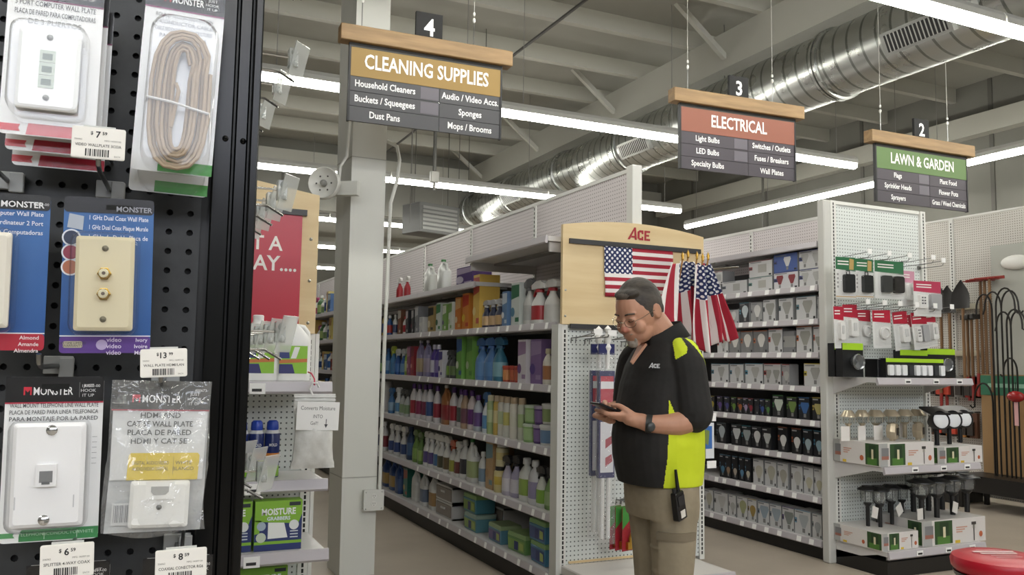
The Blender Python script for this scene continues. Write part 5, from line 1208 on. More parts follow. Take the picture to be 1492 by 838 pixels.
def bulbs(zs, sn, items):
    n = 0
    for it in items:
        x0, x1, h, face, strip, pic, kind, nb, desc = it[:9]; dz = it[9] if len(it) > 9 else 0
        ya, yb = y_at(x0, BX+.04, zs+h/2), y_at(x1, BX+.04, zs+h/2)
        w = abs(ya-yb)*.96; d = min(.30, max(.09, w*.9)); dark = face in ('#1f2125', '#2a2c30')
        if not dz: n += 1
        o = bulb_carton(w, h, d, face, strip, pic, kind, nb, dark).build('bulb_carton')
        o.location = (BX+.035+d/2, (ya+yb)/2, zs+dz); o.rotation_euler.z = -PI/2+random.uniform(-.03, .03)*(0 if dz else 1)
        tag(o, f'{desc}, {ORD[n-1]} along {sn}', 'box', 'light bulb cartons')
random.seed(21)
k6 = lambda a: 1010+a*.2743
k7 = lambda a: 1010+a*.3318
W1, TE, OG, YW, DK = '#d9dadb', '#4a86a0', '#d06a34', '#d8c23a', '#1f2125'
def row(f, L): return [(f(a), f(b))+tuple(r) for a, b, *r in L]
bulbs(1.976, 'the top bulb shelf', row(k6, [(95, 150, .10, W1, '#9c4448', '#b5b6b5', 'F', 1, 'grey floodlight carton at the base of a pair'), (100, 160, .11, W1, '#a84a4c', '#b0b1b0', 'F', 1, 'grey floodlight carton resting on another', .102),
 (155, 290, .115, W1, '#5a6a78', '#b4b4ae', 'F', 1, 'wide floodlight carton with grey lamp'), (295, 425, .12, W1, '#4a8c84', '#b9b8ae', 'F', 1, 'wide floodlight carton under another'), (298, 425, .13, W1, '#a03c44', '#b4b3aa', 'F', 1, 'wide floodlight carton on top of another', .122),
 (430, 560, .135, '#dcdde0', '#35489c', '#9c2c34', 'R', 2, 'white carton of red reflector bulbs'), (430, 560, .14, '#4262b4', '#35489c', '#e4e4e4', 'R', 1, 'blue carton with white oval stacked on top', .137), (565, 692, .135, W1, '#35489c', '#bfc0bc', 'R', 2, 'white twin reflector carton under another'), (565, 692, .14, W1, '#35489c', '#bcbdba', 'R', 2, 'white twin reflector carton on top of another', .137)]))
bulbs(1.729, 'the second bulb shelf', row(k6, [(185, 245, .12, '#b8b9ba', '#5a6468', '#dcdcd8', 'A', 1, 'small grey single bulb carton'), (247, 303, .17, '#22282e', '#5aa0b8', '#d0e0e4', 'A', 1, 'black bulb pack with blue ring'), (308, 370, .165, '#a8a9a8', '#8a8c8c', '#e8e8e2', 'A', 1, 'grey bulb pack with white bulb'),
 (373, 440, .18, W1, '#60686c', '#aaaaa2', 'R', 1, 'white reflector bulb carton with teal edge'), (456, 536, .18, W1, '#50646c', '#a8a8a0', 'R', 1, 'white reflector bulb carton'), (549, 655, .18, W1, '#4a8090', '#a9a99f', 'R', 1, 'large white reflector bulb carton'), (660, 692, .17, '#a5a6a6', '#787a7a', '#b8b8b0', 'A', 1, 'narrow grey bulb carton')]))
bulbs(1.483, 'the third bulb shelf', row(k6, [(130, 190, .15, W1, '#c84a3c', '#bfc0bc', 'A', 1, 'white bulb carton with red edge'), (194, 250, .18, '#8f9090', OG, '#eceae2', 'A', 1, 'grey bulb pack with orange edge'), (255, 317, .18, '#858686', OG, '#eceae2', 'A', 1, 'grey bulb pack with orange edge'), (322, 396, .18, '#808181', OG, '#eceae2', 'A', 1, 'grey bulb pack with wide orange edge'),
 (402, 476, .19, W1, '#c84a34', '#a8a89e', 'R', 1, 'white carton with orange corner and grey lamp'), (480, 540, .17, '#8c8e90', '#7a7c7e', '#a8a8a4', 'F', 1, 'grey plain carton side'), (550, 636, .20, W1, OG, '#a6a69c', 'R', 1, 'white carton with orange label and grey lamp'), (641, 694, .20, W1, '#c8542c', '#a6a69c', 'R', 1, 'white carton with orange label beside the post')]))
bulbs(1.235, 'the fourth bulb shelf', row(k6, [(98, 192, .16, W1, TE, '#b4b4ae', 'R', 1, 'white flood bulb carton with teal label'), (197, 272, .16, W1, TE, '#c0c0ba', 'A', 1, 'white bulb carton with teal label'), (278, 372, .165, W1, '#3f98b4', '#bcbcb6', 'R', 1, 'white carton with blue label'), (377, 470, .165, '#cfcfce', '#b83a34', '#aaaaa2', 'R', 2, 'white twin bulb carton with red label'), (474, 516, .16, '#a9aaa9', '#b8443c', '#c0c0ba', 'A', 1, 'grey carton with red label'), (590, 696, .17, W1, YW, '#b4b4ae', 'R', 1, 'white carton with yellow label beside the post')]))
cl = ['#c8b030', '#6a4a9c', '#4a4a9c', '#6c9c30', '#c8682c', '#b8a0c8', '#b03040', '#3c3c44', '#3a5aa8', '#5a9a48']
its = []
for k, a in enumerate((85, 118, 150, 180, 208, 232, 255, 282, 305, 330)): its.append((a-11, a+11, .13, '#2a2c30', cl[k], cl[k], 'A', 1, f'small {colour_word(cl[k])} party bulb pack'))
its += [(350, 398, .17, '#2a2c30', '#3f8a44', '#d8e4d4', 'R', 1, 'black pack with white and green reflector bulb'), (412, 458, .16, '#2a2c30', '#5c8c34', '#7ca048', 'R', 1, 'black pack with green reflector bulb'), (465, 512, .165, '#2a2c30', '#2f6cb4', '#3f74bc', 'R', 1, 'black pack with blue reflector bulb'), (525, 572, .17, '#2a2c30', '#c8b048', '#c8bc6c', 'R', 1, 'black pack with yellow reflector bulb')]
bulbs(.986, 'the fifth bulb shelf', row(k7, its))
its = []
for k, (a, c, p) in enumerate(((125, '#6c7c84', '#c4d0d4'), (190, '#4c5c64', '#d8dcdc'), (235, '#3c8c9c', '#a8b4b4'), (280, '#585c60', '#e0e0dc'), (325, '#444', '#c8ccc8'), (395, '#b05a34', '#e8e8e4'), (455, '#a8502c', '#e8e8e4'), (505, '#3c7c94', '#a8c0c8'), (552, '#4088a8', '#8cb0c0'))):
    c = c if len(c) == 7 else '#444444'; its.append((a-21, a+21, .17 if k < 5 else .19, DK, c, p, 'R' if k in (1, 2, 4) else 'A', 1, f'black blister bulb pack with {colour_word(p)} bulb and {colour_word(c)} mark'))
bulbs(.725, 'the sixth bulb shelf', row(k7, its))
its = []
for a, c in ((130, '#4c88b0'), (155, '#a88868'), (185, '#c8b8a0'), (215, '#5c98c0'), (242, '#d8d0b8')): its.append((a-12, a+12, .19, DK, '#5a8cac', c, 'A', 1, f'narrow dark bulb pack with {colour_word(c)} bulb'))
for a, b, c in ((265, 310, '#c8c4b0'), (316, 368, '#c0bca8'), (371, 420, '#b8b4a4'), (432, 485, '#c8c8c0'), (487, 530, '#c8c4a8'), (533, 573, '#c4c0a4')): its.append((a, b, .20, W1, '#8a8c8c', c, 'A', 1, 'white carton with pale bulb picture'))
bulbs(.443, 'the seventh bulb shelf', row(k7, its))
its = []
for a, b, c, s in ((50, 90, '#c4c0a8', '#888a8a'), (93, 155, '#c8c8c4', '#888a8a'), (158, 190, '#b8b8b4', '#808282'), (195, 240, '#a8ac78', '#8a8c8a'), (242, 281, '#b09040', '#9a8444'), (286, 336, '#9cb0c0', '#6c8ca0'), (338, 390, '#a4b4c0', '#7c8c98'), (393, 445, '#88908c', '#5c4c88'), (447, 520, '#b8c0c4', '#6ca0c0'), (525, 568, '#b0b4b8', '#88989c')): its.append((a, b, .18, W1, s, c, 'A' if b-a < 48 else 'R', 1, f'white carton with {colour_word(c)} bulb picture'))
bulbs(.137, 'the bottom bulb shelf', row(k7, its))
# ================================================================== right-hand endcap: hanging packs, lights in trays
def end_hook(x, z, label, L=.28):
    t = thing('peg_hook', label, 'hook', (x, PY, z), 0, 'long double wire hooks on the tall pegboard')
    MB().box((-.014, -.012, -.012), (.014, -.001, .012), M_wire).build('base_clip', t)
    MB().tube([(0, -.005, -.005), (0, -L*.95, -.004), (0, -L, .012)], .003, M_wire, 6).build('rod', t)
    MB().tube([(0, -.005, .02), (0, -L+.01, .035)], .0025, M_wire, 6).build('tag_arm', t)
    MB().box((-.02, -L-.004, .02), (.02, -L+.0, .055), M_tag).build('tag_plate', t)
    return t
def hang_pack(px0, px1, Y, ztop, h, top, kind, label, cat='pack', tilt=0, w=None):
    x0, x1 = x_at(px0, Y, ztop-.1), x_at(px1, Y, ztop-.1); w = w or (x1-x0); t = thing('doorbell_pack', label, cat, ((x0+x1)/2, Y, ztop), random.uniform(-.12, .12)); t.rotation_euler.y = tilt
    m = MB(); m.box((-w/2, 0, -h), (w/2, .003, 0), C('#dedfdd', .4)); e = -.0008
    m.poly([(-w/2, e, -h*.30), (w/2, e, -h*.34), (w/2, e, 0), (-w/2, e, 0)], C(top, .4))
    for k in range(2): m.poly([(-w*.4, e-.0004, -h*(.12+.07*k)), (w*.15, e-.0004, -h*(.12+.07*k)), (w*.15, e-.0004, -h*(.09+.07*k)), (-w*.4, e-.0004, -h*(.09+.07*k))], C('#e8e4e0', .5))
    if kind == 'bell':
        m.poly([(w*.18, e-.0006, -h*.30), (w*.4, e-.0006, -h*.30), (w*.42, e-.0006, -h*.05), (w*.2, e-.0006, -h*.03)], C('#b89a5c', .5))
        for k in range(4): m.poly([(-w*.44, e, -h*(.45+.1*k)), (-w*.36, e, -h*(.45+.1*k)), (-w*.36, e, -h*(.4+.1*k)), (-w*.44, e, -h*(.4+.1*k))], C('#9a9a98', .5))
        m.poly([(-w/2, e, -h*.97), (w/2, e, -h*.97), (w/2, e, -h*.95), (-w/2, e, -h*.95)], C('#c8a468', .5))
    m.build('card', t)
    b = MB()
    if kind == 'bell':
        b.rbox((-w*.16, -.03, -h*.86), (w*.34, 0, -h*.42), C('#2a2c2c', .25), .012); b.tube([(-w*.02, -.012, -h*.42), (-w*.02, -.012, -h*.34), (w*.14, -.012, -h*.34), (w*.14, -.012, -h*.42)], .004, C('#2a2c2c', .3), 6)
    elif kind == 'bell2':
        b.rbox((-w*.30, -.028, -h*.84), (0, 0, -h*.40), C('#3a3c3c', .3), .008); b.rbox((w*.08, -.03, -h*.84), (w*.42, 0, -h*.40), C('#33312f', .22), .02)
    elif kind == 'pad':
        b.rbox((-w*.36, -.025, -h*.78), (-w*.08, 0, -h*.40), C('#e8e8e6', .35), .006)
        for i in range(2):
            for k in range(3): b.box((-w*.30+i*w*.09, -.027, -h*(.5+.08*k)), (-w*.25+i*w*.09, -.025, -h*(.46+.08*k)), C('#5a5c60', .5))
        b.rbox((w*.04, -.025, -h*.80), (w*.44, 0, -h*.36), C('#a9aaac', .35), .006)
    elif kind == 'chime':
        b.rbox((-w*.12, -.03, -h*.80), (w*.36, 0, -h*.36), C('#e9e9e7', .3), .012); b.rbox((w*.02, -.036, -h*.66), (w*.22, -.03, -h*.46), C('#c8c9c8', .3), .006)
    elif kind == 'ring':
        b.T = Matrix.Translation((w*.1, -.004, -h*.60)) @ Matrix.Rotation(PI/2, 4, 'X'); q = min(w*.28, h*.2); b.lathe([(q, 0), (q, .018), (q*.7, .022), (q*.62, .012), (.0001, .014)], C('#d8d8d6', .25), n=20)
    b.build('device', t, smooth=False)
    c = MB(); c.rbox((-w*.40, -.035, -h*.92), (w*.46, -.0015, -h*.33), M_clear2, .01); c.build('blister', t)
    return t
M_clear2 = clear_mat('clear_shell', rough=.1, bump=.3, bscale=30, gain=.9)
random.seed(31)
GN, RN, CR = '#2f6b46', '#b02038', '#b83a58'
for k, (px, nm) in enumerate(((1219, 'first'), (1247, 'second'), (1276, 'third'), (1310, 'fourth'), (1338, 'fifth'))): end_hook(x_at(px, PY, 2.15), 2.155, f'double wire hook, {nm} from the post in the upper row of the tall endcap', .30 if k < 4 else .22)
for k, px in enumerate((1216, 1240, 1262, 1286, 1312, 1336)): end_hook(x_at(px, PY, 1.84), 1.80, f'double wire hook, {ORD[k]} from the post in the lower row of the tall endcap', .30)
hang_pack(1219, 1245, 4.33, 2.15, .29, GN, 'bell', 'green topped doorbell pack with black bell, nearest the post'); hang_pack(1247, 1271, 4.34, 2.15, .28, GN, 'bell', 'green topped doorbell pack with black bell, second from the post')
hang_pack(1275, 1316, 4.33, 2.15, .275, GN, 'bell2', 'wide green topped doorbell pack with two black bells'); hang_pack(1312, 1333, 4.40, 2.10, .27, '#c890a4', 'chime', 'crimson printed doorbell pack seen from its side'); hang_pack(1333, 1369, 4.30, 2.02, .26, CR, 'pad', 'crimson topped pack with keypad and grey chime')
for k, (a, b, z, h, kd, nm) in enumerate(((1215, 1228, 1.80, .29, 'chime', 'narrow red topped pack against the post'), (1228, 1248, 1.82, .28, 'chime', 'red topped chime pack, second in the lower row'), (1247, 1269, 1.79, .25, 'ring', 'red topped pack with round silver button, third in the lower row'), (1272, 1296, 1.79, .27, 'ring', 'red topped pack with round silver button, fourth in the lower row'), (1299, 1322, 1.79, .28, 'chime', 'red topped pack with white chime, fifth in the lower row'), (1313, 1328, 1.77, .27, 'chime', 'red topped pack tucked behind the fifth'), (1328, 1348, 1.79, .27, 'pad', 'red topped pack with grey keypad near the end'), (1346, 1362, 1.81, .27, 'chime', 'red topped pack tilted at the end of the lower row'))):
    hang_pack(a, b, 4.33+.03*(k % 3), z, h, RN, kd, nm, tilt=-.12 if k > 3 else -.03)
# flashlights and night lights on the upper end shelf
def lamp_box(px0, px1, Y, z, h, label, kind):
    x0, x1 = x_at(px0, Y, z+.05), x_at(px1, Y, z+.05); w = x1-x0; t = thing('light_pack', label, 'pack', ((x0+x1)/2, Y, z), 0)
    m = MB(); m.box((-w/2, 0, 0), (w/2, .06, h), C('#17181a', .4)); e = -.0008
    m.poly([(-w/2, e, h*.80), (w/2, e, h*.80), (w/2, e, h), (-w/2, e, h)], C('#a8d428', .45)); m.build('carton', t)
    b = MB()
    if kind == 'head':
        b.T = Matrix.Translation((w*.1, -.002, h*.45)) @ Matrix.Rotation(PI/2, 4, 'X'); q = h*.24; b.lathe([(q*.8, 0), (q, .03), (q*.92, .04), (q*.8, .03), (.0001, .02)], C('#8a8d90', .25, .7), n=18)
    else:
        n = max(1, int(w/.055))
        for k in range(n): b.rbox((-w/2+w*(k+.2)/n, -.02, h*.12), (-w/2+w*(k+.85)/n, -.001, h*.66), C('#e4e6e8' if k % 4 != 3 else '#3a3c40', .35), .008)
    b.build('lamp', t); return t
lamp_box(1216, 1232, 4.40, 1.313, .235, 'black and lime headlamp pack behind another beside the post', 'head'); lamp_box(1228, 1258, 4.32, 1.313, .235, 'black and lime headlamp pack beside the post', 'head')
lamp_box(1312, 1352, 4.36, 1.313, .20, 'black and lime carton standing behind the night lights', 'n'); lamp_box(1352, 1392, 4.38, 1.313, .215, 'black and lime headlamp pack at the shelf end', 'head')
lamp_box(1291, 1330, 4.22, 1.313, .135, 'lime topped tray of white night lights beside black carton', 'n'); lamp_box(1330, 1375, 4.23, 1.313, .135, 'lime topped tray of white night lights at the shelf end', 'n')
o = MB().box((0, 0, 0), (.10, .12, .13), M_black).build('carton', loc=(x_at(1276, 4.28, 1.37), 4.26, 1.313), bevel=.004); tag(o, 'plain black carton beside the lime night light trays', 'box')
# ------------------------------------------------------------------ cartons of solar lights
def tray(px0, px1, Y, z, h, d, label):
    x0, x1 = x_at(px0, Y, z+.05), x_at(px1, Y, z+.05); w = x1-x0
    m = MB(); Wc = C('#d9d5d2', .5); m.box((-w/2, 0, 0), (w/2, d, h), Wc, {'top': C('#c9c6c2', .5)})
    def face(o, ux, W, pic):
        o, ux = Vector(o), Vector(ux); nrm = Vector((ux.y, -ux.x, 0))
        def R(a, b, c, dd, col, k=0): m.poly([o+ux*(W*u)+Vector((0, 0, h*v))+nrm*(.0006+.0004*k) for u, v in ((a, c), (b, c), (b, dd), (a, dd))], C(col, .5))
        p0 = .18 if pic == 0 else .70
        R(0, .14, 0, 1, '#a9aaa8'); R(.03, .16, .45, .8, '#7d7e80', 1); R(.03, .16, .3, .45, '#a06a5c', 1)
        R(p0, p0+.28, .04, .96, '#33502c', 1); R(p0+.04, p0+.24, .04, .35, '#4f7a34', 2); R(p0+.08, p0+.22, .35, .9, '#243c22', 2); R(p0+.13, p0+.17, .3, .72, '#d8d0b0', 3)
        q = .5 if pic == 0 else .2
        for k in range(3): R(q+.02, q+.2-.04*k, .62-.09*k, .67-.09*k, '#c89a88', 1)
        R(q, q+.08, .02, .14, '#d8b83a', 1)
        if pic == 0: R(.80, .815, .05, .7, '#3a3634', 1); R(.77, .845, .7, .82, '#3a3634', 1); R(.785, .83, .55, .7, '#b8b4ac', 1)
        cx = .92 if pic == 0 else .62
        m.poly([o+ux*(W*cx+h*.11*math.cos(a))+Vector((0, 0, h*.3+h*.12*math.sin(a)))+nrm*.001 for a in [2*PI*i/14 for i in range(14)]], C('#b8623f', .5))
    face((-w/2, 0, 0), (1, 0, 0), w, 0); face((-w/2, d, 0), (0, -1, 0), d, 1)
    o = m.build('display_carton', loc=((x0+x1)/2, Y, z)); tag(o, label, 'box', 'printed cartons of solar lights'); return o
tray(1282, 1361, 4.13, .718, .155, .40, 'white printed carton under the champagne lights on the middle end shelf'); tray(1367, 1431, 4.13, .718, .115, .3, 'white printed carton under the black spotlights')
tray(1286, 1338, 4.12, .168, .115, .42, 'low white printed carton under the small black lights'); tray(1345, 1436, 4.12, .168, .17, .40, 'large white printed carton holding the tall solar lights')
SS, GLS = C('#c9bda6', .3, .7), clear_mat('lamp_glass', '#f4f6f4', rough=.08, gain=.9, milk=.12)
def path_light(x, y, z, label, hh=.34, cap='#191a1b', r=.055, metal=False, group=None, tilt=0):
    t = thing('solar_light', label, 'garden light', (x, y, z), random.uniform(-.5, .5), group); t.rotation_euler.x = tilt
    K = C(cap, .35) if not metal else SS
    MB().cyl((0, 0, 0), (0, 0, hh*.48), r*.26, C('#1b1b1c', .4) if not metal else SS, 10).build('stake', t, smooth=True)
    MB().lathe([(r*.25, hh*.46), (r*.5, hh*.52), (r*.55, hh*.55)], C('#1b1b1c', .4) if not metal else SS, n=14).build('collar', t, smooth=True)
    MB().lathe([(r*.45, hh*.55), (r*.72, hh*.62), (r*.82, hh*.84)], GLS, n=16).build('lens', t, smooth=True)
    MB().lathe([(r*.8, hh*.83), (r*1.30, hh*.855), (r*1.28, hh*.88), (r*.75, hh*.93), (r*.7, hh*.95)] if not metal else [(r*1.14, hh*.78), (r*1.10, hh*.81), (r*.62, hh*.985), (r*.58, hh)], K, n=18).build('cap', t, smooth=True)
    for k in range(5): MB().cyl((r*.8*math.cos(k*1.257), r*.8*math.sin(k*1.257), hh*.56), (r*.86*math.cos(k*1.257), r*.86*math.sin(k*1.257), hh*.84), r*.03, K, 5).build('rib', t)
    return t
random.seed(6)
# champagne metal lights standing behind the middle cartons
for k, (px, y) in enumerate(((1236, 4.42), (1256, 4.43), (1276, 4.42), (1298, 4.42), (1318, 4.43), (1336, 4.42))):
    path_light(x_at(px, y, 1.0), y, .8735, f'champagne metal solar light with flared cap, {ORD[k]} from the post', .205, r=.047 if k < 2 else .058, metal=True, group='champagne solar lights on the end shelf')
for k, px in enumerate((1232, 1256, 1280, 1316)):
    y = 4.345 if k < 3 else 4.47; xx = x_at(px, y, .9)
    o = MB().box((-.04, 0, 0), (.04, .004, .10), C('#e2ded9', .5)).build('hang_tag', loc=(xx, y, .874), rz=random.uniform(-.2, .2)); tag(o, f'white card tag on the champagne lights, {ORD[k]} from the post', 'tag')
def hex_light(px, y, label):
    t = thing('solar_light', label, 'garden light', (x_at(px, y, .9), y, .875), .5); m = MB(); m.T = Matrix.Translation((0, 0, .065)) @ Matrix.Rotation(PI/2, 4, 'X')
    m.lathe([(.05, -.03), (.062, 0), (.062, .03), (.05, .035)], SS, n=6); m.build('housing', t)
    m = MB(); m.box((-.03, -.037, .04), (.03, -.0355, .09), M_black); m.build('solar_cell', t)
    MB().cyl((0, 0, -.003), (0, 0, .02), .02, SS, 10).build('foot', t)
hex_light(1300, 4.26, 'champagne hexagonal solar light resting on the printed carton'); hex_light(1338, 4.26, 'larger hexagonal solar light beside the black spotlights')
def spot(px, y, z, label):
    t = thing('solar_spotlight', label, 'garden light', (x_at(px, y, .9), y, z), -.35, 'black solar spotlights at the shelf end')
    K = C('#111214', .35)
    MB().cyl((0, 0, 0), (0, 0, .11), .016, K, 10).build('stake', t, smooth=True)
    m = MB(); m.T = Matrix.Translation((0, -.01, .17)) @ Matrix.Rotation(PI/2-.2, 4, 'X'); m.lathe([(.035, -.07), (.06, -.02), (.068, .05), (.064, .055), (.06, .045), (.0001, .04)], K, n=22); m.build('lamp_head', t, smooth=True)
    m = MB(); m.T = Matrix.Translation((0, -.01, .17)) @ Matrix.Rotation(PI/2-.2, 4, 'X'); m.lathe([(.056, .047), (.05, .053), (.0001, .056)], C('#e8ebee', .25), n=20); m.build('lens', t, smooth=True)
    m = MB(); m.T = Matrix.Translation((0, .03, .245)) @ Matrix.Rotation(.25, 4, 'X'); m.box((-.075, -.09, -.008), (.075, .07, .008), K); m.build('solar_panel', t, bevel=.003)
for px, y, nm in ((1365, 4.24, 'black solar spotlight with white lens, closest to the post'), (1383, 4.28, 'black solar spotlight with white lens, middle of three'), (1399, 4.33, 'black solar spotlight with white lens at the shelf end')): spot(px, y, .835, nm)
# black path lights on the lowest shelf
for k, (px, y) in enumerate(((1264, 4.36), (1282, 4.30), (1299, 4.35), (1314, 4.42), (1278, 4.44), (1296, 4.46))):
    path_light(x_at(px, y, .45), y, .2835, f'small black carriage solar light, {ORD[k]} of the cluster near the post', .29 if y < 4.4 else .27, r=.052, group='small black solar lights')
for k, (px, y) in enumerate(((1342, 4.20), (1364, 4.20), (1387, 4.24), (1408, 4.28), (1330, 4.43), (1352, 4.42), (1372, 4.42), (1392, 4.41))):
    path_light(x_at(px, y, .55), y, .3385, f'tall black solar light with clear lens, {ORD[k]} of the cluster on the large carton', .29 if y < 4.4 else .32, r=.072, group='tall black solar lights')
for k, (px, y, z) in enumerate(((1274, 4.25, .36), (1313, 4.25, .37), (1341, 4.15, .345), (1391, 4.2, .36))):
    o = MB().box((-.035, 0, 0), (.035, .004, .075), C('#e2dfda', .5)).build('hang_tag', loc=(x_at(px, y, .4), y, z), rz=.2); o.rotation_euler.y = (.3, -.5, 0, .3)[k]; tag(o, ('white paper tag tied to the small black lights', 'tilted white paper tag between the black light clusters', 'square white tag standing on the large carton', 'white paper tag among the tall black lights')[k], 'tag')
# ------------------------------------------------------------------ red padded stool in front
sp = onz(1452, 806, .60); t = thing('stool', 'round red padded stool with white printed seat near the solar lights', 'stool', (3.52, 2.50, -.0), 0)
SZ = .495
m = MB(); m.lathe([(.10, SZ+.0), (.175, SZ+.004), (.192, SZ+.024), (.196, SZ+.052), (.188, SZ+.070), (.16, SZ+.080), (.08, SZ+.084), (.0001, SZ+.085)], C('#b3182c', .32), n=40); m.build('seat', t, smooth=True)
m = MB(); m.lathe([(.150, SZ-.018), (.180, SZ-.013), (.186, SZ+.005), (.15, SZ+.008)], M_black, n=32); m.build('seat_rim', t, smooth=True)
m = MB(); Wl = C('#e6c9c8', .5)
for s, y, sz in (('ALWAYS', .035, .06), ('HERE TO', -.02, .05)): pass
m.T = Matrix.Rotation(-.35, 4, 'Z')
for k in range(5): 
    y = .075-.035*k; 
    m.poly([(-.11+.012*k, y-.011, SZ+.087), (.10-.01*k, y-.011, SZ+.087), (.105-.01*k, y+.011, SZ+.087), (-.105+.012*k, y+.011, SZ+.087)], Wl) if k in (1, 2) else m.poly([(-.06, y-.003, SZ+.0865), (.06, y-.003, SZ+.0865), (.06, y+.003, SZ+.0865), (-.06, y+.003, SZ+.0865)], Wl)
m.build('seat_print', t)
for k in range(4):
    a = PI/4+k*PI/2; MB().tube([(.10*math.cos(a), .10*math.sin(a), SZ), (.13*math.cos(a), .13*math.sin(a), .30), (.19*math.cos(a), .19*math.sin(a), .0)], .0125, M_black, 10).build('leg', t, smooth=True)
for z, r in ((.30, .128), (.18, .158)):
    MB().tube([(r*math.cos(2*PI*i/24), r*math.sin(2*PI*i/24), z) for i in range(25)], .009, M_black, 8).build('foot_ring', t, smooth=True)
# ------------------------------------------------------------------ garden wall: long tools, hooks, boxes
HW = C('#7a5a3a', .5); HR = C('#8c2a26', .45)
def long_tool(px, ztop, zbot, label, head, y=None, X=8.16, lean=0):
    y = y_at(px, X, (ztop+zbot)/2); t = thing('garden_tool', label, 'tool', (X, y, zbot), 0)
    L = ztop-zbot
    if head == 'shovel':   # blade up
        m = MB(); pts = []
        bl = .30
        rings = []
        for k in range(7):
            v = k/6; hw_ = .11*math.sin(min(1, (1-v)*1.5+.02)*PI/2); rings.append([(-.02+.025*math.cos(2*PI*i/10)*.3-.02*math.sin(PI*v), hw_*math.cos(2*PI*i/10), L-bl+bl*v+0*i) if False else (-.01+.006*math.sin(2*PI*i/10)-.03*(math.cos(2*PI*i/10)**2)*(1-v*.5), hw_*math.cos(2*PI*i/10), L-bl+bl*v) for i in range(10)])
        m.loft(rings, C('#2b2a29', .4, .5)); m.build('blade', t, smooth=True)
        MB().cyl((0, 0, 0), (0, 0, L-bl+.02), .016, HW, 8).build('shaft', t, smooth=True)
    elif head == 'rake':
        m = MB(); m.box((-.012, -.16, L-.03), (.012, .16, L), C('#8a2a24', .4)); 
        for k in range(11): m.box((-.06, -.155+k*.031, L-.025), (-.01, -.148+k*.031, L-.015), C('#8a2a24', .4))
        m.build('rake_head', t); MB().cyl((0, 0, 0), (0, 0, L-.02), .015, HW, 8).build('shaft', t, smooth=True)
    else:
        MB().cyl((0, 0, 0), (0, 0, L*.28), .017, HR, 8).build('grip', t, smooth=True); MB().cyl((0, 0, L*.27), (0, 0, L), .015, HW, 8).build('shaft', t, smooth=True)
        m = MB(); m.box((-.09, -.02, L-.05), (.03, .02, L), C('#3a3836', .4, .5)); m.build('tool_head', t, bevel=.005)
    return t
for k, (px, zt, zb, hd, nm) in enumerate(((1372, 2.30, 1.2, 'shovel', 'dark shovel hung blade up behind the doorbell packs'), (1384, 2.28, 1.25, 'shovel', 'second dark shovel hung blade up beside the first'), (1404, 2.32, 1.2, 'shovel', 'dark shovel with broad blade on the garden wall'), (1411, 1.95, 1.05, 'hoe', 'hoe with red grip hanging on the garden wall'), (1417, 1.95, 1.05, 'hoe', 'hoe with red grip beside the shovel'), (1425, 1.95, 1.10, 'hoe', 'hoe with brown shaft near the wide board'), (1431, 2.33, 1.05, 'rake', 'red headed bow rake on the garden wall'), (1437, 2.33, 1.05, 'rake', 'second red headed bow rake'), (1444, 2.33, 1.15, 'rake', 'red headed bow rake next to the grey panel'), (1379, 1.6, .95, 'hoe', 'short red tool behind the doorbell packs'), (1371, 1.55, .95, 'hoe', 'second short red tool behind the doorbell packs'))):
    long_tool(px, zt, zb, nm, hd, X=8.17-.055*(k % 3))
for k, (z, ya, yb) in enumerate(((2.02, 6.0, 6.9), (1.52, 6.0, 7.0))):
    o = MB().box((8.2, ya, z), (8.29, yb, z+.06), C('#cfc9b4', .5)).build('tool_rail', wr)
def small_pack(px, z, h, col, label, w=.13):
    y = y_at(px, 8.2, z); m = MB(); m.box((8.16, y-w/2, z), (8.2, y+w/2, z+h), C(col, .5)); m.box((8.13, y-w*.25, z+h*.1), (8.16, y+w*.25, z+h*.65), C('#2d2622' if col != '#2d2622' else '#b8402c', .5)); m.box((8.19, y-.01, z+h), (8.294, y+.01, z+h+.015), M_wire)
    o = m.build('tool_pack'); tag(o, label, 'pack', 'small hand tool packs low on the garden wall')
random.seed(14)
for r, (z, pxs) in enumerate(((1.08, (1352, 1362, 1374, 1385, 1402, 1415, 1424, 1431)), (.66, (1350, 1362, 1374, 1383, 1395, 1409, 1420)))):
    for k, px in enumerate(pxs):
        col = random.choice(('#b8702c', '#a8322a', '#5a3a28', '#c8883c', '#8c8c88', '#2d2622'))
        small_pack(px, z, .26 if r else .22, col, f'{colour_word(col)} hand tool pack, {ORD[k]} along the {"upper" if not r else "lower"} row low on the garden wall')
# grey panel with white oval lamp
o = MB().box((8.18, 4.2, .3), (8.24, y_at(1446, 8.2, 2.4), 2.66), C('#a9aaa2', .6)).build('partition_panel'); tag(o, 'plain grey panel standing against the garden pegboard', 'panel')
lp = onx(1480, 382, 8.16); t = thing('oval_lamp', 'white oval bulkhead lamp on the grey panel', 'lamp', (8.18, lp.y, lp.z))
m = MB(); m.ball((-.02, 0, 0), (.05, .16, .075), C('#dddcd6', .35), 24, 12); m.build('cover', t, smooth=True); MB().box((-.01, -.14, -.05), (.0, .14, .05), C('#c8c7c0', .4)).build('base', t)
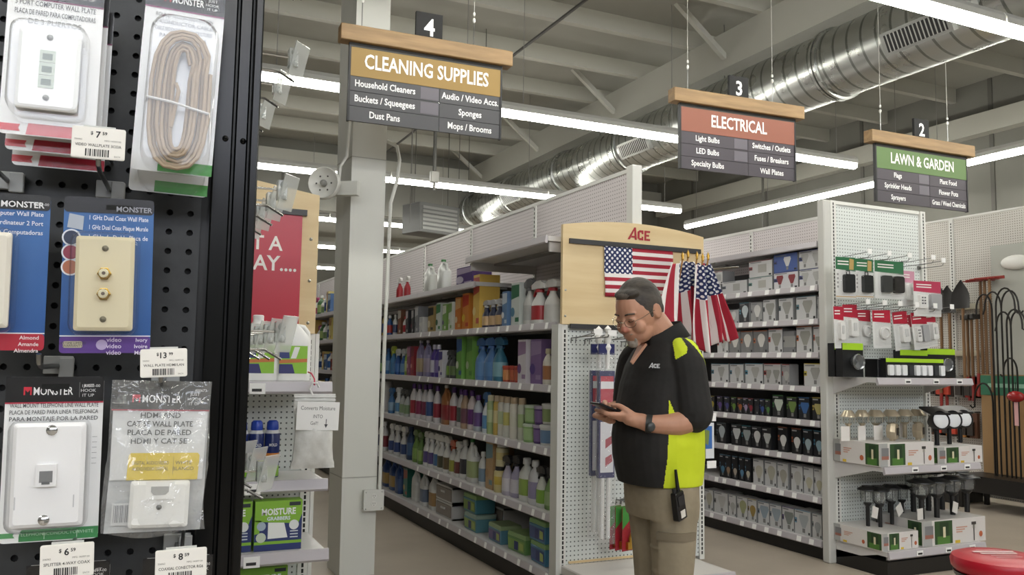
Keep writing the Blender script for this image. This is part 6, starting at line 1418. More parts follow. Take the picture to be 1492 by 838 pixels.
# black rack bench with shepherd hooks
t = thing('display_rack', 'low black metal rack holding tall shepherd hooks', 'rack', (0, 0, 0)); K = C('#141312', .35)
m = MB(); m.box((7.72, 4.3, .27), (8.17, 5.93, .33), K); m.build('rack_top', t); m = MB(); m.box((7.73, 4.3, .17), (7.75, 5.92, .27), K); m.build('front_panel', t)
for y in (4.4, 5.88):
    for x in (7.74, 8.12): MB().box((x, y, 0), (x+.04, y+.04, .27), K).build('leg', t)
def shepherd(px, ztop, y_off, label, arm=.2, dirn=1, twin=False):
    X = 7.95; y = y_at(px, X, 1.2); t = thing('shepherd_hook', label, 'garden hook', (X, y, .33), 0, 'black shepherd hooks in the rack')
    L = ztop-.33; K2 = C('#17130f', .4, .3)
    pts = [(0, 0, 0), (0, 0, L-arm)] + [(0, -dirn*(arm/2-arm/2*math.cos(a)), L-arm+arm*.95*math.sin(a)) for a in [PI*i/10 for i in range(1, 11)]] + [(0, -dirn*arm*1.0, L-arm*1.25), (0, -dirn*arm*1.12, L-arm*1.32), (0, -dirn*arm*1.25, L-arm*1.2)]
    MB().tube(pts, .009, K2, 8).build('rod', t, smooth=True)
    if twin:
        pts = [(0, 0, L-arm)] + [(0, dirn*(arm/2-arm/2*math.cos(a)), L-arm+arm*.95*math.sin(a)) for a in [PI*i/10 for i in range(1, 11)]] + [(0, dirn*arm*1.1, L-arm*1.3)]
        MB().tube(pts, .009, K2, 8).build('arm', t, smooth=True)
    return t
for px, zt, arm, dr, tw, nm in ((1449, 2.15, .17, -1, False, 'tall black shepherd hook curling toward the rakes'), (1455, 2.2, .2, 1, False, 'tallest black shepherd hook'), (1463, 2.17, .18, 1, True, 'double armed black shepherd hook'), (1470, 1.98, .16, 1, False, 'black shepherd hook with a low curl near the picture edge'), (1476, 1.96, .15, 1, True, 'black double hook beside the picture edge'), (1483, 1.5, .14, -1, False, 'short black shepherd hook at the picture edge'), (1446, 1.25, .2, -1, False, 'short black shepherd hook with wide curl in front of the cardboard display')):
    shepherd(px, zt, 0, nm, arm, dr, tw)
yc = y_at(1466, 8.1, .8)
m = MB(); Cb = C('#9a7a52', .7); y0, y1 = y_at(1492+40, 8.12, .8), y_at(1437, 8.12, .8); m.box((8.06, y0, .335), (8.17, y1, 1.33), Cb); m.box((8.055, y0-.002, 1.12), (8.06, y1+.002, 1.32), C('#2f6e52', .6)); 
m.box((8.0545, y0+.1, 1.20), (8.055, y1-.08, 1.24), C('#8cb8a0', .6))
o = m.build('cardboard_display'); tag(o, 'tall cardboard display with green top band behind the shepherd hooks', 'display')
fl = onx(1480, 578, 7.9); t = thing('garden_ornament', 'small red glass ornament hanging on a shepherd hook', 'ornament', (7.9, fl.y, fl.z)); m = MB(); m.ball((0, 0, 0), (.05, .09, .055), C('#8c1c1c', .2), 16, 8); m.build('dome', t, smooth=True); MB().cyl((0, 0, .05), (0, 0, .14), .004, K, 6).build('hanger', t); m = MB(); m.box((-.002, -.02, -.28), (.002, .02, -.05), C('#c89a9a', .5)); m.build('ribbon', t)
# ================================================================== the person
PYY = 2.8
PB = Vector((x_at(961, PYY, 1.15), PYY, 0)); PRZ = -PI/2
def fuse(mb, name, parent, voxel, smooth_it=4, mats=None, pick=None, fac=.5):
    o = mb.build('tmp_'+name); 
    r = o.modifiers.new('r', 'REMESH'); r.mode = 'VOXEL'; r.voxel_size = voxel
    s = o.modifiers.new('s', 'SMOOTH'); s.factor = fac; s.iterations = smooth_it
    bpy.context.view_layer.update()
    me = bpy.data.meshes.new_from_object(o.evaluated_get(bpy.context.evaluated_depsgraph_get()))
    me.name = name; bpy.data.objects.remove(o)
    me.materials.clear()
    for m in mats: me.materials.append(m)
    for p in me.polygons:
        p.use_smooth = True
        p.material_index = pick(p.center, p.normal) if pick else 0
    q = bpy.data.objects.new(name, me); COL.objects.link(q); q.parent = parent
    return q
def limb(m, pts, rad, mat, n=14, sub=4):
    """smooth tapered limb through pts"""
    P = [Vector(p) for p in pts]; out, rr = [], []
    for k in range(len(P)-1):
        p0, p1, p2, p3 = P[max(k-1, 0)], P[k], P[k+1], P[min(k+2, len(P)-1)]
        for i in range(sub):
            t = i/sub
            out.append(.5*((2*p1)+(p2-p0)*t+(2*p0-5*p1+4*p2-p3)*t*t+(3*p1-p0-3*p2+p3)*t**3)); rr.append(rad[k]+(rad[k+1]-rad[k])*t)
    out.append(P[-1]); rr.append(rad[-1])
    m.tube(out, rr, mat, n); m.ball(out[0], rr[0], mat, 12, 8); m.ball(out[-1], rr[-1], mat, 12, 8)
def ering(cx, cy, z, a, b, n=32, sq=2.3, tilt=0):
    r = []
    for i in range(n):
        t = 2*PI*i/n; x = a*math.copysign(abs(math.cos(t))**(2/sq), math.cos(t)); y = b*math.copysign(abs(math.sin(t))**(2/sq), math.sin(t))
        r.append((cx+x, cy+y, z+y*tilt))
    return r
def skin_mat():
    m, nt, b = mk('skin')
    tc = node(nt, 'ShaderNodeTexCoord'); n = node(nt, 'ShaderNodeTexNoise'); n.inputs['Scale'].default_value = 30; nt.links.new(tc.outputs['Object'], n.inputs['Vector'])
    nt.links.new(mixc(nt, n.outputs['Fac'], hexc('#b07f66'), hexc('#c2937a')), b.inputs['Base Color']); b.inputs['Roughness'].default_value = .5
    b.inputs['Subsurface Weight'].default_value = .08; b.inputs['Subsurface Radius'].default_value = (.02, .008, .004)
    return m
M_skin = skin_mat(); M_skinred = C('#b4725f', .5)
def cloth(name, c1, c2, s=9, rough=.85, bump=.6):
    return noise_mat(name, c1, c2, scale=s, rough=rough, bump=bump, detail=3)
M_poly = cloth('black_polo', '#181716', '#211f1e'); M_hiv = cloth('lime_panel', '#c3d21f', '#cddc2a'); M_khaki = cloth('khaki_twill', '#8a7f6a', '#978b75', 12); M_khs = cloth('khaki_seam', '#746a57', '#7e7360', 12)
person = thing('person', 'person in black and lime polo and khaki trousers looking down at a phone', 'person', PB, PRZ)
HC, HT = Vector((.0, -.100, 1.586)), math.radians(25)
HM = Matrix.Translation(HC) @ Matrix.Rotation(math.radians(17), 4, 'Z') @ Matrix.Rotation(HT, 4, 'X') @ Matrix.Scale(1.015, 4)
# --- body: head, neck, trunk core, arms, hands in one skin
b = MB(); S = M_skin
b.T = HM
b.ball((0, .002, .012), (.077, .097, .108), S, 24, 16); b.ball((0, -.028, -.062), (.062, .068, .056), S, 20, 12); b.ball((0, -.074, -.098), (.027, .022, .022), S, 14, 10)
b.ball((0, -.076, .024), (.052, .018, .012), S, 16, 8)
for s in (-1, 1):
    b.ball((s*.038, -.064, -.036), (.028, .026, .030), S, 14, 10); b.ball((s*.032, -.083, .000), (.0165, .0125, .0115), S, 12, 8)
    b.loft([[(s*(.074+.004*math.cos(a)+dx), .012+.019*math.cos(a)*k, .0-.004+.033*math.sin(a)*k) for a in [2*PI*i/14 for i in range(14)]] for dx, k in ((0, .7), (.010, 1.0), (.014, .85))], S)
b.loft([[(-.008, -.088, .012), (.008, -.088, .012), (.005, -.098, .012), (-.005, -.098, .012)], [(-.011, -.085, -.012), (.011, -.085, -.012), (.0055, -.111, -.012), (-.0055, -.111, -.012)], [(-.018, -.082, -.034), (.018, -.082, -.034), (.009, -.121, -.032), (-.009, -.121, -.032)], [(-.016, -.082, -.044), (.016, -.082, -.044), (.006, -.112, -.044), (-.006, -.112, -.044)]], S)
for s in (-1, 1): b.ball((s*.012, -.096, -.036), (.0085, .012, .008), S, 10, 6)
b.ball((0, -.086, -.058), (.030, .014, .014), S, 12, 8); b.ball((0, -.088, -.066), (.023, .011, .004), S, 12, 6); b.ball((0, -.087, -.074), (.020, .010, .005), S, 12, 6)
b.T = Matrix.Identity(4)
limb(b, [(0, .035, 1.40), (0, .020, 1.475), (0, -.045, 1.555)], [.075, .064, .062], S, 18); b.ball((0, -.085, 1.515), (.046, .05, .035), S, 14, 10)
b.loft([ering(0, -.0, z, a, bb) for z, a, bb in ((.86, .13, .10), (1.0, .15, .14), (1.15, .155, .14), (1.32, .16, .115), (1.40, .12, .07), (1.45, .06, .055))], S)
# left arm (towards the viewer) and right arm
LS, LE, LW = (.140, .020, 1.380), (.178, .036, 1.180), (.122, -.148, 1.158)
RS, RE, RW = (-.15, -.012, 1.38), (-.205, -.01, 1.195), (-.10, -.175, 1.195)
limb(b, [LS, (.165, .022, 1.28), LE], [.045, .050, .046], S); limb(b, [LE, (.166, -.035, 1.160), (.146, -.095, 1.156), LW], [.047, .047, .039, .029], S)
limb(b, [RS, (-.195, -.01, 1.28), RE], [.055, .052, .045], S); limb(b, [RE, (-.17, -.075, 1.188), (-.135, -.13, 1.190), RW], [.046, .045, .038, .029], S)
HS = Vector((.004, .034, .002)); PC = Vector((.016, -.238, 1.205)); PT = math.radians(-20)      # phone centre and tilt: front end higher
b.T = Matrix.Translation(HS)
def phz(y): return 1.203 + math.tan(-PT)*-(y+.272)
# palms
b.ball((.088, -.212, 1.170), (.032, .045, .022), S, 14, 10); limb(b, [Vector(LW)-HS, (.105, -.19, 1.163), (.082, -.232, 1.172)], [.029, .031, .026], S)
b.ball((-.070, -.232, 1.188), (.028, .042, .022), S, 14, 10); limb(b, [Vector(RW)-HS, (-.085, -.215, 1.187), (-.064, -.245, 1.188)], [.029, .030, .025], S)
for i, (y, ln) in enumerate(((-.312, .95), (-.292, 1.05), (-.272, 1.0), (-.253, .82))):
    z = phz(y)
    limb(b, [(.080-.004*i, -.236+.008*i, z-.030+.004*i), (.060, y, z-.028), (.030, y-.003, z-.021), (.048-.075*ln, y-.002, z-.0175)], [.0105, .0098, .009, .0078], S, 10)
    limb(b, [(-.062, -.252+.006*i, z-.026), (-.048, y+.006, z-.040), (-.018, y+.004, z-.043), (-.020+.026*ln, y+.006, z-.0395)], [.0102, .0096, .0088, .0076], S, 10)
limb(b, [(.092, -.212, 1.180), (.080, -.242, 1.203), (.056, -.262, phz(-.262)+.020), (.030, -.272, phz(-.272)+.015)], [.0150, .0128, .0105, .0085], S, 10)
limb(b, [(-.074, -.230, 1.198), (-.058, -.252, 1.222), (-.032, -.268, phz(-.268)+.026), (-.008, -.280, phz(-.28)+.0155)], [.0150, .0125, .0102, .0083], S, 10)
b.T = Matrix.Identity(4)
# hidden legs carry the body to the shoes
for s, y in ((1, .0), (-1, .035)): limb(b, [(s*.085, .0, .90), (s*.088, y-.01, .50), (s*.09, y+.02, .10)], [.075, .052, .038], S)
body = fuse(b, 'body', person, .0042, 3, [M_skin, M_skinred], lambda c, n: 1 if (HM.inverted() @ c).y < -.100 and -.05 < (HM.inverted() @ c).z < -.018 else 0)
# --- hair, brows, beard, glasses, eyes
h = MB(); HG = noise_mat('grey_brown_hair', '#2b2520', '#463f38', scale=26, rough=.6, stretch=(1, .35, 1), bump=.6); HG2 = noise_mat('grey_beard', '#857b70', '#a1978c', scale=60, rough=.7, bump=.4)
h.T = HM
h.ball((0, .017, .026), (.0825, .101, .106), HG, 26, 18); h.ball((.004, -.036, .091), (.058, .044, .020), HG, 16, 10); h.ball((0, .055, -.012), (.070, .058, .055), HG, 18, 12)
for s in (-1, 1): h.ball((s*.0735, -.012, .006), (.005, .010, .026), HG, 10, 8)
fuse(h, 'hair', person, .005, 2, [HG, noise_mat('grey_temple_hair', '#57504a', '#756d65', scale=30, rough=.6)], lambda c, n: 1 if (HM.inverted() @ c).y < -.070 and (HM.inverted() @ c).x > -.03 or abs((HM.inverted() @ c).x) > .076 and (HM.inverted() @ c).z < -.01 else 0)
e = MB(); e.T = HM
for s in (-1, 1): e.loft([[(s*x, y-.004+d, z+k) for d, k in ((0, 0), (-.003, .003), (0, .006))] for x, y, z in ((.014, -.092, .020), (.032, -.091, .024), (.050, -.076, .019))], HG)
e.build('eyebrows', person, smooth=True)
e = MB(); e.T = HM
e.ball((0, -.080, -.099), (.025, .0195, .0185), HG2, 16, 10)
for s in (-1, 1): e.ball((s*.012, -.0915, -.0565), (.014, .0075, .0045), HG2, 12, 8); e.ball((s*.022, -.083, -.082), (.006, .008, .014), HG2, 10, 8)
fuse(e, 'beard', person, .0035, 2, [HG2])
e = MB(); e.T = HM
for s in (-1, 1):
    e.loft([[(s*x, y, z+k) for k in (-.0012, .0012)] + [(s*x, y+.004, z) ] for x, y, z in ((.020, -.0945, -.003), (.032, -.0965, -.0055), (.044, -.090, -.003))], C('#3a2a24', .6))
e.build('eyelids', person)
g = MB(); g.T = HM; GM = C('#b9b4a8', .25, 1)
for s in (-1, 1):
    rim = [(s*(.033+.0235*math.cos(a)), -.106+.010*((.033+.0235*math.cos(a))/.056)**2, -.008+.0165*math.sin(a)) for a in [2*PI*i/24 for i in range(25)]]
    g.tube(rim, .0011, GM, 6); g.poly(rim[:-1], clear_mat('spectacle_lens', rough=.05, gain=.35)); g.tube([(s*.056, -.094, -.002), (s*.074, -.075, .002), (s*.082, -.01, .006), (s*.083, .012, .0)], .0013, GM, 6)
g.tube([(-.010, -.107, -.004), (0, -.111, .0), (.010, -.107, -.004)], .0012, GM, 6); g.build('glasses', person, smooth=True)
# --- polo shirt
sh = MB(); K = M_poly
sh.loft([ering(0, .0, .918, .172, .150), ering(0, -.002, .95, .176, .158), ering(0, -.006, 1.02, .182, .170), ering(0, -.008, 1.10, .184, .172), ering(0, -.004, 1.20, .182, .160), ering(0, .002, 1.30, .178, .144), ering(0, .010, 1.37, .170, .128), ering(0, .018, 1.43, .142, .106), ering(0, .024, 1.472, .098, .088), ering(0, .026, 1.505, .078, .076)], K)
limb(sh, [(.10, .030, 1.425), (.142, .024, 1.382), (.160, .028, 1.28), (.170, .034, 1.198)], [.062, .072, .074, .077], K, 18)
limb(sh, [(-.11, .0, 1.425), (-.160, -.012, 1.385), (-.192, -.012, 1.28), (-.204, -.012, 1.205)], [.064, .071, .069, .068], K, 18)
sh.ball((.085, .045, 1.440), (.085, .055, .045), K, 14, 10); sh.ball((-.09, .03, 1.435), (.085, .055, .045), K, 14, 10); sh.ball((0, .085, 1.38), (.13, .06, .10), K, 14, 10)
# soft folds across the belly and flank
CD = Vector((.844, -.536, 0)); RD_ = Vector((.536, .844, 0))
def inpoly(x, y, P):
    r = False
    for i in range(len(P)):
        (x1, y1), (x2, y2) = P[i], P[i-1]
        if (y1 > y) != (y2 > y) and x < (x2-x1)*(y-y1)/(y2-y1)+x1: r = not r
    return r
YOKE = [(.046, 1.465), (.060, 1.492), (.080, 1.482), (.098, 1.448), (.096, 1.425), (.052, 1.398)]
BAND = [(.070, 1.512), (.110, 1.49), (.150, 1.44), (.182, 1.38), (.196, 1.33), (.184, 1.335), (.162, 1.40), (.128, 1.448), (.094, 1.482)]
def shirt_pick(c, n):
    if c.x > .05 and -.088+.012*(c.z-.9)/.3 < c.y < .112 and c.z < 1.245 and c.dot(Vector((1, 0, 0))) < .192-.02*max(0, (c.z-1.12)/.1): return 1
    s = c.dot(RD_)
    if n.dot(CD) > -.2 and c.x > 0 and (inpoly(s, c.z, YOKE) or inpoly(s, c.z, BAND)): return 1
    if c.x < -.12 and -.052 < c.y < -.008 and c.z > 1.405: return 1
    return 0
shirt = fuse(sh, 'polo_shirt', person, .0042, 3, [M_poly, M_hiv], shirt_pick)
# collar stands round the neck and opens in a V in front
c = MB(); n = 30; up, lo, inn = [], [], []
for i in range(n+1):
    a = -PI/2+.38+(2*PI-.76)*i/n; ca, sa = math.cos(a), math.sin(a)
    f = max(0, -sa)          # front
    up.append((.070*ca, .022+.066*sa-.030*f, 1.535+.018*(sa)-.040*f)); lo.append((.104*ca, .024+.096*sa-.020*f, 1.478+.022*sa-.078*f*f)); inn.append((.066*ca, .022+.062*sa-.028*f, 1.470+.01*sa-.03*f))
c.loft([inn, up, lo], M_poly, cap=False, closed=False); col = c.build('collar', shirt, smooth=True)
sm = col.modifiers.new('solid', 'SOLIDIFY'); sm.thickness = .003
v = MB(); v.poly([(-.020, -.0985, 1.452), (.022, -.0985, 1.452), (.004, -.141, 1.372)], M_skin); 
v2 = MB(); v2.loft([[(-.024, -.082, 1.462), (.026, -.082, 1.462), (.006, -.138, 1.388), (-.002, -.138, 1.388)], [(-.024, -.076, 1.455), (.026, -.076, 1.455), (.006, -.128, 1.378), (-.002, -.128, 1.378)]], M_skin); v2.build('open_neck', person)
pk = MB(); pk.box((-.016, -.1475, 1.28), (.016, -.143, 1.385), M_poly); 
lg = MB(); o_ = Vector((.100, -.1175, 1.366)); tx = Vector((.66, .75, 0)).normalized(); nn = Vector((.75, -.66, 0)).normalized()
ace(lg, o_+nn*.014, .020, tx, (0, 0, 1), C('#cfd0d2', .5)); lg.build('chest_emblem', shirt)
# --- trousers with cargo pocket
t_ = MB(); KH = M_khaki
t_.loft([ering(0, .005, .98, .165, .125), ering(0, .005, .90, .168, .125), ering(0, .008, .84, .172, .122), ering(0, .010, .79, .168, .115)], KH)
limb(t_, [(.082, .008, .84), (.086, .002, .66), (.088, .0, .50), (.09, .022, .30), (.092, .03, .07)], [.094, .084, .072, .068, .066], KH, 20); limb(t_, [(-.082, .012, .84), (-.086, .028, .66), (-.088, .032, .50), (-.09, .055, .30), (-.092, .06, .07)], [.094, .084, .072, .068, .066], KH, 20)
for z, r in ((.60, .075), (.55, .073), (.48, .071), (.69, .083)): t_.ball((.09, -.012, z), (r*1.03, r*1.0, .012), KH, 16, 6)
tr = fuse(t_, 'trousers', person, .0052, 3, [M_khaki])
def panel(a0, a1, z0, z1, r0, r1, off, name, mat):
    m = MB(); N = 10
    rows = []
    for z, r in ((z0, r0), (z1, r1)):
        rows.append([(.085+(r+off)*math.cos(a0+(a1-a0)*i/N), .002+(r+off)*math.sin(a0+(a1-a0)*i/N), z) for i in range(N+1)]); rows.append([(.085+(r-.004)*math.cos(a0+(a1-a0)*i/N), .002+(r-.004)*math.sin(a0+(a1-a0)*i/N), z) for i in range(N+1)])
    m.loft([rows[0], rows[2]], mat, closed=False, cap=False); m.loft([rows[1], rows[0]], mat, closed=False, cap=False); m.loft([rows[2], rows[3]], mat, closed=False, cap=False)
    for i in (0, N): m.poly([rows[0][i], rows[1][i], rows[3][i], rows[2][i]], mat)
    m.build(name, tr, smooth=True)
panel(-1.25, .35, .60, .735, .083, .088, .006, 'cargo_pocket', M_khaki); panel(-1.30, .40, .725, .755, .088, .090, .010, 'pocket_flap', M_khs)
# shoes (below the picture)
for s, y in ((1, .03), (-1, .06)):
    m = MB(); m.loft([[(s*.095+x*k, y+yy, z) for x, yy in ((-.045, .09), (.045, .09), (.05, -.05), (.045, -.14), (0, -.18), (-.045, -.14), (-.05, -.05))] for z, k in ((0, 1), (.04, 1.0), (.07, .8))], C('#2a2320', .5)); m.box((s*.095-.04, y-.03, .06), (s*.095+.04, y+.08, .11), C('#2a2320', .5)); m.build('shoe', person, bevel=.006)
# watch
wd = (Vector((.160, -.10, 1.152))-Vector(LW)).normalized(); wc = Vector(LW).lerp(Vector((.160, -.10, 1.152)), .22)
m = MB(); m.tube([wc-wd*.011, wc+wd*.011], .0345, C('#2b2c2b', .5), 20); q = wc+Vector((.034, -.014, -.008)); m.ball(q, (.008, .018, .018), C('#3a3d3e', .3), 14, 8); m.build('wrist_watch', person, smooth=True)
# phone in the hands
ph = MB(); ph.box((-.036, -.072, -.0045), (.036, .072, .0045), C('#17181b', .3), {'top': C('#0e1014', .12)})
pho = thing('phone', 'black mobile phone held in both hands of the person', 'phone', PB + Matrix.Rotation(PRZ, 3, 'Z') @ PC); pho.rotation_euler = (PT, 0, PRZ)
ph.build('phone_body', pho, bevel=.002); m = MB(); m.box((-.033, -.066, .0046), (.033, .066, .0050), C('#11161c', .08)); m.build('screen', pho)
# radio on the belt
rl = Matrix.Rotation(PRZ, 3, 'Z') @ Vector((.182, -.045, .862)); rd = thing('two_way_radio', 'black two way radio with stub antenna clipped at the hip of the person', 'radio', PB+rl); rd.rotation_euler = (.22, .0, PRZ+.35)
m = MB(); m.box((-.013, -.028, -.055), (.018, .028, .050), M_black, top=(.9, .92)); m.build('radio_body', rd, bevel=.004)
m = MB(); m.tube([(0, .012, .045), (0, .012, .075), (0, .014, .13)], [.008, .007, .005], M_black, 10); m.build('antenna', rd, smooth=True)
m = MB(); m.cyl((0, -.012, .048), (0, -.012, .066), .008, C('#1c1c1d', .5), 10); m.build('knob', rd)
m = MB(); m.box((.0175, -.014, -.045), (.0195, .014, -.018), C('#d8d4cc', .5)); m.box((.017, -.02, 0), (.0195, .02, .036), C('#232325', .5)); m.build('sticker', rd)
# ================================================================== flags on the header board
def flag_mat():
    m, nt, b = mk('flag_cloth')
    uvn = node(nt, 'ShaderNodeUVMap'); sp = node(nt, 'ShaderNodeSeparateXYZ'); nt.links.new(uvn.outputs[0], sp.inputs[0]); U, V = sp.outputs['X'], sp.outputs['Y']
    st = math_n(nt, 'MODULO', math_n(nt, 'FLOOR', math_n(nt, 'MULTIPLY', V, 13)), 2)      # 0 red, 1 white from either edge
    base = mixc(nt, st, hexc('#a31f34'), hexc('#e6e1df'))
    can = math_n(nt, 'MULTIPLY', math_n(nt, 'LESS_THAN', U, .4), math_n(nt, 'GREATER_THAN', V, 6/13))
    cu = math_n(nt, 'MULTIPLY', U, 11/.4/2); cv = math_n(nt, 'MULTIPLY', math_n(nt, 'SUBTRACT', V, 6/13), 9/(7/13)/2)
    def grid(o):
        a = math_n(nt, 'SUBTRACT', math_n(nt, 'FRACT', math_n(nt, 'ADD', cu, o)), .5); c_ = math_n(nt, 'SUBTRACT', math_n(nt, 'FRACT', math_n(nt, 'ADD', cv, o)), .5)
        return math_n(nt, 'LESS_THAN', math_n(nt, 'ADD', math_n(nt, 'MULTIPLY', a, a), math_n(nt, 'MULTIPLY', c_, c_)), .05)
    star = math_n(nt, 'MAXIMUM', grid(0), grid(.5))
    nt.links.new(mixc(nt, can, base, mixc(nt, star, hexc('#1e2a5a'), hexc('#e8e8ea'))), b.inputs['Base Color']); b.inputs['Roughness'].default_value = .75
    return m
M_flag = flag_mat()
def flag_mesh(fn, nu, nv, name, parent=None, thick=.0015, v0=0.0):
    vs = [fn(i/nu, k/nv) for k in range(nv+1) for i in range(nu+1)]; fs = [(k*(nu+1)+i, k*(nu+1)+i+1, (k+1)*(nu+1)+i+1, (k+1)*(nu+1)+i) for k in range(nv) for i in range(nu)]
    me = bpy.data.meshes.new(name); me.from_pydata(vs, [], fs); uv = me.uv_layers.new(name='UVMap')
    for p in me.polygons:
        for li in p.loop_indices:
            vi = me.loops[li].vertex_index; uv.data[li].uv = ((vi % (nu+1))/nu*.999+.0005, v0+(1-v0)*((vi//(nu+1))/nv*.999+.0005))
        p.use_smooth = True
    me.materials.append(M_flag); o = bpy.data.objects.new(name, me); COL.objects.link(o); o.parent = parent
    s = o.modifiers.new('solid', 'SOLIDIFY'); s.thickness = thick
    return o
fa, fb, fc = ony(880, 358, EY-.03), ony(980, 366, EY-.03), ony(883, 432, EY-.03)
fw, fh = fb.x-fa.x, fa.z-fc.z
o = flag_mesh(lambda u, v: (fa.x+fw*u+.010*(1-v), EY-.030-.008*math.sin(u*5+1.2*v)*(1-v)-.004*math.sin(v*9), fa.z-fh*(1-v)+.012*u*(1-v)), 30, 18, 'flat_flag')
tag(o, 'American flag hung flat from the clip bar of the wooden board', 'flag')
GOLD = C('#b8913f', .3, .8)
def drape(px, ptop, pbot, Y, label, wtop, wbot, lean, seed, cant=.40):
    """small flag hanging from a short staff with a gilt spear tip; length runs downwards"""
    tp = ony(px, ptop, Y); bt = ony(px, pbot, Y); L = tp.z-bt.z; t = thing('hand_flag', label, 'flag', tp, 0)
    rnd = random.Random(seed); p1, p2 = rnd.uniform(0, 6), rnd.uniform(0, 6)
    def fn(u, v):
        w = wtop+(wbot-wtop)*min(1, u*1.25)**.8; a = (v-.5)
        fold = (.020+.030*u)*math.sin(v*12.5+p1+u*1.4); hang = L*u*(1-.12*abs(a)*2*(1-.4*u)) + .02*math.sin(v*7+p2)*u
        return (a*w*(1-.15*math.sin(v*9.5+p2)*u)+lean*u, fold-.03*u*(1-v)-.02, -hang-.012)
    flag_mesh(fn, 34, 40, 'cloth', t, v0=.25)
    m = MB(); m.cyl((-.008, .02, -.22), (.004, -.03, .010), .005, C('#a87a3c', .5), 8); m.build('staff', t, smooth=True)
    m = MB(); m.lathe([(.004, 0), (.009, .006), (.006, .012), (.010, .026), (.0001, .052)], GOLD, (.004, -.032, .008), n=10); m.build('spear_tip', t, smooth=True)
for a in ((989, 382, 487, 3.98, 'draped hand flag at the front of the near bunch', .10, .24, -.02, 1), (997, 379, 478, 4.06, 'draped hand flag behind the front one of the near bunch', .09, .20, .04, 2), (1018, 384, 508, 3.92, 'draped hand flag hanging longest in the far bunch', .09, .22, .02, 5), (1026, 382, 496, 4.0, 'draped hand flag at the outer side of the far bunch', .08, .20, .09, 9), (1010, 381, 480, 4.10, 'draped hand flag between the two bunches', .07, .16, .0, 13)): drape(*a)
MB().tube([(x_at(1000, EY, 2.0), EY-.02, 1.99), (x_at(1000, EY, 2.0), 4.0, 1.985)], .006, M_wire, 8).build('flag_bracket', cap)
MB().tube([(x_at(1022, EY, 2.0), EY-.02, 1.975), (x_at(1022, EY, 2.0)+.02, 3.95, 1.965)], .006, M_wire, 8).build('flag_bracket', cap)
# ------------------------------------------------------------------ hooks and flag kits on the endcap pegboard
def cap_hook(px, z, label, L=.26):
    t = thing('peg_hook', label, 'hook', (x_at(px, EY, z), EY, z), 0, 'wire hooks under the wooden board')
    MB().tube([(0, 0, -.03), (0, -.006, 0), (.0, -L, .008), (0, -L-.006, .02)], .0035, M_wire, 8).build('rod', t, smooth=True)
    MB().tube([(.03, 0, -.03), (.03, -.006, 0), (.03, -L, .03)], .003, M_wire, 8).build('tag_arm', t, smooth=True)
    MB().box((.0, -L-.002, .012), (.055, -L+.001, .045), M_tag).build('tag_plate', t)
for k, (px, z) in enumerate(((832, 1.525), (852, 1.52), (880, 1.515), (905, 1.51))): cap_hook(px, z, f'wire hook, {ORD[k]} from the shelf side under the wooden board')
def flag_kit(px, Y, ztop, zl0, zl1, zbot, label, w=.10):
    x = x_at(px, Y, 1.2); t = thing('flag_kit', label, 'pack', (x, Y, 0), 0, 'long flag pole kits on the endcap')
    N = C('#24285e', .4)
    m = MB(); m.box((-w/2, 0, ztop-.06), (w/2, .012, ztop), N); m.build('header_card', t)
    m = MB(); m.box((-w/2, -.004, zl0), (w/2, .022, zl1), N); e = -.0048
    m.poly([(-w*.42, e, zl0+(zl1-zl0)*.66), (w*.42, e, zl0+(zl1-zl0)*.66), (w*.42, e, zl1-.03), (-w*.42, e, zl1-.03)], C('#b8354a', .5)); m.poly([(-w*.42, e-.0004, zl1-.10), (w*.42, e-.0004, zl1-.10), (w*.42, e-.0004, zl1-.06), (-w*.42, e-.0004, zl1-.06)], C('#e6e6ea', .5))
    m.poly([(-w*.42, e, zl0+.03), (w*.42, e, zl0+.03), (w*.42, e, zl0+(zl1-zl0)*.52), (-w*.42, e, zl0+(zl1-zl0)*.52)], C('#d8d8de', .5))
    for k in range(2):
        zz = zl0+.06+.10*k; m.poly([(-w*.1, e-.0004, zz), (w*.35, e-.0004, zz+.03), (w*.3, e-.0004, zz+.07), (-w*.1, e-.0004, zz+.05)], C('#a84a58', .5))
    m.poly([(w*.0, e-.0004, zl0+(zl1-zl0)*.54), (w*.36, e-.0004, zl0+(zl1-zl0)*.54), (w*.36, e-.0004, zl0+(zl1-zl0)*.63), (w*.0, e-.0004, zl0+(zl1-zl0)*.63)], C('#e4e4e6', .5)); m.build('printed_sleeve', t)
    m = MB()
    for x_ in (-w*.22, w*.18): m.cyl((x_, .01, zbot), (x_, .01, zl0+.02), .0125, C('#dcdcda', .3), 12)
    m.build('pole', t, smooth=True)
    m = MB(); m.lathe([(.012, 0), (.012, .10), (.02, .12), (.012, .14), (.022, .165), (.018, .185), (.010, .20), (.020, .225), (.0001, .245)], C('#ebebe8', .3), (w*.1, .008, zl1+.01), n=14); m.build('finial', t, smooth=True)
    m = MB(); m.box((-w/2-.004, -.008, zbot-.03), (w/2+.004, .03, ztop-.05), M_bag2); m.build('clear_sleeve', t)
M_bag2 = clear_mat('kit_film', rough=.1, bump=.8, bscale=30, milk=.07, gain=.9)
flag_kit(884, 4.06, 1.49, .75, 1.34, .42, 'flag pole kit with navy sleeve, in front under the wooden board'); flag_kit(871, 4.16, 1.49, .75, 1.34, .44, 'flag pole kit with navy sleeve, behind the front kit', .085)
x = x_at(903, 4.12, .9); t = thing('flag_bracket_pack', 'dark narrow pack with clear tube beside the person', 'pack', (x, 4.12, 0), 0)
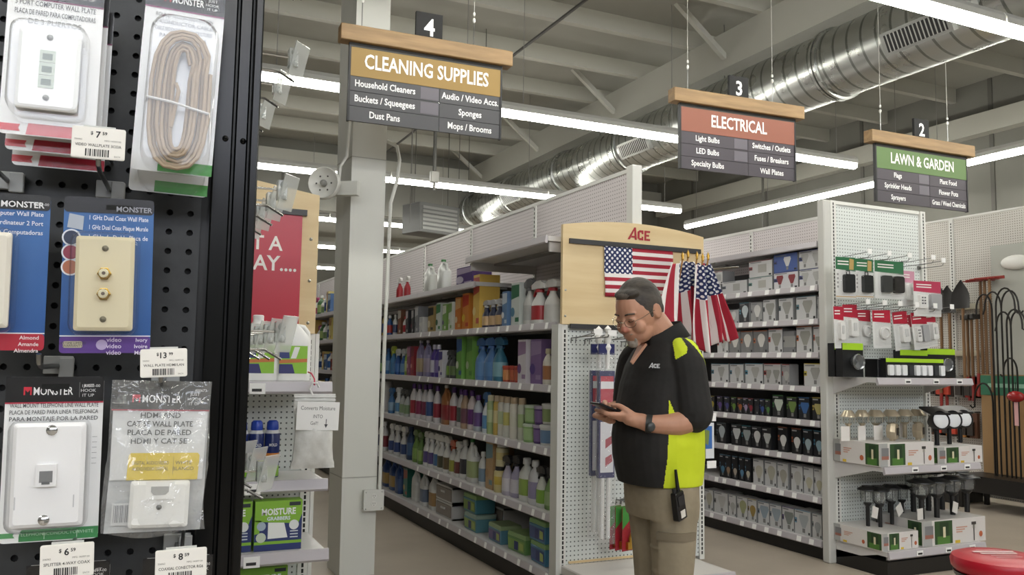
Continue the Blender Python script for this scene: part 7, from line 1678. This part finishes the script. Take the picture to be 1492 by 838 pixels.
m = MB(); m.box((-.025, 0, .98), (.025, .01, 1.06), C('#23242c', .4)); m.box((-.02, -.002, .94), (.02, .01, .975), C('#a83040', .5)); m.build('card', t); m = MB(); m.box((-.022, -.01, .72), (.022, .02, .98), M_bag2); m.build('clear_tube', t); m = MB(); m.cyl((.0, .005, .74), (.0, .005, .97), .012, C('#30333c', .35), 10); m.build('pole', t)
for k, px in enumerate((897, 905, 915)):
    yy = 4.17-.035*k; x = x_at(px, yy, .6); t = thing('bracket_pack', f'green and red card pack with brass bracket, {("rear", "middle", "front")[k]} of three', 'pack', (x, yy, .335), .25, 'green and red bracket packs')
    m = MB(); m.box((-.045, 0, 0), (.045, .004, .24), C('#9c2430', .45)); m.poly([(-.045, -.0008, .12), (.045, -.0008, .19), (.045, -.0008, .24), (-.045, -.0008, .24)], C('#3f8a3c', .45)); m.build('card', t)
    m = MB(); m.tube([(.005, -.015, .02), (.005, -.015, .07), (.02, -.03, .13)], .011, C('#c8a04a', .3, .9), 10); m.box((-.018, -.02, .01), (.03, -.002, .05), C('#c8a04a', .3, .9)); m.build('brass_bracket', t)
    cap_hook(px, .59, f'short wire hook carrying the {("rear", "middle", "front")[k]} bracket pack', .14+.03*k)
# blue hang pack and tags clipped at the end of the bulb shelves
x = x_at(1035, 3.6, .9)
t = thing('clip_strip_pack', 'small white and blue pack hanging at the walkway end of the middle gondola', 'pack', (3.36, 4.30, 0), 0)
m = MB(); m.box((-.045, 0, .80), (.045, .01, 1.02), C('#dfe2e6', .4)); m.poly([(-.04, -.0008, .86), (.03, -.0008, .86), (.03, -.0008, 1.0), (-.04, -.0008, 1.0)], C('#3f6fb4', .4)); m.poly([(-.03, -.0012, .90), (.0, -.0012, .88), (.01, -.0012, .97), (-.02, -.0012, .98)], C('#7c8c4c', .4)); m.build('card', t)
m = MB(); m.box((-.03, .004, .80), (-.024, .012, 1.10), M_wire); m.box((-.01, -.002, 1.03), (.06, .002, 1.08), M_tag); m.box((-.01, -.002, .74), (.06, .002, .785), M_tag); m.build('clip_strip', t)
